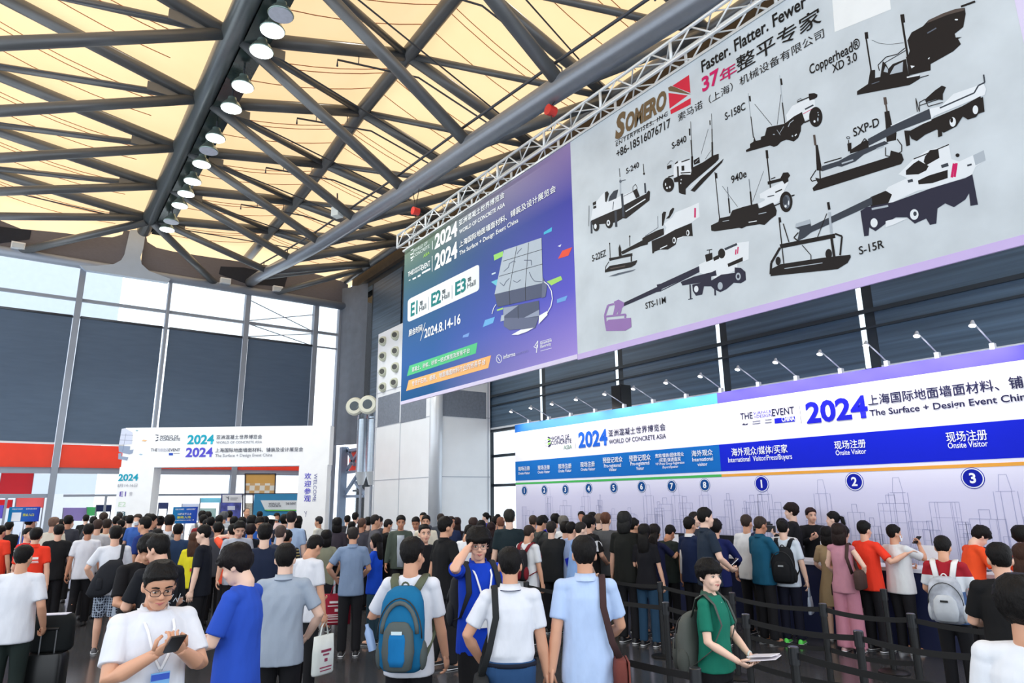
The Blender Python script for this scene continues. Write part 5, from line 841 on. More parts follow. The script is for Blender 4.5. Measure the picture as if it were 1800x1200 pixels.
    if face or (face is None and 95 < fd < 265 and dist < 16):
        dk = hairm(*hc) if hc[0] < 90 else hairm(40, 34, 30)
        gz = -.0015 if pitch > .25 else 0.0
        for sx in (-1, 1):
            e = MB(); e.ell(hp(Vector((sx*.032, .0805, .1155))), (.0135*s, .006*s, .0062*s), 10, 6, (Matrix.Rotation(root.rotation_euler.z*0, 3, 'Z') @ Lm @ Hm)); eo = e.build('eye', mat('eye_white', rgb(226, 220, 214), 0.3, nz=0.02), root, True)
            MB().ell(hp(Vector((sx*.032, .0852, .1150+gz))), (.0060*s, .0035*s, .0060*s), 10, 6, Lm @ Hm).build('iris', mat('iris', rgb(30, 22, 18), 0.25, nz=0.1), eo, True)
            MB().tube([hp(Vector((sx*.016, .0875, .1215+gz*.7))), hp(Vector((sx*.032, .0868, .1245+gz*1.2))), hp(Vector((sx*.047, .079, .1195+gz*.7)))], [.0016*s, .0022*s, .0014*s], 6).build('eyelid', dk, root, True)
            if gz: MB().ell(hp(Vector((sx*.032, .0812, .1215))), (.0142*s, .0068*s, .0050*s), 10, 6, Lm @ Hm).build('upper_lid', sk, root, True)
            MB().tube([hp(Vector((sx*.015, .0905, .138))), hp(Vector((sx*.034, .0895, .1435))), hp(Vector((sx*.053, .078, .138)))], [(.002*s, .0042*s), (.0025*s, .0052*s), (.0015*s, .003*s)], 6).build('eyebrow', dk, root, True)
        lm = mat('lips', rgb(188, 110, 104), 0.4, nz=0.05); lp = MB()
        lp.tube([hp(Vector((-.024, .0875, .0525))), hp(Vector((-.01, .0985, .0555))), hp(Vector((0, .0995, .0545))), hp(Vector((.01, .0985, .0555))), hp(Vector((.024, .0875, .0525)))], [.0015*s, .0042*s, .0038*s, .0042*s, .0015*s], 8)
        lp.tube([hp(Vector((-.02, .088, .0495))), hp(Vector((0, .0985, .0455))), hp(Vector((.02, .088, .0495)))], [.0015*s, .005*s, .0015*s], 8); lp.build('lips', lm, root, True)
    # --- hair
    def hairline(th):
        a = abs(math.degrees((th + math.pi) % (2*math.pi) - math.pi))
        F = {'short': [(0, .186), (35, .178), (62, .150), (80, .108), (98, .120), (115, .078), (150, .055), (180, .048)], 'crew': [(0, .190), (40, .184), (66, .158), (82, .112), (99, .122), (117, .082), (150, .060), (180, .055)],
             'bald': [(0, .222), (45, .215), (70, .170), (84, .120), (100, .124), (118, .082), (150, .06), (180, .055)], 'mop': [(0, .142), (35, .145), (60, .135), (80, .092), (98, .098), (115, .062), (150, .038), (180, .03)],
             'bob': [(0, .150), (30, .150), (55, .14), (75, .03), (90, .0), (115, -.02), (150, -.03), (180, -.03)], 'long': [(0, .180), (30, .176), (55, .155), (75, .10), (90, .06), (115, .0), (150, -.03), (180, -.04)], 'tail': [(0, .186), (35, .178), (62, .150), (80, .115), (98, .115), (115, .078), (150, .06), (180, .055)]}[hair if hair != 'bun' else 'tail']
        for (a0, z0), (a1, z1_) in zip(F, F[1:]):
            if a <= a1: return z0+(z1_-z0)*(a-a0)/(a1-a0)
        return F[-1][1]
    TH = {'short': .018, 'crew': .014, 'bald': .009, 'mop': .030, 'bob': .030, 'long': .022, 'tail': .014, 'bun': .014}[hair]; na = 36 if dist < 10 else 24; nz_ = 12 if dist < 10 else 8
    hb = MB(); outer = []
    for j in range(nz_+1):
        t = j/nz_; row = []
        for k in range(na):
            th = 2*math.pi*k/na; zl = hairline(th); z = zl + (.2369-zl)*(1-(1-t)**1.6)
            tp = min(1, t*3.2+(.12 if hair == 'crew' else .30)) if hair not in ('bob',) else min(1, t*6+.45)
            a = abs(math.degrees((th + math.pi) % (2*math.pi) - math.pi)); side = 1.0 if a < 50 else .62 if hair in ('short', 'crew', 'bald') else .9
            off = TH*tp*(side + (1-side)*max(0, (t-.45)/.55)) + (rnd.uniform(-.0035, .0035) if j > 0 else rnd.uniform(-.002, .003))*(2 if hair == 'mop' else 1)
            q = headpt(th, max(z, 0), off+.003); q.z = z + (TH*.9*max(0, t-.55)/.45 if hair != 'bald' else 0)
            if z < .0: q.y = min(q.y, -.01) if a > 100 else q.y
            row.append(hp(q))
        outer.append(row)
    inner = [[hp(headpt(2*math.pi*k/na, max(hairline(2*math.pi*k/na), 0.0)+.002, -.006)) for k in range(na)]]
    hb.loft(inner + outer, cap=False); top = outer[-1]; hb.add(top, [tuple(range(na))])
    if hair == 'long':
        ln = .25; hb.tube([hp(Vector((0, -.055, .12))), hp(Vector((0, -.075, .03))), hp(Vector((0, -.085, -.06))), hp(Vector((0, -.09, -.06-ln)))], [(.085*s, .05*s), (.092*s, .042*s), (.095*s, .036*s), (.07*s, .02*s)], 16, ref=hp(Vector((1, 0, 0)))-hp(Vector((0, 0, 0))))
    if hair == 'bob': hb.tube([hp(Vector((0, -.03, .15))), hp(Vector((0, -.04, .06))), hp(Vector((0, -.04, -.02))), hp(Vector((0, -.035, -.04)))], [(.095*s, .075*s), (.104*s, .075*s), (.10*s, .068*s), (.08*s, .055*s)], 18, ref=hp(Vector((1, 0, 0)))-hp(Vector((0, 0, 0))))
    if hair == 'tail': hb.tube([hp(Vector((0, -.09, .16))), hp(Vector((0, -.135, .14))), hp(Vector((0, -.15, .05))), hp(Vector((0, -.13, -.08)))], [.022*s, .034*s, .032*s, .01*s], 12)
    if hair == 'bun': hb.ell(hp(Vector((0, -.09, .215))), (.04*s, .04*s, .036*s), 12, 8)
    hb.build('hair', hairm(*hc), root, True)
    # --- clothes
    kind, col = shirt[0], shirt[1]; cm = shirt[2] if len(shirt) > 2 else cloth(*col)
    hem = (hemz or .80) if not tuck else .97
    if kind == 'dress': hem = .52
    g = 1.0
    SR = [(hem, .186, .142), (min(hem+.10, .98), .184, .138), (1.04, .170, .128), (1.15, .163, .123), (1.27, .169, .125), (1.35, .168, .115), (1.405, .146, .096), (1.442, .112, .082), (1.478, .074, .072)]
    if tuck: SR = [(.94, .140, .100), (1.0, .158, .116), (1.045, .172, .130)] + SR[3:]
    if kind == 'dress': SR = [(.52, .25, .20), (.75, .22, .17)] + [(z, w_, d_) for z, w_, d_ in SR[1:] if z > .8]
    if fem: SR = [(z, w_*(.97 if z < .96 else .86), d_*(.95 if z < 1.2 else 1.0)) for z, w_, d_ in SR]
    tb = MB(); wob = [rnd.uniform(-.004, .004) for _ in range(40)]
    tb.loft([[up(Vector((v.x, v.y + (.022*(f2-1)*3 if 1.0 < z < 1.3 and v.y > 0 else 0) + wob[(i*3+k) % 40]*(1.6 if z < 1.3 else .4), v.z))) for k, v in enumerate(superring((0, .004, z), w_*(1+(f2-1)*.85), d_*f2, n, 2.35))] for i, (z, w_, d_) in enumerate(SR)])
    for sx in (-1, 1):
        Sh, E_, W_ = arm[sx]; k_ = (.88 if fem else 1)*(1+(fat-1)*.4)
        tb.tube([up(Vector((0, -.005, 1.437))), up(Vector((sx*sw*.6, -.006, 1.418))), Sh], [.062*s, .064*s, .054*s*k_], 12); tb.ell(Sh, (.060*s*k_, .062*s*k_, .060*s*k_), 12, 8)
        if kind in ('tee', 'polo', 'dress'):
            c_ = Sh.lerp(E_, .80 if kind != 'polo' else .74); o_ = Vector((0, 0, 0))
            tb.tube([Sh, Sh.lerp(E_, .2), Sh.lerp(E_, .5), c_], [.054*s*k_, .060*s*k_, .061*s*k_, .062*s*k_], 14)
        elif kind in ('long', 'jacket'): tb.tube([Sh, Sh.lerp(E_, .2), Sh.lerp(E_, .5), E_, E_.lerp(W_, .5), E_.lerp(W_, .93)], [.058*s*k_, .064*s*k_, .062*s*k_, .055*s*k_, .050*s*k_, .040*s*k_], 14); tb.ell(E_, (.057*s*k_,)*3, 12, 8)
    if isinstance(cm, (list, tuple)) and not hasattr(cm, 'name'): cm = cloth(*cm)
    PEND.append((tb.build('dress' if kind == 'dress' else 'shirt' if kind != 'jacket' else 'jacket', cm, root, True), v0, 4, None))
    if collar:
        cb = MB(); ring = []
        for zz, rr_, oo in ((1.468, .074, 0), (1.505, .066, .004), (1.512, .070, .0), (1.462, .083, -.004)):
            ring.append([up(Vector(((rr_)*math.sin(t), -.008 + (rr_+.002)*math.cos(t) + (.012 if math.cos(t) > .8 else 0), zz - (.030 if math.cos(t) > .75 else 0) - (.012 if math.cos(t) > .3 else 0)))) for t in [2*math.pi*k/20 for k in range(20)]])
        cb.loft(ring, cap=False); co = cb.build('collar', cloth(*collar[0]), root, True)
        if len(collar) > 1:
            MB().tube([up(Vector((.0835*math.sin(t), -.008 + .0855*math.cos(t) + (.012 if math.cos(t) > .8 else 0), 1.4675 - (.030 if math.cos(t) > .75 else 0) - (.012 if math.cos(t) > .3 else 0)))) for t in [2*math.pi*k/20 for k in range(21)]], .0028*s, 5).build('collar_stripe', cloth(*collar[1]), co, True)
    lk, lc = legs[0], legs[1]; lmat = legs[2] if len(legs) > 2 else cloth(*lc)
    if lk != 'none' and kind != 'dress':
        pb = MB(); wst = 1.0 if tuck else .99
        pb.loft([[Vector(v)*s for v in superring((0, 0, z), w_*(1+(f2-1)*.7), d_*f2, n, 2.3)] for z, w_, d_ in (((.83, .166, .120), (.93, .178, .130), (.985, .176, .130), (1.005, .172, .127)) if tuck else ((.83, .160, .114), (.93, .166, .118), (wst, .156, .112)))])
        if tuck: MB().tube([Vector((.180*math.cos(t), .133*math.sin(t), .985))*s for t in [2*math.pi*k/28 for k in range(29)]], [(.004*s, .017*s)]*29, 6).build('belt', cloth(24, 30, 46), root, True)
        for sx in (-1, 1):
            hip, kn, an = hips[sx]; end = an + Vector((0, 0, -.025*s))
            if lk == 'pants': pb.tube([hip+Vector((0, 0, .03*s)), hip.lerp(kn, .4), kn, kn.lerp(end, .5), end], [(.088*s*f2**.6), .086*s*f2**.5, .072*s, .068*s, .066*s], 14)
            elif lk == 'wide': pb.tube([hip+Vector((0, 0, .03*s)), hip.lerp(kn, .4), kn, end], [.096*s, .098*s, .098*s, .105*s], 14)
            elif lk == 'shorts': pb.tube([hip+Vector((0, 0, .03*s)), hip.lerp(kn, .5), hip.lerp(kn, .96)], [.096*s*f2**.6, .096*s, .092*s], 14)
        if lk == 'skirt': pb.loft([[Vector(v)*s for v in superring((0, 0, z), w_, d_, n, 2.2)] for z, w_, d_ in ((.55, .17, .14), (.75, .18, .14), (.95, .165, .118))])
        PEND.append((pb.build({'pants': 'trousers', 'wide': 'trousers', 'shorts': 'shorts', 'skirt': 'skirt'}[lk], lmat, root, True), v0*1.1, 3, None))
    # --- shoes
    for sx in (-1, 1):
        hip, kn, an = hips[sx]; lift = an.z - .085*s; sb = MB(); rg = []
        for yy, wd, hh in ((-.085, .020, .05), (-.07, .034, .075), (-.02, .038, .085), (.04, .040, .068), (.10, .046, .05), (.15, .042, .036), (.178, .022, .022)):
            rg.append([Vector((an.x + s*wd*math.copysign(abs(math.cos(t))**.8, math.cos(t)), an.y + yy*s, lift + s*(max(0, math.sin(t))*hh + .003))) for t in [2*math.pi*k/14 for k in range(14)]])
        so_ = sb.loft(rg).build('shoe', paint(*shoe, 0.5), root, True)
        if dist < 13:
            sl_ = MB(); sl_.loft([[Vector((an.x + s*(wd+.004)*math.cos(t), an.y + yy*s, lift + .010*s + s*.010*math.sin(t))) for t in [2*math.pi*k/10 for k in range(10)]] for yy, wd in ((-.09, .02), (-.07, .036), (.0, .039), (.10, .047), (.15, .043), (.184, .02))]); sl_.build('sole', paint(220, 222, 226), so_, True)
    info = dict(xy=(p.x, p.y), root=root, s=s, up=up, hp=hp, arm=arm, dist=dist, sw=sw, fat=fat, hips=hips, hand=HB_, name=label)
    for e in extra: e(info)
    PEOPLE.append(info); return info
def loc2w(I, v): r = I['root']; return Matrix.Rotation(r.rotation_euler.z, 3, 'Z') @ Vector(v) + r.location
def own(I, b, name, M, label, cat, group=None, auto=False):     # a held or worn thing: its own top-level object standing where the person carries it
    r = I['root']; o = b.build(name, M, None, True, auto); o.location = r.location; o.rotation_euler = r.rotation_euler
    return tag(o, label, cat, group)
def ownroot(I, name, label, cat, group=None): return empty(name, I['root'].location, I['root'].rotation_euler.z, label, cat, group)
# --- things people wear or hold
def glasses(I, col=(40, 36, 38)):
    b = MB(); s, hp = I['s'], I['hp']
    for sx in (-1, 1):
        c = (sx*.033, .101, .114); pts = [hp(Vector((c[0]+.025*math.copysign(abs(math.cos(t))**.7, math.cos(t)), c[1]-.010*abs(c[0]+.025*math.cos(t))/.058, c[2]+.019*math.copysign(abs(math.sin(t))**.7, math.sin(t))))) for t in [2*math.pi*k/18 for k in range(19)]]
        b.tube(pts, .0019*s, 6); b.tube([hp(Vector((sx*.058, .093, .120))), hp(Vector((sx*.079, .045, .120))), hp(Vector((sx*.083, -.01, .118)))], .002*s, 6)
    b.tube([hp(Vector((-.009, .102, .117))), hp(Vector((.009, .102, .117)))], .0018*s, 6); g = b.build('glasses', paint(*col, 0.3), I['root'], True)
    ln = MB()
    for sx in (-1, 1):
        c = (sx*.033, .1005, .114); ln.add([hp(Vector((c[0]+.024*math.copysign(abs(math.cos(t))**.7, math.cos(t)), c[1]-.010*abs(c[0]+.024*math.cos(t))/.058, c[2]+.018*math.copysign(abs(math.sin(t))**.7, math.sin(t))))) for t in [2*math.pi*k/18 for k in range(18)]], [tuple(range(18))])
    ln.build('lens', glass_mat(), g)
def mask(I):
    hp, s = I['hp'], I['s']; b = MB(); rows_ = []
    for z in (.012, .03, .055, .08, .092): rows_.append([hp(headpt(th, z, .010 + (.012 if abs(th) < .4 and .03 < z < .09 else 0))) for th in [math.radians(a) for a in range(-72, 73, 12)]])
    nn = len(rows_[0]); b.add([p for r in rows_ for p in r], [(i*nn+j, i*nn+j+1, (i+1)*nn+j+1, (i+1)*nn+j) for i in range(4) for j in range(nn-1)])
    b.tube([hp(Vector((-.07, .045, .09))), hp(Vector((-.085, -.02, .115)))], .0015*s, 5).tube([hp(Vector((.07, .045, .09))), hp(Vector((.085, -.02, .115)))], .0015*s, 5); b.build('face_mask', cloth(236, 240, 246), I['root'], True)
def lanyard(I, col=(240, 241, 246), badge=None, drop=1.12):
    up, s, f = I['up'], I['s'], I['fat']; pts_ = []
    for sx in (-1, 1): pts_.append([up(Vector((sx*.072, -.05, 1.485))), up(Vector((sx*.08, .03, 1.47))), up(Vector((sx*.068, .118*f+(f-1)*.08, 1.39))), up(Vector((sx*.035, .152*f+(f-1)*.10, 1.26))), up(Vector((0, .160*f+(f-1)*.10, drop)))])
    b = MB()
    for p_ in pts_: b.tube(p_, [(.0085*s, .0018*s)]*5, 6, ref=(1, 0, 0))
    lo = b.build('lanyard', cloth(*col), I['root'], True)
    if badge:
        f = f*1.02+(f-1)*.6; c = up(Vector((0, .157*f+.008, drop-.075))); bd = MB().box(c, (.095*s, .004, .135*s)).build('badge', paint(*badge[0]), lo)
        MB().box(c + Vector((0, .003, .045*s)), (.09*s, .003, .03*s)).build('badge_header', paint(*badge[1]), bd)
        if len(badge) > 2: MB().box(c + Vector((0, .003, -.005*s)), (.06*s, .003, .02*s)).build('badge_title', paint(*badge[2]), bd)
        MB().box(up(Vector((0, .153*f+.006, drop-.002))), (.012*s, .006, .02*s)).build('clip', paint(170, 172, 178, 0.3, 0.7), lo)
def phone(I, side='both', col=(22, 22, 26), label='phone'):
    A = I['arm']; s = I['s']; sx = 1 if side in ('R', 'both', 'earR') else -1; Sh, E_, W_ = A[sx]; d = (W_-E_).normalized()
    if side == 'both': W0 = A[-1][2]; c = (W_+W0)/2 + Vector((0, .085*s, .055*s)); rot = Matrix.Rotation(math.radians(38), 3, 'X')
    elif side in ('earR', 'earL'): c = W_ + d*.09*s + Vector((-sx*.03, 0, .0))*s; rot = Matrix.Rotation(math.radians(80), 3, 'Z') @ Matrix.Rotation(math.radians(70), 3, 'X')
    else: c = W_ + d*.10*s + Vector((-sx*.015, 0, .028))*s; rot = Matrix.Rotation(math.radians(40), 3, 'X')
    r = ownroot(I, 'phone', label, 'phone', 'phones in hands')
    MB().box(c, (.075*s, .152*s, .009*s), rot).build('case', paint(*col, 0.3), r); MB().box(c + rot @ Vector((0, 0, .0052*s)), (.069*s, .142*s, .001), rot).build('screen', mat('phone_glass', rgb(24, 28, 36), 0.08, nz=0.05), r)
def backpack(I, col, label, col2=None, wd=.30, ht=.46, dp=.15, z0=.93, logo=None, strap=None, pocket=True, M=None):
    up, s, f = I['up'], I['s'], I['fat']; M1 = M or cloth(*col); M2 = cloth(*(col2 or col)); M3 = cloth(*(strap or col2 or col)); y0 = -.128*f-.012
    r = ownroot(I, 'backpack', label, 'backpack', 'backpacks being worn'); b = MB(); rg = []
    for t, kw, kd in ((0, .62, .55), (.03, .82, .80), (.10, .96, .98), (.30, 1, 1.05), (.60, 1, 1.0), (.82, .92, .86), (.93, .76, .66), (.985, .5, .42), (1, .3, .26)): rg.append([up(v) for v in superring((0, y0-dp/2*kd, z0+ht*t), wd/2*kw, dp/2*kd, 20, 3.0)])
    b.loft(rg).build('main_bag', M1, r, True)
    if pocket:
        b = MB(); rg = []
        for t, kw, kd in ((0, .55, .3), (.06, .85, .8), (.4, 1, 1), (.8, .9, .8), (.97, .6, .4), (1, .4, .2)): rg.append([up(v) for v in superring((0, y0-dp-.015, z0+.03+ht*.56*t), wd*.36*kw, .05*kd, 18, 3.0)])
        b.loft(rg).build('front_pocket', M2, r, True)
        for sx in (-1, 1): MB().ell(up(Vector((sx*wd*.47, y0-dp*.5, z0+.12))), (.035*s, .055*s, .10*s), 12, 8).build('side_pocket', M2, r, True)
    zb = MB(); zb.tube([up(Vector((wd/2*1.0*math.cos(t), y0-dp*.93, z0+ht*(.42+.46*math.sin(t))))) for t in [math.pi*k/14 for k in range(15)]], .005*s, 5); zb.build('zip', paint(40, 42, 46), r, True)
    for sx in (-1, 1):
        MB().tube([up(Vector((sx*.075, y0-.01, z0+ht*.93))), up(Vector((sx*.105, -.085*f, 1.455))), up(Vector((sx*.115, .0, 1.492))), up(Vector((sx*.125, .085*f, 1.42))), up(Vector((sx*.135, .140*f, 1.27))), up(Vector((sx*.178*f, .06, 1.08))), up(Vector((sx*.15, y0-.01, z0+.08)))], [(.03*s, .006*s)]*5 + [(.014*s, .004*s)]*2, 8, ref=(1, .3, 0)).build('strap', M3, r, True)
    MB().tube([up(Vector((.03*math.cos(t), y0-.02, z0+ht*.96+.045*math.sin(t)))) for t in [math.pi*k/8 for k in range(9)]], .007*s, 6).build('handle', M3, r, True)
    if logo: MB().box(up(Vector((0, y0-dp-.066, z0+ht*.5))), (.075*s, .006, .022*s)).build('logo_patch', paint(*logo), r)
    return r
def tote(I, sx, col, label, wd=.34, ht=.36, z1=.80, mark=None, y=.03, name='tote_bag', dp=.10, x=None, hz=.14, swap=False):
    A = I['arm'][sx]; s = I['s']; W_ = A[2] + (A[2]-A[1]).normalized()*.085*s; cx, cy = (W_.x if x is None else x), W_.y; top = W_.z - hz*s
    r = ownroot(I, name, label, 'bag', 'bags in hands'); b = MB(); M1 = cloth(*col)
    b.loft([superring((cx, cy, top-ht*s*(1-t)), (wd/2*s*kw if swap else dp/2*s*kd), (dp/2*s*kd if swap else wd/2*s*kw), 20, 3.6) for t, kw, kd in ((0, .96, .7), (.05, 1, 1), (.6, 1, .9), (1, .98, .45))]).build('bag', M1, r, True)
    if swap:
        for dy in (-.3, .3): MB().tube([(cx-wd*.24*s, cy+dp*dy*s, top-.01), (cx-wd*.16*s, cy+dp*dy*.5*s, top+hz*.6*s), (cx, cy, top+hz*s+.005), (cx+wd*.16*s, cy+dp*dy*.5*s, top+hz*.6*s), (cx+wd*.24*s, cy+dp*dy*s, top-.01)], [(.012*s, .003*s)]*5, 6).build('handle', M1, r, True)
    for dy in (() if swap else (-.5, .5)): MB().tube([(cx+.012*dy, cy-wd*.22*s, top-.01), (cx, cy-wd*.12*s, top+hz*.7*s), (cx, cy, top+hz*s+.005), (cx, cy+wd*.12*s, top+hz*.7*s), (cx+.012*dy, cy+wd*.22*s, top-.01)], [(.010*s, .002*s)]*5, 6).build('handle', M1, r, True)
    if mark and swap:
        for zz, ww, hh_ in ((.74, .5, .07), (.62, .62, .03), (.48, .12, .09), (.33, .62, .025), (.27, .62, .025), (.2, .62, .025), (.1, .66, .02)): MB().box((cx, cy-dp*.5*s-.004, top-ht*s*(1-zz)), (wd*ww*s, .006, ht*hh_*s)).build('print', paint(*mark), r)
    elif mark:
        for i, (zz, ww, hh_) in enumerate(((.62, .5, .06), (.52, .3, .04), (.38, .14, .08), (.2, .6, .03), (.12, .55, .025))):
            MB().box((cx+sx*dp*.5*s, cy, top-ht*s*(1-zz)), (.006, wd*ww*s, ht*hh_*s)).build('print', paint(*mark), r)
    return r
def sling(I, sx, col, label, bag=(.22, .24, .09), bz=.80, by=-.06, bx=.21, cross=False, bagcol=None, flap=None):
    up, s, f = I['up'], I['s'], I['fat']; r = ownroot(I, 'shoulder_bag', label, 'bag', 'bags on shoulders'); M1 = cloth(*col); M2 = cloth(*(bagcol or col)); q = -sx if cross else sx; w_ = .205*f
    b = MB(); pts = [up(Vector((sx*bx, by-.03, bz+bag[1]*.5))), up(Vector((q*.17*0 + sx*w_*.78, -.125*f, 1.08))), up(Vector((q*.11+.0, -.130*f, 1.30))), up(Vector((q*.115, -.06*f, 1.475))), up(Vector((q*.115, .01, 1.495))), up(Vector((q*.115, .09*f, 1.41))), up(Vector((q*.10, .145*f, 1.25))), up(Vector((sx*w_*.85, .12*f, 1.05))), up(Vector((sx*bx, by+.05, bz+bag[1]*.5)))]
    b.tube(pts, [(.024*s, .004*s)]*len(pts), 8, ref=(1, .25, 0)).build('strap', M1, r, True)
    b = MB(); c = up(Vector((sx*bx, by, bz))); b.loft([[Vector((v.x, v.y, v.z)) for v in superring((c.x, c.y, c.z+(t-.5)*bag[1]*s), bag[2]/2*s*k1, bag[0]/2*s*k2, 18, 3.4)] for t, k1, k2 in ((0, .6, .9), (.06, .95, 1), (.7, 1, 1), (.95, .8, .95), (1, .5, .8))]).build('bag', M2, r, True)
    if flap: MB().box((c.x+sx*bag[2]*.52*s, c.y, c.z+bag[1]*.15*s), (.012, bag[0]*.9*s, bag[1]*.6*s)).build('flap', cloth(*flap), r)
    return r
def fuse():
    for o, v, sm, hb in PEND:
        md = o.modifiers.new('r', 'REMESH'); md.mode = 'VOXEL'; md.voxel_size = v; md.use_smooth_shade = True
        m2 = o.modifiers.new('s', 'SMOOTH'); m2.iterations = sm; m2.factor = 0.5
    bpy.context.view_layer.update(); dg = bpy.context.evaluated_depsgraph_get()
    for o, v, sm, hb in PEND:
        me = bpy.data.meshes.new_from_object(o.evaluated_get(dg)); me.name = o.name
        if hb is not None:
            bm = bmesh.new(); bm.from_mesh(me); hm = hb.mesh('h', [], True); bm.from_mesh(hm); bm.to_mesh(me); bm.free(); bpy.data.meshes.remove(hm)
        me.polygons.foreach_set('use_smooth', [True]*len(me.polygons)); o.data = me; 
    for o, v, sm, hb in PEND: o.modifiers.clear()
P = person
WT, BKK, NVY = (222, 225, 234), (26, 27, 30), (26, 34, 58)
tee = lambda *c: ('tee', c if len(c) == 3 else c[0])
polo = lambda *c: ('polo', c if len(c) == 3 else c[0])
jns = ('pants', (44, 66, 96)); blkp = ('pants', (24, 24, 28)); khk = ('pants', (120, 110, 92)); dkb = ('pants', (30, 40, 62))
# ---------------------------------------------------------------- the people nearest the viewer
I = P(282, 982, 'man in white polo and glasses looking down at a phone in both hands', 163, D=3.95, hair='short', shirt=polo(WT), legs=('pants', (60, 70, 84)), L=((.07, .28, 1.29), (.8, -.35, -1), (-.45, -.25, 1), .95), Rr=((.07, .28, 1.29), (.8, -.35, -1), (-.45, -.25, 1), .95), pitch=.36, yaw=-6, fat=1.12, skin=1, collar=(WT, (205, 210, 226)), group='people in the foreground')
glasses(I, (70, 44, 44)); lanyard(I, badge=((120, 176, 226), (46, 84, 190), (226, 226, 96)), drop=1.19); phone(I, label='black phone held in both hands by the man in white polo')
I = P(434, 955, 'young man in royal blue tee seen from behind, bent over his phone', -64, D=4.8, hair='mop', hc=(30, 24, 26), shirt=tee(44, 82, 190), L='phone', Rr='phone', pitch=.42, yaw=4, skin=3, group='people in the foreground')
phone(I, 'L', (225, 228, 235), 'pale phone held by the young man in royal blue tee')
I['hold'] = MB().tube([I['arm'][-1][2] + Vector((.033*math.cos(t), .0, .033*math.sin(t))) for t in [2*math.pi*k/16 for k in range(17)]], [(.012, .004)]*17, 6).build('wristband', paint(30, 28, 30), I['root'], True)
I = P(503, 957, 'man in light grey polo with dark collar line, back turned, black trousers', 6, D=5.8, shirt=('polo', (158, 170, 186)), legs=blkp, L='low', Rr='waist', fat=1.08, collar=((168, 180, 196), (60, 70, 96)), group='people in the foreground')
I = P(600, 926, 'balding man in blue grey polo, back turned, holding the red tote bag', 4, foot=(612, 1152), hair='bald', hc=(60, 54, 52), shirt=('polo', (126, 146, 176)), L=((.235, .14, 1.02), (1, -.9, 0), (-1, 0, -.3), 1.2), Rr='low', collar=((132, 152, 182),), group='people in the foreground')
tote(I, -1, (150, 34, 54), 'dark red tote bag with white print hanging from the balding man\'s left hand', wd=.40, ht=.42, mark=(236, 226, 228), hz=.16, swap=True)
I = P(545, 938, 'young man in white tee bowing his head to the right behind the grey polo', 48, H=1.76, shirt=tee(WT), L='low', Rr='down', pitch=.55, group='people in the foreground')
tote(I, 1, (226, 232, 230), 'white paper carrier bag with a red seal beside the grey polo man', wd=.28, ht=.40, mark=(150, 60, 90))
I = P(574, 933, 'woman with dark bob in olive blouse behind the bowing white tee man', 8, H=1.62, hair='bob', shirt=('tee', (138, 140, 120)), legs=('skirt', (34, 32, 40)), fem=True, L='down', Rr='waist', group='people in the foreground')
I = P(662, 939, 'woman staff member in royal blue shirt with long dark hair, seen side on', -66, foot=(655, 1133), hair='long', shirt=('tee', (18, 72, 196)), legs=('pants', (46, 70, 84)), fem=True, L='low', Rr='down', group='people in the foreground')
MB().tube([I['arm'][1][2] + Vector((.032*math.cos(t), .032*math.sin(t), 0)) for t in [2*math.pi*k/14 for k in range(15)]], [(.004, .01)]*15, 6).build('wristband', paint(26, 28, 34), I['root'], True)
I = P(724, 946, 'man in white tee wearing the big teal backpack, back turned', 14, D=5.3, shirt=tee(WT), legs=blkp, yaw=-22, Rr='downf', L='strap', skin=1, group='people in the foreground')
bp = backpack(I, (20, 104, 150), 'large teal blue backpack with grey pockets on the white tee man', (84, 92, 92), wd=.32, ht=.57, dp=.17, z0=.86, logo=(206, 226, 232), strap=(92, 98, 80))
U_ = I['up']; MB().loft([[U_(v) for v in superring((0, -.364, z), w_, .014, 16, 3)] for z, w_ in ((.93, .045), (.97, .06), (1.10, .06), (1.135, .05))]).build('centre_panel', cloth(20, 112, 172), bp, True)
MB().tube([U_(Vector((.125*math.cos(t), -.30, 1.13+.20*math.sin(t)))) for t in [math.pi*k/12 for k in range(13)]], [(.016, .012)]*13, 8).build('grey_trim', cloth(92, 100, 100), bp, True)
b = MB().lathe(I['up'](Vector((-.215, -.20, 1.0))), [(.0, 0), (.032, .0), (.032, .13), (.014, .165), (.014, .19), (.0, .19)], 14, (-.3, 0, 1)); own(I, b, 'water_bottle', paint(150, 176, 216, 0.15), 'small water bottle in the side pocket of the teal backpack', 'bottle', auto=True)
I = P(841, 928, 'man in royal blue polo and glasses raising his fist beside his face', 158, D=5.9, hair='mop', shirt=('polo', (14, 62, 190)), legs=('shorts', (22, 22, 26)), L='down', Rr='fist', pitch=.16, yaw=-16, skin=0, walk=.5, collar=((12, 56, 176),), group='people in the foreground')
glasses(I, (150, 120, 120)); lanyard(I, badge=((232, 234, 238), (206, 216, 226)), drop=1.15); backpack(I, (44, 46, 50), 'dark grey backpack worn by the man in royal blue polo', z0=.95, wd=.34)
I = P(896, 963, 'man in white polo with navy collar trim and black bag strap, back turned', -4, D=4.9, hair='crew', shirt=('polo', WT), legs=('pants', (40, 74, 116)), L='waist', Rr='down', fat=1.0, skin=1, collar=(WT, (46, 52, 84)), tuck=True, group='people in the foreground')
sling(I, -1, (40, 42, 44), 'black shoulder bag with wide strap on the white polo man', bag=(.30, .24, .12), bz=.80)
I = P(1026, 944, 'man in pale blue shirt with brown bag strap, back turned', -3, D=5.0, shirt=('polo', (182, 204, 240)), legs=('pants', (22, 28, 46)), L='downb', Rr='low', skin=1, collar=((190, 210, 244),), group='people in the foreground')
sling(I, 1, (66, 46, 46), 'brown leather shoulder bag on the pale blue shirt man', bag=(.24, .22, .10), bz=.86, bagcol=(112, 58, 52), flap=(124, 66, 58))
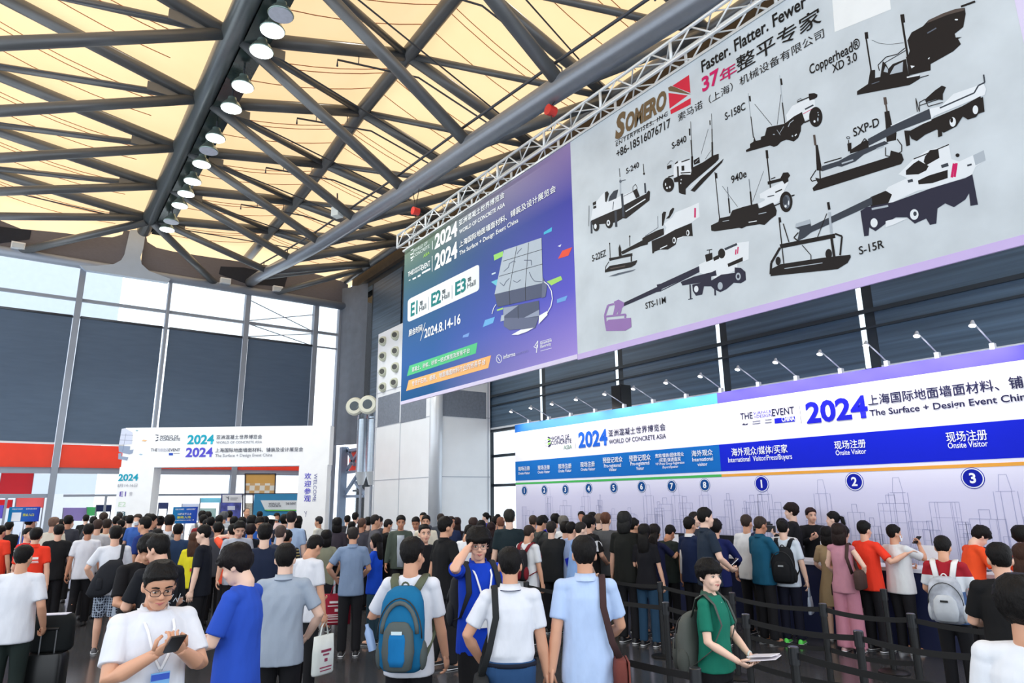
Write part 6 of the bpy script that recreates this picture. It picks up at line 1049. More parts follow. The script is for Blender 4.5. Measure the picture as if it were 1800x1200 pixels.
I = P(1245, 985, 'woman with short black hair in green polo glancing back, holding papers', 116, D=5.25, hair='mop', shirt=('polo', (22, 112, 92)), legs=('pants', (18, 18, 22)), fem=True, hemz=.90, L='low', Rr='low', yaw=-24, skin=3, collar=((60, 92, 80), (236, 238, 238)), group='people in the foreground', face=True)
backpack(I, (92, 96, 92), 'olive grey backpack worn by the woman in green polo', (82, 86, 82), wd=.32, ht=.50, z0=.84)
r = ownroot(I, 'paper_sheaf', 'white folded papers in the hands of the green polo woman', 'papers'); c = (I['arm'][1][2]+I['arm'][-1][2])/2 + Vector((0, .15, .02))
for k, (dz, w_, l_, a) in enumerate(((0, .16, .22, .1), (.02, .13, .20, -.15))): MB().box(c + Vector((0, 0, dz)), (w_, l_, .006), Matrix.Rotation(a, 3, 'Z') @ Matrix.Rotation(.18, 3, 'X')).build('sheet', paint(232, 226, 232), r)
MB().tube([I['arm'][-1][2] + Vector((.03*math.cos(t), .0, .03*math.sin(t))) for t in [2*math.pi*k/14 for k in range(15)]], .007, 6).build('bracelet', paint(220, 226, 222, 0.3), I['root'], True)
I = P(1790, 1018, 'dark haired person in white tee cropped by the lower right corner', 8, D=3.0, hair='mop', shirt=tee(226, 230, 238), legs=('pants', (60, 60, 66)), fat=1.05, group='people in the foreground'); sling(I, 1, (150, 96, 70), 'tan strap bag on the person in the lower right corner', bag=(.2, .2, .08))
I = P(1753, 955, 'man with black hair in black tee, back turned, near the right edge', -8, D=5.2, hair='crew', shirt=tee(22, 22, 24), L='phone', Rr='phone', fat=1.1, skin=0, group='people in the foreground')
I = P(1653, 942, 'person in red white and blue striped tee wearing a camouflage backpack', 10, D=7.4, shirt=('tee', (170, 40, 52), None), L='low', Rr='low', pitch=.3, legs=blkp, group='visitors queuing at the counter') if False else None
st_m = ramp_mat('striped_cloth', 2, .75, 1.5, [(0, (70, 96, 140)), (.45, (84, 116, 160)), (.46, (222, 226, 232)), (.66, (222, 226, 232)), (.67, (160, 30, 44)), (1, (160, 30, 44))], 0.85)
cr = st_m.node_tree.nodes['Color Ramp'].color_ramp; cr.interpolation = 'CONSTANT'
I = P(1653, 942, 'person in red white and blue striped tee wearing a camouflage backpack', 10, D=7.4, shirt=('tee', WT, st_m), L='low', Rr='low', pitch=.3, legs=blkp, group='visitors queuing at the counter')
backpack(I, (190, 196, 204), 'pale grey camouflage backpack with white straps', wd=.34, ht=.50, z0=.82, strap=(226, 226, 228), logo=(30, 30, 32), M=mat('camouflage_cloth', rgb(172, 178, 190), 0.85, nz=0.42, nscale=9))
I = P(44, 959, 'man in white tee with cropped hair pulling the black suitcase', 22, H=1.72, hair='crew', shirt=tee(WT), legs=('pants', (32, 42, 40)), Rr='pull', L='down', fat=1.08, skin=1, group='people in the foreground')
HW = loc2w(I, I['arm'][1][2] + Vector((.02, .12, -.05)))
r = empty('suitcase', (HW.x, HW.y, 0), I['root'].rotation_euler.z, label='tall black suitcase with a black bag on top beside the white tee man', cat='suitcase')
b = MB(); b.loft([superring((0, .02, z), .19*k, .13*k, 20, 4) for z, k in ((.06, .9), (.09, 1), (.60, 1), (.63, .92))]).build('shell', paint(22, 24, 26, 0.35), r, auto=True)
for sx in (-1, 1): MB().tube([(sx*.07, .0, .60), (sx*.07, .0, HW.z)], .008, 8).build('handle_tube', paint(120, 122, 126, 0.3, 0.7), r)
MB().tube([(-.09, 0, HW.z), (.09, 0, HW.z)], .014, 10).build('grip', paint(24, 24, 26), r)
for dx in (-.15, .15):
    for dy in (-.08, .12): MB().lathe((dx, dy, .03), [(.03, -.012), (.03, .012)], 14, (1, 0, 0)).build('wheel', paint(16, 16, 18), r)
b = MB(); b.loft([superring((0, .10, z), .20*k, .10*k, 20, 3.4) for z, k in ((.635, .9), (.66, 1), (.92, .98), (.99, .85))]); o = b.build('travel_bag', cloth(24, 28, 30), None, True); o.location = r.location; o.rotation_euler = r.rotation_euler; tag(o, 'black soft bag standing on the suitcase', 'bag')
o = MB().box((0, .10, .996), (.26, .14, .006)).build('paper_sheet', paint(214, 216, 236)); o.location = r.location; o.rotation_euler = r.rotation_euler; tag(o, 'printed white sheet lying on the black suitcase bag', 'papers')
# ---------------------------------------------------------------- left part of the crowd, walking towards the portal
I = P(65, 928, 'man in orange red polo with white lettering on the back', 10, H=1.76, hair='short', shirt=('polo', (240, 62, 40)), L='low', Rr='downb', legs=dkb, collar=((240, 62, 40),))
for i, (zz, ww, hh_) in enumerate(((1.30, .16, .035), (1.255, .17, .012), (1.235, .18, .008))): MB().box(I['up'](Vector((.02, -.135, zz))), (ww, .006, hh_)).build('back_print', paint(244, 236, 234), I['root'])
I = P(105, 922, 'man in black tee, back turned, between the orange red polo and white tees', 4, H=1.76, hair='crew', shirt=tee(BKK), legs=blkp)
I = P(157, 921, 'man in plain white tee and black trousers walking away, no bag', 6, H=1.76, shirt=tee(WT), legs=blkp, walk=.3, L='downb', Rr='down')
I = P(196, 925, 'man in white tee and plaid shorts carrying a black sling bag', 2, foot=(178, 1150), shirt=tee(WT), legs=('shorts', (40, 50, 72), None), walk=-.5, L='waist', Rr='downf', shoe=(90, 90, 94)) if False else None
pl_m = bpy.data.materials.new('plaid_cloth'); pl_m.use_nodes = True; nt = pl_m.node_tree; tc = nt.nodes.new('ShaderNodeTexCoord'); prev = None
for ax_, sc_ in ((0, 30.0), (2, 26.0), (1, 30.0)):
    wv = nt.nodes.new('ShaderNodeTexWave'); wv.bands_direction = 'XYZ'[ax_]; wv.inputs['Scale'].default_value = sc_/3; nt.links.new(tc.outputs['Object'], wv.inputs[0]); mr = nt.nodes.new('ShaderNodeMapRange'); mr.inputs[1].default_value = .86; mr.inputs[2].default_value = .95; nt.links.new(wv.outputs['Fac'], mr.inputs[0])
    if prev is None: prev = mr.outputs[0]
    else: mm = nt.nodes.new('ShaderNodeMath'); mm.operation = 'ADD'; nt.links.new(prev, mm.inputs[0]); nt.links.new(mr.outputs[0], mm.inputs[1]); prev = mm.outputs[0]
mx = nt.nodes.new('ShaderNodeMix'); mx.data_type = 'RGBA'; nt.links.new(prev, mx.inputs[0]); mx.inputs[6].default_value = (*rgb(26, 34, 52), 1); mx.inputs[7].default_value = (*rgb(170, 182, 200), 1); nt.links.new(mx.outputs[2], nt.nodes['Principled BSDF'].inputs[0]); nt.nodes['Principled BSDF'].inputs['Roughness'].default_value = .85
I = P(196, 925, 'man in white tee and plaid shorts carrying a black sling bag', 2, foot=(178, 1150), shirt=tee(WT), legs=('shorts', (40, 50, 72), pl_m), walk=-.5, L='waist', Rr='downf', shoe=(90, 90, 94))
r = sling(I, -1, (38, 40, 46), 'black chest bag slung low across the back of the plaid shorts man', bag=(.2, .16, .10), bz=.98, bx=.12, by=-.20, cross=True); MB().ell(I['up'](Vector((-.02, -.24, .94))), (.03, .03, .03), 10, 7).build('pink_charm', paint(236, 80, 176), r, True)
c = I['up'](Vector((-.06, -.205, 1.06))); MB().loft([superring((c.x+.14*t-.04, c.y, c.z+.36*t-.14), .16*k, .075*k, 18, 2.8) for t, k in ((-.35, .5), (-.2, .95), (.3, 1.05), (.8, .95), (1.05, .5))]).build('main_bag', cloth(38, 40, 46), r, True)
P(3, 924, 'person in red tee cropped by the left picture edge', 40, H=1.72, hair='crew', shirt=tee(238, 66, 44), skin=1)
P(17, 917, 'man in black shirt near the left edge behind the red tee', 20, H=1.74, shirt=tee(BKK), L='phone', Rr='phone')
I = P(56, 904, 'person in blue top and white mask in front of the blank square sign', 60, D=13.5, hair='mop', shirt=tee(24, 66, 168)); mask(I)
I = P(51, 928, 'person in red shirt with white lanyard behind the orange red polo', 130, H=1.70, hair='crew', shirt=tee(232, 48, 52)); lanyard(I)
P(96, 908, 'bald man in cream shirt by the window mullion', 30, D=13, hair='bald', hc=(150, 120, 104), shirt=tee(214, 210, 196), skin=0)
P(108, 913, 'dark haired person half hidden behind the black tee man', 0, H=1.74, shirt=tee(40, 42, 46))
P(121, 906, 'dark haired person behind the white tee profile man', 0, D=15, shirt=tee(60, 62, 72))
P(123, 911, 'man in white tee turning his face to the right, left of the tall white tees', 66, H=1.76, shirt=tee(WT), skin=3)
P(152, 905, 'man in black shirt over a bright print, head above the white tees', 0, H=1.78, shirt=tee(30, 32, 34), hair='short')
P(165, 908, 'small dark haired visitor under the green booth board', 0, D=17, shirt=tee(70, 74, 82))
P(183, 901, 'brown haired visitor under the dark blue title board', 10, D=16, hc=(70, 56, 50), shirt=tee(150, 150, 156))
P(173, 913, 'brown cropped head visitor between the two white tees', 0, D=13, hair='crew', hc=(80, 62, 56), shirt=tee(190, 190, 196))
P(189, 912, 'cropped hair visitor in cream shirt above the sling bag man', 0, D=13.5, hair='crew', hc=(60, 48, 44), shirt=tee(222, 218, 200))
P(174, 926, 'dark haired woman tucked between the two white tee men', 12, H=1.62, hair='bob', fem=True, shirt=tee(36, 38, 48))
I = P(213, 914, 'man in blue tee and white mask facing left, before the portal leg', -75, H=1.72, shirt=tee(34, 84, 176)); mask(I)
P(211, 901, 'visitor standing under the small hall three letters', 0, D=21, shirt=tee(120, 124, 132), hc=(60, 58, 60))
P(205, 908, 'dark head left of the portal leg, behind the masked man', 0, D=17, shirt=tee(50, 52, 60))
P(221, 907, 'visitor with round dark head before the left portal leg', 0, D=18, shirt=tee(44, 48, 60))
P(229, 906, 'man in black tee, back turned, before the left portal leg', 0, D=16, shirt=tee(24, 26, 32))
I = P(243, 904, 'masked visitor in blue before the inner edge of the portal leg', 200, D=16, hc=(60, 46, 42), shirt=tee(60, 100, 180)); mask(I)
P(256, 909, 'man in dark blue shirt facing left under the portal opening', -60, D=11.5, shirt=tee(34, 54, 120), skin=1)
I = P(267, 904, 'man with white lanyard facing right under the portal opening', 78, D=13, shirt=tee(34, 36, 46), skin=1); lanyard(I)
P(261, 903, 'dark head peeking behind the lanyard man', 0, D=17, shirt=tee(40, 42, 48))
P(282, 907, 'woman with white hair clip and blue top left of the rule sign', 0, D=14, H=1.62, hair='bun', fem=True, shirt=tee(60, 90, 160))
I = P(299, 905, 'man in white tee with grey backpack just left of the rule sign', 5, D=13, shirt=tee(WT)); backpack(I, (120, 128, 134), 'grey backpack on the man left of the rule sign', (100, 106, 112))
P(277, 930, 'dark hair top showing behind the two black tee men', 0, H=1.70, shirt=tee(30, 30, 34))
I = P(256, 935, 'man in black tee bending over a phone, behind the white polo man', 150, D=6.6, hair='mop', shirt=tee(24, 24, 28), L='phone', Rr='phone', pitch=.6, skin=1, group='people in the foreground'); phone(I, label='dark phone held by the bending black tee man')
I = P(288, 939, 'man in black tee with white script on the back, facing left', -30, D=6.3, shirt=tee(26, 28, 34), L='phone', Rr='low', yaw=20, pitch=.25, group='people in the foreground')
for k in range(9): MB().bar(I['up'](Vector((-.02+.022*k, -.137, 1.18+.03*(k % 2)))), I['up'](Vector((.0+.022*k, -.137, 1.24-.035*(k % 3)))), .006, .004).build('back_print', paint(206, 214, 222), I['root'])
I = P(343, 936, 'woman with long brown hair in yellow top with a small red patch', 10, H=1.63, hair='long', hc=(92, 62, 48), fem=True, shirt=tee(234, 222, 48)); MB().box(I['up'](Vector((.03, -.13, 1.12))), (.07, .006, .05)).build('red_patch', paint(226, 70, 50), I['root'])
P(362, 923, 'tall young man in black tee facing left, right of the yellow top', -72, H=1.80, shirt=tee(24, 28, 38), pitch=.12, skin=3)
P(364, 913, 'dark hair visitor behind the tall black tee man', 0, H=1.74, shirt=tee(60, 66, 80))
P(387, 923, 'woman with long black hair beside the phone caller in orange', 0, H=1.66, hair='long', fem=True, shirt=tee(34, 36, 42))
I = P(411, 921, 'man in orange polo holding a phone to his ear', 6, H=1.76, hair='crew', shirt=('polo', (246, 92, 62)), L='ear', yaw=20, collar=((246, 92, 62),)); phone(I, 'earL', label='phone at the ear of the man in orange polo')
P(384, 918, 'dark haired visitor half hidden behind the long black hair', 0, H=1.76, shirt=tee(70, 74, 84))
P(421, 914, 'man in pale grey shirt looking down, right of the phone caller', 170, D=11, pitch=.4, shirt=tee(176, 182, 196))
P(441, 922, 'person with curly dark hair in black sleeveless top, back turned', 2, H=1.70, hair='mop', hc=(40, 28, 32), shirt=('vest', (24, 28, 38)))
P(467, 921, 'man in dark navy tee with neat black hair, back turned, crowd centre', 3, D=8.4, shirt=tee(28, 38, 62), skin=3)
P(456, 907, 'man in blue shirt looking down toward the viewer before the blue booth', 165, D=13, pitch=.4, shirt=tee(40, 96, 190))
P(457, 899, 'dark haired visitor right before the blue booth wall', 0, D=20, shirt=tee(50, 60, 90))
P(443, 907, 'round dark head left of the blue shirt man', 0, D=14, hair='mop', shirt=tee(54, 48, 60))
P(434, 893, 'older bald man in grey jacket in front of the zigzag panel', 150, D=20, hair='bald', hc=(120, 104, 98), shirt=('jacket', (120, 124, 136)), skin=1)
P(426, 909, 'dark head under the older bald man', 0, D=14, shirt=tee(60, 60, 70))
P(412, 908, 'dark head below the blue conference picture', 20, D=15, shirt=tee(80, 84, 100))
P(404, 898, 'dark haired visitor against the blue conference picture', 0, D=20, shirt=tee(150, 158, 176))
P(394, 900, 'grey haired visitor left of the blue conference picture', 0, D=18, hair='mop', hc=(110, 112, 118), shirt=tee(196, 200, 208))
P(386, 906, 'black haired visitor in pale shirt below the grey haired one', 0, D=15, shirt=tee(206, 210, 216))
P(371, 909, 'small round head right of the rule sign, low in the crowd', 0, D=15, shirt=tee(70, 74, 90))
P(366, 900, 'bushy haired visitor right of the rule sign', 0, D=20, hair='mop', shirt=tee(90, 94, 106))
I = P(356, 898, 'man in white tee with a grey pack at the right edge of the rule sign', 5, D=17, shirt=tee(226, 228, 232)); backpack(I, (110, 112, 112), 'grey backpack at the right edge of the rule sign')
P(358, 905, 'visitor in dark red top directly right of the rule sign', 0, D=15, shirt=tee(140, 44, 48))
P(314, 921, 'visitor in dark denim jacket under the rule sign', 0, D=12, shirt=('jacket', (44, 66, 100)))
P(494, 924, 'man with shaved head and dark collar behind the striped tee', 20, H=1.76, hair='crew', hc=(96, 80, 76), shirt=polo(48, 54, 72))
sm = ramp_mat('pinstripe_cloth', 2, 0.8, 1.5, [(0, (54, 56, 60)), (.5, (56, 58, 62)), (1, (60, 60, 64))], .85)
wv = sm.node_tree.nodes.new('ShaderNodeTexWave'); wv.bands_direction = 'Z'; wv.inputs['Scale'].default_value = 7; tc = sm.node_tree.nodes.new('ShaderNodeTexCoord'); sm.node_tree.links.new(tc.outputs['Object'], wv.inputs[0]); c2 = sm.node_tree.nodes.new('ShaderNodeValToRGB'); c2.color_ramp.elements[0].position = .7; c2.color_ramp.elements[0].color = (*rgb(44, 46, 52), 1); c2.color_ramp.elements[1].position = .8; c2.color_ramp.elements[1].color = (*rgb(190, 172, 110), 1); sm.node_tree.links.new(wv.outputs['Fac'], c2.inputs[0]); sm.node_tree.links.new(c2.outputs[0], sm.node_tree.nodes['Principled BSDF'].inputs[0])
P(505, 932, 'person in dark tee with thin yellow stripes behind the grey polo', 25, H=1.68, hair='short', shirt=('tee', WT, sm), fat=1.1)
P(513, 899, 'tall broad man in pale blue shirt, back turned, left of the welcome leg', 8, D=12.4, hair='short', hc=(44, 40, 44), shirt=('polo', (166, 190, 222)), fat=1.1)
P(561, 908, 'man in cream tee facing left before the welcome portal leg', -66, H=1.74, shirt=tee(214, 214, 204), hc=(54, 54, 58))
P(476, 910, 'woman in white sun hat before the blue booth', 30, D=17, hair='bob', fem=True, shirt=tee(232, 232, 236))
I = PEOPLE[-1]; MB().lathe(I['hp'](Vector((0, -.005, .185))), [(.19, .0), (.185, .012), (.11, .03), (.10, .085), (.05, .11), (.0, .112)], 20, (0, .15, 1)).build('sun_hat', cloth(244, 244, 240), I['root'], True)
P(487, 902, 'woman facing the viewer before the slanted title board', 175, D=20, hair='long', fem=True, shirt=tee(226, 200, 196))
P(501, 905, 'dark haired visitor just left of the tall pale blue shirt', 0, D=15, hair='mop', shirt=tee(40, 44, 60))
P(466, 908, 'visitor in navy left of the white sun hat', 0, D=15, shirt=tee(34, 44, 76))
P(524, 908, 'visitor half hidden behind the tall pale blue shirt man', 20, D=15.5, shirt=tee(90, 96, 110), hair='bob', fem=True)
# ---------------------------------------------------------------- crowd before the duct tower
P(593, 911, 'woman with loose dark hair at the steel corner post', 0, D=14, hair='bob', fem=True, shirt=tee(66, 60, 70))
P(593, 919, 'woman with long brown hair in white top behind the balding man', 0, H=1.64, hair='long', hc=(56, 38, 36), fem=True, shirt=tee(230, 230, 234))
P(611, 906, 'dark haired visitor before the white base cabinet', 0, D=18, shirt=tee(48, 48, 56))
P(625, 901, 'man in white with dark hair turned right before the white base cabinet', 30, D=18, shirt=tee(224, 226, 232))
P(619, 917, 'woman with long dark hair left of the polka dot dress', 40, H=1.62, hair='long', fem=True, shirt=tee(50, 46, 52))
dm = mat('polka_cloth', rgb(24, 24, 28), .8); vo = dm.node_tree.nodes.new('ShaderNodeTexVoronoi'); vo.inputs['Scale'].default_value = 24; vo.inputs['Randomness'].default_value = .2; tc = dm.node_tree.nodes.new('ShaderNodeTexCoord'); dm.node_tree.links.new(tc.outputs['Object'], vo.inputs['Vector']); cr = dm.node_tree.nodes.new('ShaderNodeValToRGB'); cr.color_ramp.elements[0].position = .26; cr.color_ramp.elements[0].color = (.85, .86, .9, 1); cr.color_ramp.elements[1].position = .3; cr.color_ramp.elements[1].color = (.012, .012, .016, 1); dm.node_tree.links.new(vo.outputs['Distance'], cr.inputs[0]); dm.node_tree.links.new(cr.outputs[0], dm.node_tree.nodes['Principled BSDF'].inputs[0])
P(636, 920, 'woman in black and white polka dot dress', 20, H=1.64, hair='long', fem=True, shirt=('dress', WT, dm), L='low')
P(637, 911, 'man with bare cropped head facing right behind the polka dot dress', 40, D=14, hair='crew', hc=(110, 84, 74), shirt=tee(70, 70, 80))
P(647, 909, 'dark haired visitor behind the grey jacket man', 0, D=15, shirt=tee(90, 84, 84))
P(660, 905, 'man in charcoal jacket facing right near the silver ducts', 72, D=14, hair='crew', hc=(50, 46, 46), shirt=('jacket', (86, 86, 94)), skin=1)
P(667, 908, 'visitor hidden right behind the charcoal jacket man', 40, D=16, shirt=tee(60, 62, 70))
I = P(679, 912, 'masked man in black shirt looking down to the right', 60, H=1.74, hair='crew', hc=(46, 42, 42), shirt=('long', (24, 26, 30)), L='low', Rr='low', pitch=.3); mask(I)
P(705, 906, 'man in olive jacket over grey tee standing facing the viewer', 178, D=13, hair='short', shirt=('jacket', (74, 84, 76)), pitch=.12, skin=2)
I = PEOPLE[-1]; MB().loft([[I['up'](v) for v in superring((0, .075, z), .07, .085, 14, 2.6)] for z in (.84, 1.1, 1.3, 1.40)]).build('grey_tee', cloth(176, 184, 194), I['root'], True)
P(732, 907, 'man in white top and dark cap with a black strap', 190, D=14, hair='crew', shirt=tee(226, 226, 230), pitch=.4, skin=2)
P(744, 901, 'man in dark cap behind the two light shirts at the tower', 200, D=16, hair='crew', shirt=tee(70, 74, 86), skin=1)
P(749, 906, 'man in cream shirt facing the viewer before the tower corner', 185, D=13.5, hair='short', shirt=tee(226, 220, 202), skin=1)
P(747, 922, 'smiling man in black shirt turned toward the viewer', 140, D=9.5, hair='crew', shirt=tee(24, 24, 28), yaw=-25, skin=0)
P(783, 909, 'broad man in black polo and trousers facing right, hand held out behind', 58, D=9.0, hair='short', shirt=('polo', (20, 21, 24)), L='downb', Rr='waist', fat=1.12, walk=.2, collar=((20, 21, 24),))
P(775, 903, 'man in dark grey tee behind the broad black polo man', 20, D=15.5, hair='crew', hc=(60, 50, 46), shirt=tee(62, 68, 78))
P(793, 908, 'man looking down in navy shirt right of the broad black polo', 150, D=14, hair='crew', hc=(56, 44, 40), shirt=tee(40, 54, 90), skin=2)
P(803, 910, 'woman with long reddish dark hair right of the navy shirt man', 0, D=14, hair='long', hc=(50, 32, 32), fem=True, shirt=tee(44, 40, 48))
I = P(820, 921, 'man in white collared shirt bending with the kraft envelope', 40, H=1.72, shirt=polo(230, 232, 238), pitch=.5, Rr='phone', L='phone')
r = ownroot(I, 'kraft_envelope', 'tan kraft envelope held behind the raised fist', 'envelope'); MB().box((I['arm'][1][2]+I['arm'][-1][2])/2 + Vector((.0, .02, .08)), (.30, .02, .38), Matrix.Rotation(.35, 3, 'Y')).build('sleeve', paint(198, 164, 122), r); MB().box((I['arm'][1][2]+I['arm'][-1][2])/2 + Vector((.05, .02, .27)), (.27, .024, .05), Matrix.Rotation(.35, 3, 'Y')).build('flap', paint(176, 142, 104), r)
P(832, 911, 'brown haired visitor behind the raised fist man', 0, D=14, hair='mop', hc=(70, 54, 50), shirt=tee(96, 96, 104))
P(846, 915, 'dark haired visitor directly above the raised fist man', 0, D=12, shirt=tee(36, 36, 42))
P(854, 901, 'young woman in blue uniform facing left at the tower right edge', -70, D=18, hair='tail', fem=True, shirt=tee(44, 64, 196), skin=3)
P(863, 919, 'woman with long dark brown hair right of the raised fist man', 0, H=1.66, hair='long', hc=(48, 30, 32), fem=True, shirt=tee(56, 40, 48))
P(870, 908, 'dark head left of the tall dark tee man', 0, D=15, shirt=tee(60, 60, 66))
P(875, 904, 'visitor before the side glass, head above the others', 0, D=18, shirt=tee(90, 92, 100))
P(880, 909, 'ginger cropped visitor beside the tall dark tee man', 0, D=13.5, hair='crew', hc=(150, 100, 80), shirt=tee(206, 200, 200))
P(895, 896, 'very tall man in dark teal tee, back turned, before lane one', -4, D=11.0, hair='short', hc=(50, 48, 44), shirt=tee(30, 44, 50), skin=3, fat=1.05)
# ---------------------------------------------------------------- the queue along the counter
QG = 'visitors queuing at the counter'
Q_ = lambda x, y, lab, ang=30, **k: P(x, y, lab, ang, group=QG, **k)
I = Q_(927, 923, 'man with cropped hair in white tee with black and red backpack', 40, H=1.72, hair='crew', hc=(60, 48, 42), shirt=tee(222, 224, 228), pitch=.25); backpack(I, (34, 32, 36), 'black and red backpack in the lane one queue', (120, 30, 40))
Q_(937, 906, 'cropped head visitor at lane one, behind the backpack wearers', 20, D=13.5, hair='crew', hc=(80, 66, 58), shirt=tee(60, 62, 60))
I = Q_(948, 907, 'dark haired man in grey with backpack straps below lane two', 45, D=12.6, shirt=tee(70, 74, 72), pitch=.3); backpack(I, (50, 54, 54), 'dark backpack of the man below lane two')
Q_(955, 907, 'person with long dark hair and blue top below lane two', 40, D=14, hair='mop', shirt=tee(30, 40, 170))
Q_(969, 917, 'heavy man in black tee with a small white mark, back turned', 20, H=1.74, hair='short', hc=(52, 46, 44), shirt=tee(34, 36, 38), fat=1.2, L='phone', Rr='phone')
Q_(976, 904, 'round dark head close to the wall below lane three', 10, D=14.5, hair='mop', shirt=tee(200, 204, 210))
Q_(990, 908, 'grey haired person in white below lane three', 15, D=13, hair='mop', hc=(132, 128, 122), shirt=tee(226, 228, 232))
I = Q_(994, 918, 'person in pale blue tee with black backpack straps beside the heavy black tee', 35, H=1.70, hair='mop', shirt=tee(190, 206, 240), legs=blkp); sling(I, -1, (28, 30, 34), 'black sling strap over the pale blue tee', bag=(.2, .2, .08))
Q_(1004, 918, 'dark haired person between the pale blue tee and the denim shirt', 45, D=11, shirt=tee(150, 170, 210))
I = Q_(1019, 917, 'balding man in washed blue denim shirt facing right', 62, D=10.2, hair='bald', hc=(50, 44, 42), shirt=('polo', (130, 164, 216)), L='low', Rr='low', pitch=.05, lean=.15, skin=3)
r = ownroot(I, 'blue_folder', 'royal blue folder under the arm of the denim shirt man', 'folder'); MB().box(I['up'](Vector((-.20, .06, 1.10))), (.03, .24, .30), Matrix.Rotation(.3, 3, 'X')).build('cover', paint(20, 40, 180), r)
I = Q_(1035, 907, 'young man in black tee with round white badge print on the sleeve', 55, D=11, hair='mop', shirt=tee(24, 24, 26), Rr='low'); MB().lathe(I['up'](Vector((.235, -.02, 1.30))), [(.085, -.004), (.085, .004)], 20, (1, -.2, .1)).build('round_print', paint(224, 226, 232), I['root'])
Q_(1041, 901, 'person with smooth black hair below lane four', 20, D=13.4, hair='long', fem=True, shirt=tee(40, 40, 46))
Q_(1053, 903, 'fair skinned cropped visitor beside the big grey tee', 30, D=13, hair='crew', hc=(150, 126, 110), shirt=tee(30, 30, 34), skin=3)
I = Q_(1064, 901, 'big man with ginger crop in dark grey tee, back turned', 12, D=11.3, hair='crew', hc=(116, 76, 60), shirt=tee(86, 88, 92), fat=1.32, legs=khk, skin=3)
I = Q_(1097, 901, 'man with slicked long grey black hair in black tee, back turned', 28, D=10.4, hair='bob', hc=(40, 40, 40), shirt=tee(24, 26, 24), fat=1.05, Rr='downb', skin=0)
I['hold'] = None; r = ownroot(I, 'badge_pouch', 'pale blue badge pouch hanging at the hip of the long haired black tee man', 'pouch'); MB().box(I['up'](Vector((.25, -.02, .93))), (.02, .10, .15)).build('pouch', paint(92, 150, 186), r)
Q_(1113, 911, 'visitor in black half hidden right of the long grey hair', 60, D=11, shirt=tee(26, 28, 30))
I = Q_(1132, 922, 'woman with straight black hair in black top below lane six', 22, D=10.2, hair='long', fem=True, shirt=tee(22, 22, 28), legs=('pants', (40, 70, 96)))
I = Q_(1150, 922, 'woman with long hair reaching to the counter, white cloth tote', 35, D=10.6, hair='long', hc=(34, 28, 28), fem=True, shirt=tee(24, 28, 60), Rr='reach', legs=('pants', (50, 80, 104)))
tote(I, 1, (206, 204, 206), 'white cloth tote on the shoulder of the long haired woman', wd=.34, ht=.38, x=.23, hz=-.05)
I = Q_(1172, 921, 'person in dark green jacket leaning at the lane seven counter', 40, D=11.0, hair='short', shirt=('jacket', (38, 46, 44)), pitch=.5)
I = Q_(1211, 909, 'man in navy shirt with white collar left of the tall phone man', 42, D=10.6, shirt=polo(22, 36, 70), collar=((226, 228, 234),), legs=blkp)
Q_(1220, 900, 'visitor face just behind the tall navy tee man', 120, D=12, hair='crew', hc=(50, 44, 44), shirt=tee(50, 54, 64))
I = Q_(1238, 893, 'tall man in dark navy polo facing right and looking at his phone', 68, D=9.6, hair='short', shirt=('polo', (34, 46, 62)), L='low', Rr='low', legs=blkp, collar=((34, 46, 62),)); phone(I, label='pale phone held by the tall navy polo man', col=(220, 222, 228))
Q_(1256, 914, 'person in navy blue suit jacket between phone man and white polo', 20, D=10.2, hair='mop', shirt=('jacket', (20, 30, 84)), L='counter', Rr='counter')
I = Q_(1311, 905, 'man with cropped hair in white polo and dark strap, below wide lane one', 28, D=10.8, hair='crew', hc=(74, 60, 54), shirt=polo(222, 224, 228), legs=blkp); sling(I, 1, (34, 40, 70), 'dark blue sling strap over the white polo', bag=(.18, .2, .07))
I = Q_(1333, 908, 'man with cropped hair and glasses in teal blue polo', 48, D=10.2, hair='crew', hc=(70, 58, 52), shirt=polo(20, 82, 110), L='low', Rr='phonehigh', legs=blkp, pitch=.15, collar=((18, 74, 100),)); glasses(I); phone(I, 'R', label='black phone raised by the teal polo man')
Q_(1374, 912, 'man in white tee half hidden left of the black backpack', 20, D=10.6, shirt=tee(214, 216, 222), legs=blkp)
I = Q_(1381, 915, 'man in white tee with black backpack and bright green shoes', 14, foot=(1397, 1131), hair='crew', shirt=tee(212, 224, 236), legs=('pants', (18, 20, 36)), L='low', Rr='down', shoe=(96, 224, 90)); backpack(I, (24, 26, 30), 'black backpack on the man with green shoes', (20, 22, 26), wd=.34, ht=.52, z0=.86, logo=(150, 156, 160))
tote(I, 1, (150, 160, 176), 'small grey paper bag with ribbon held by the green shoes man', wd=.20, ht=.24, dp=.06)
Q_(1452, 927, 'woman with short black bob in beige dress below the staff', 8, H=1.63, hair='bob', fem=True, shirt=('dress', (168, 146, 112)), L='low', Rr='low')
I = Q_(1481, 924, 'woman in khaki blouse and dark grey skirt beside the pink suit', 15, H=1.66, hair='short', fem=True, shirt=tee(134, 126, 94), legs=('skirt', (52, 56, 66)), L='waist'); sling(I, -1, (40, 30, 24), 'small dark handbag at the hip of the khaki blouse woman', bag=(.2, .18, .07))
I = Q_(1503, 922, 'woman in dusty pink sleeveless top and wide pink trousers', 20, foot=(1500, 1146), hair='bob', hc=(44, 30, 28), fem=True, shirt=('vest', (190, 134, 150)), legs=('wide', (190, 128, 146)), L='low', Rr='waist', shoe=(196, 160, 160), skin=3); sling(I, 1, (70, 50, 48), 'brown leather handbag on the shoulder of the pink suit woman', bag=(.32, .26, .11), bz=1.0, bx=.24, bagcol=(74, 56, 52))
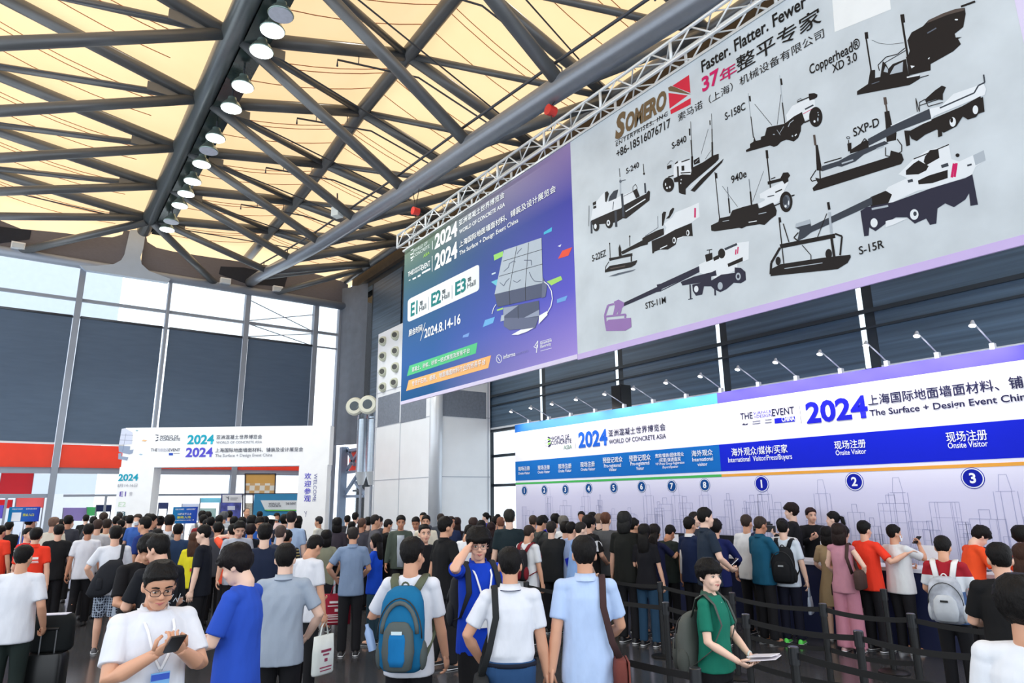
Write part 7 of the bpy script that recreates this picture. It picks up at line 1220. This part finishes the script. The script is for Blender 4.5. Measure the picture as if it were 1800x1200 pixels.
Q_(1517, 916, 'man in orange red tee stretching his arm to the right at the counter', 40, D=9.9, hair='short', shirt=tee(240, 62, 40), Rr=((.45, .22, 1.32), (.4, -.5, -1), (0, 0, -1), .4), skin=0)
I = Q_(1586, 923, 'man in white tee and face mask lifting a phone, black trousers', 42, foot=(1600, 1147), hair='short', shirt=tee(222, 226, 228), Rr=((.10, .36, 1.44), (.9, -.2, -1), (-.5, -.5, .6), .8), L='phone', yaw=-20, fat=1.12, shoe=(220, 224, 230)); mask(I); phone(I, 'R', label='phone lifted by the masked man in white tee')
Q_(1709, 921, 'young man with thick black hair in orange tee leaning over the counter', 62, D=8.9, hair='mop', shirt=tee(244, 84, 40), Rr='counter', L='counter', pitch=.5, lean=.2, skin=3)
Q_(1794, 926, 'person in orange tee cut by the right picture edge', 50, D=8.7, hair='mop', shirt=tee(238, 84, 42))
I = Q_(1798, 957, 'woman with long brown hair at the right picture edge', 20, D=6.2, hair='long', hc=(70, 44, 34), fem=True, shirt=tee(226, 222, 214))
# ---------------------------------------------------------------- staff behind the counter
SG = 'registration staff behind the counter'
P(1022, 899, 'attendant with hair bun behind the counter below lane four', 190, hair='bun', fem=True, shirt=tee(40, 44, 56), group=SG, skin=2)
I = P(1390, 885, 'cameraman in black shirt aiming a camera to the left behind the counter', -82, hair='mop', hc=(40, 26, 24), shirt=('long', (24, 24, 28)), L='phonehigh', Rr='phonehigh', group=SG, skin=3)
c = (I['arm'][1][2]+I['arm'][-1][2])/2 + Vector((0, .12, .10)); r = ownroot(I, 'video_camera', 'black video camera held up behind the counter', 'camera')
MB().box(c, (.10, .24, .11)).build('body', paint(30, 30, 36, .4), r); MB().lathe(c, [(.045, .12), (.05, .2), (.055, .26)], 16, (0, 1, 0)).build('lens', paint(16, 16, 20, .2), r, auto=True); MB().box(c + Vector((0, .02, .11)), (.05, .12, .04)).build('microphone', paint(40, 40, 46), r); MB().box(c + Vector((0, .0, .075)), (.03, .16, .03)).build('top_handle', paint(24, 24, 28), r)
P(1424, 893, 'staff man in black shirt with raised hand facing the viewer', 170, hair='short', hc=(46, 22, 22), shirt=('long', (18, 18, 22)), Rr='phonehigh', group=SG, yaw=12, skin=0)
P(1463, 899, 'staff woman with ponytail facing left behind the counter', -80, hair='tail', fem=True, shirt=('jacket', (26, 26, 32)), group=SG, skin=3)
fuse()
# ================================================================ queue posts and belts, barrier rail
PB = paint(20, 21, 23, 0.4)
def post(x, y, lab):
    r = empty('queue_post', (x, y, 0), label=lab, cat='queue post', group='queue posts')
    MB().lathe((0, 0, 0), [(0.17, 0.0), (0.175, 0.012), (0.14, 0.028), (0.04, 0.04)], 24).build('base', PB, r, auto=True)
    MB().lathe((0, 0, 0), [(0.034, 0.03), (0.034, 0.86)], 18).build('pole', PB, r, auto=True)
    MB().lathe((0, 0, 0), [(0.042, 0.84), (0.042, 0.965), (0.036, 0.972)], 18).build('belt_head', paint(34, 36, 40, 0.3), r, auto=True)
POSTS = {'a': (3.35, -3.98, 'black queue post close behind the green polo woman, low in frame'), 'b': (5.62, -4.05, 'black queue post behind the olive backpack, on the nearest belt row'), 'c': (3.30, -5.11, 'black queue post cut by the lower edge, under the wide lane one'),
    'd': (3.30, -6.12, 'black queue post before the pink trousers, lower part out of frame'), 'e': (4.43, -6.09, 'black queue post right of the green polo woman hands'), 'f': (5.47, -6.07, 'black queue post left of the green polo woman'), 'g': (8.02, -6.01, 'black queue post between the white polo and pale blue shirt backs'),
    'h': (3.41, -7.36, 'black queue post before the masked man in white'), 'i': (4.30, -7.30, 'black queue post before the khaki blouse woman'), 'j': (5.46, -7.27, 'black queue post before the white polo queuer'), 'k': (6.75, -7.40, 'black queue post with round base below lane six'), 'l': (8.2, -7.45, 'black queue post behind the pale blue shirt man'), 'm': (4.43, -8.94, 'black queue post with round base at the masked man feet')}
for x, y, lab in POSTS.values(): post(x, y, lab)
def belt(ka, kb, lab, z=.905, hh=.05):
    a, b_ = (POSTS[k] if isinstance(k, str) else k for k in (ka, kb)); A_ = Vector((a[0], a[1], z)); B_ = Vector((b_[0], b_[1], z)); q = MB(); n_ = 8; d = (B_-A_).normalized(); A_ = A_ + d*.04; B_ = B_ - d*.04; nn = Vector((-d.y, d.x, 0))*.0015; pts = [A_.lerp(B_, i/n_) - Vector((0, 0, .03*4*(i/n_)*(1-i/n_))) for i in range(n_+1)]
    q.loft([[p+nn+Vector((0, 0, hh/2)), p-nn+Vector((0, 0, hh/2)), p-nn-Vector((0, 0, hh/2)), p+nn-Vector((0, 0, hh/2))] for p in pts])
    tag(q.build('queue_belt', mat('belt_web', rgb(20, 20, 22), .8, nz=.1, nscale=40)), lab, 'belt', 'queue belts')
belt('b', 'a', 'black belt of the nearest row passing behind the green polo woman'); belt('c', (2.0, -5.1), 'short black belt leaving the post at the lower edge')
for i, (p_, q_, t) in enumerate((('g', 'f', 'left of the green polo woman, middle row'), ('f', 'e', 'behind the green polo woman, middle row'), ('e', 'd', 'right of the green polo woman, middle row'), ('l', 'k', 'below lanes five and six, far row'), ('k', 'j', 'below lane seven, far row'), ('j', 'i', 'before the teal polo man, far row'), ('i', 'h', 'before the pink trousers, far row'))):
    belt(p_, q_, 'upper black belt ' + t)
    if i in (2, 4, 5, 6): belt(p_, q_, 'lower black belt ' + t, .50)
belt('d', (2.35, -6.14), 'black belt of the middle row running toward the right edge'); belt('h', (2.3, -7.45), 'black belt of the far row running toward the right edge')
a, c = atD(262, 946, 16.0), atD(338, 946, 16.0); b = MB(); z = 1.12
b.tube([(a.x, a.y, 0), (a.x, a.y, z), (c.x, c.y, z), (c.x, c.y, 0)], .024, 10); b.tube([(a.x, a.y, .35), (c.x, c.y, .35)], .018, 8)
for t in (.2, .4, .6, .8): q = a.lerp(c, t); b.tube([(q.x, q.y, .35), (q.x, q.y, z)], .010, 6)
tag(b.build('crowd_barrier', paint(196, 200, 208, .25, .6), smooth=True), 'silver tube barrier beside the rule sign in the crowd', 'barrier')
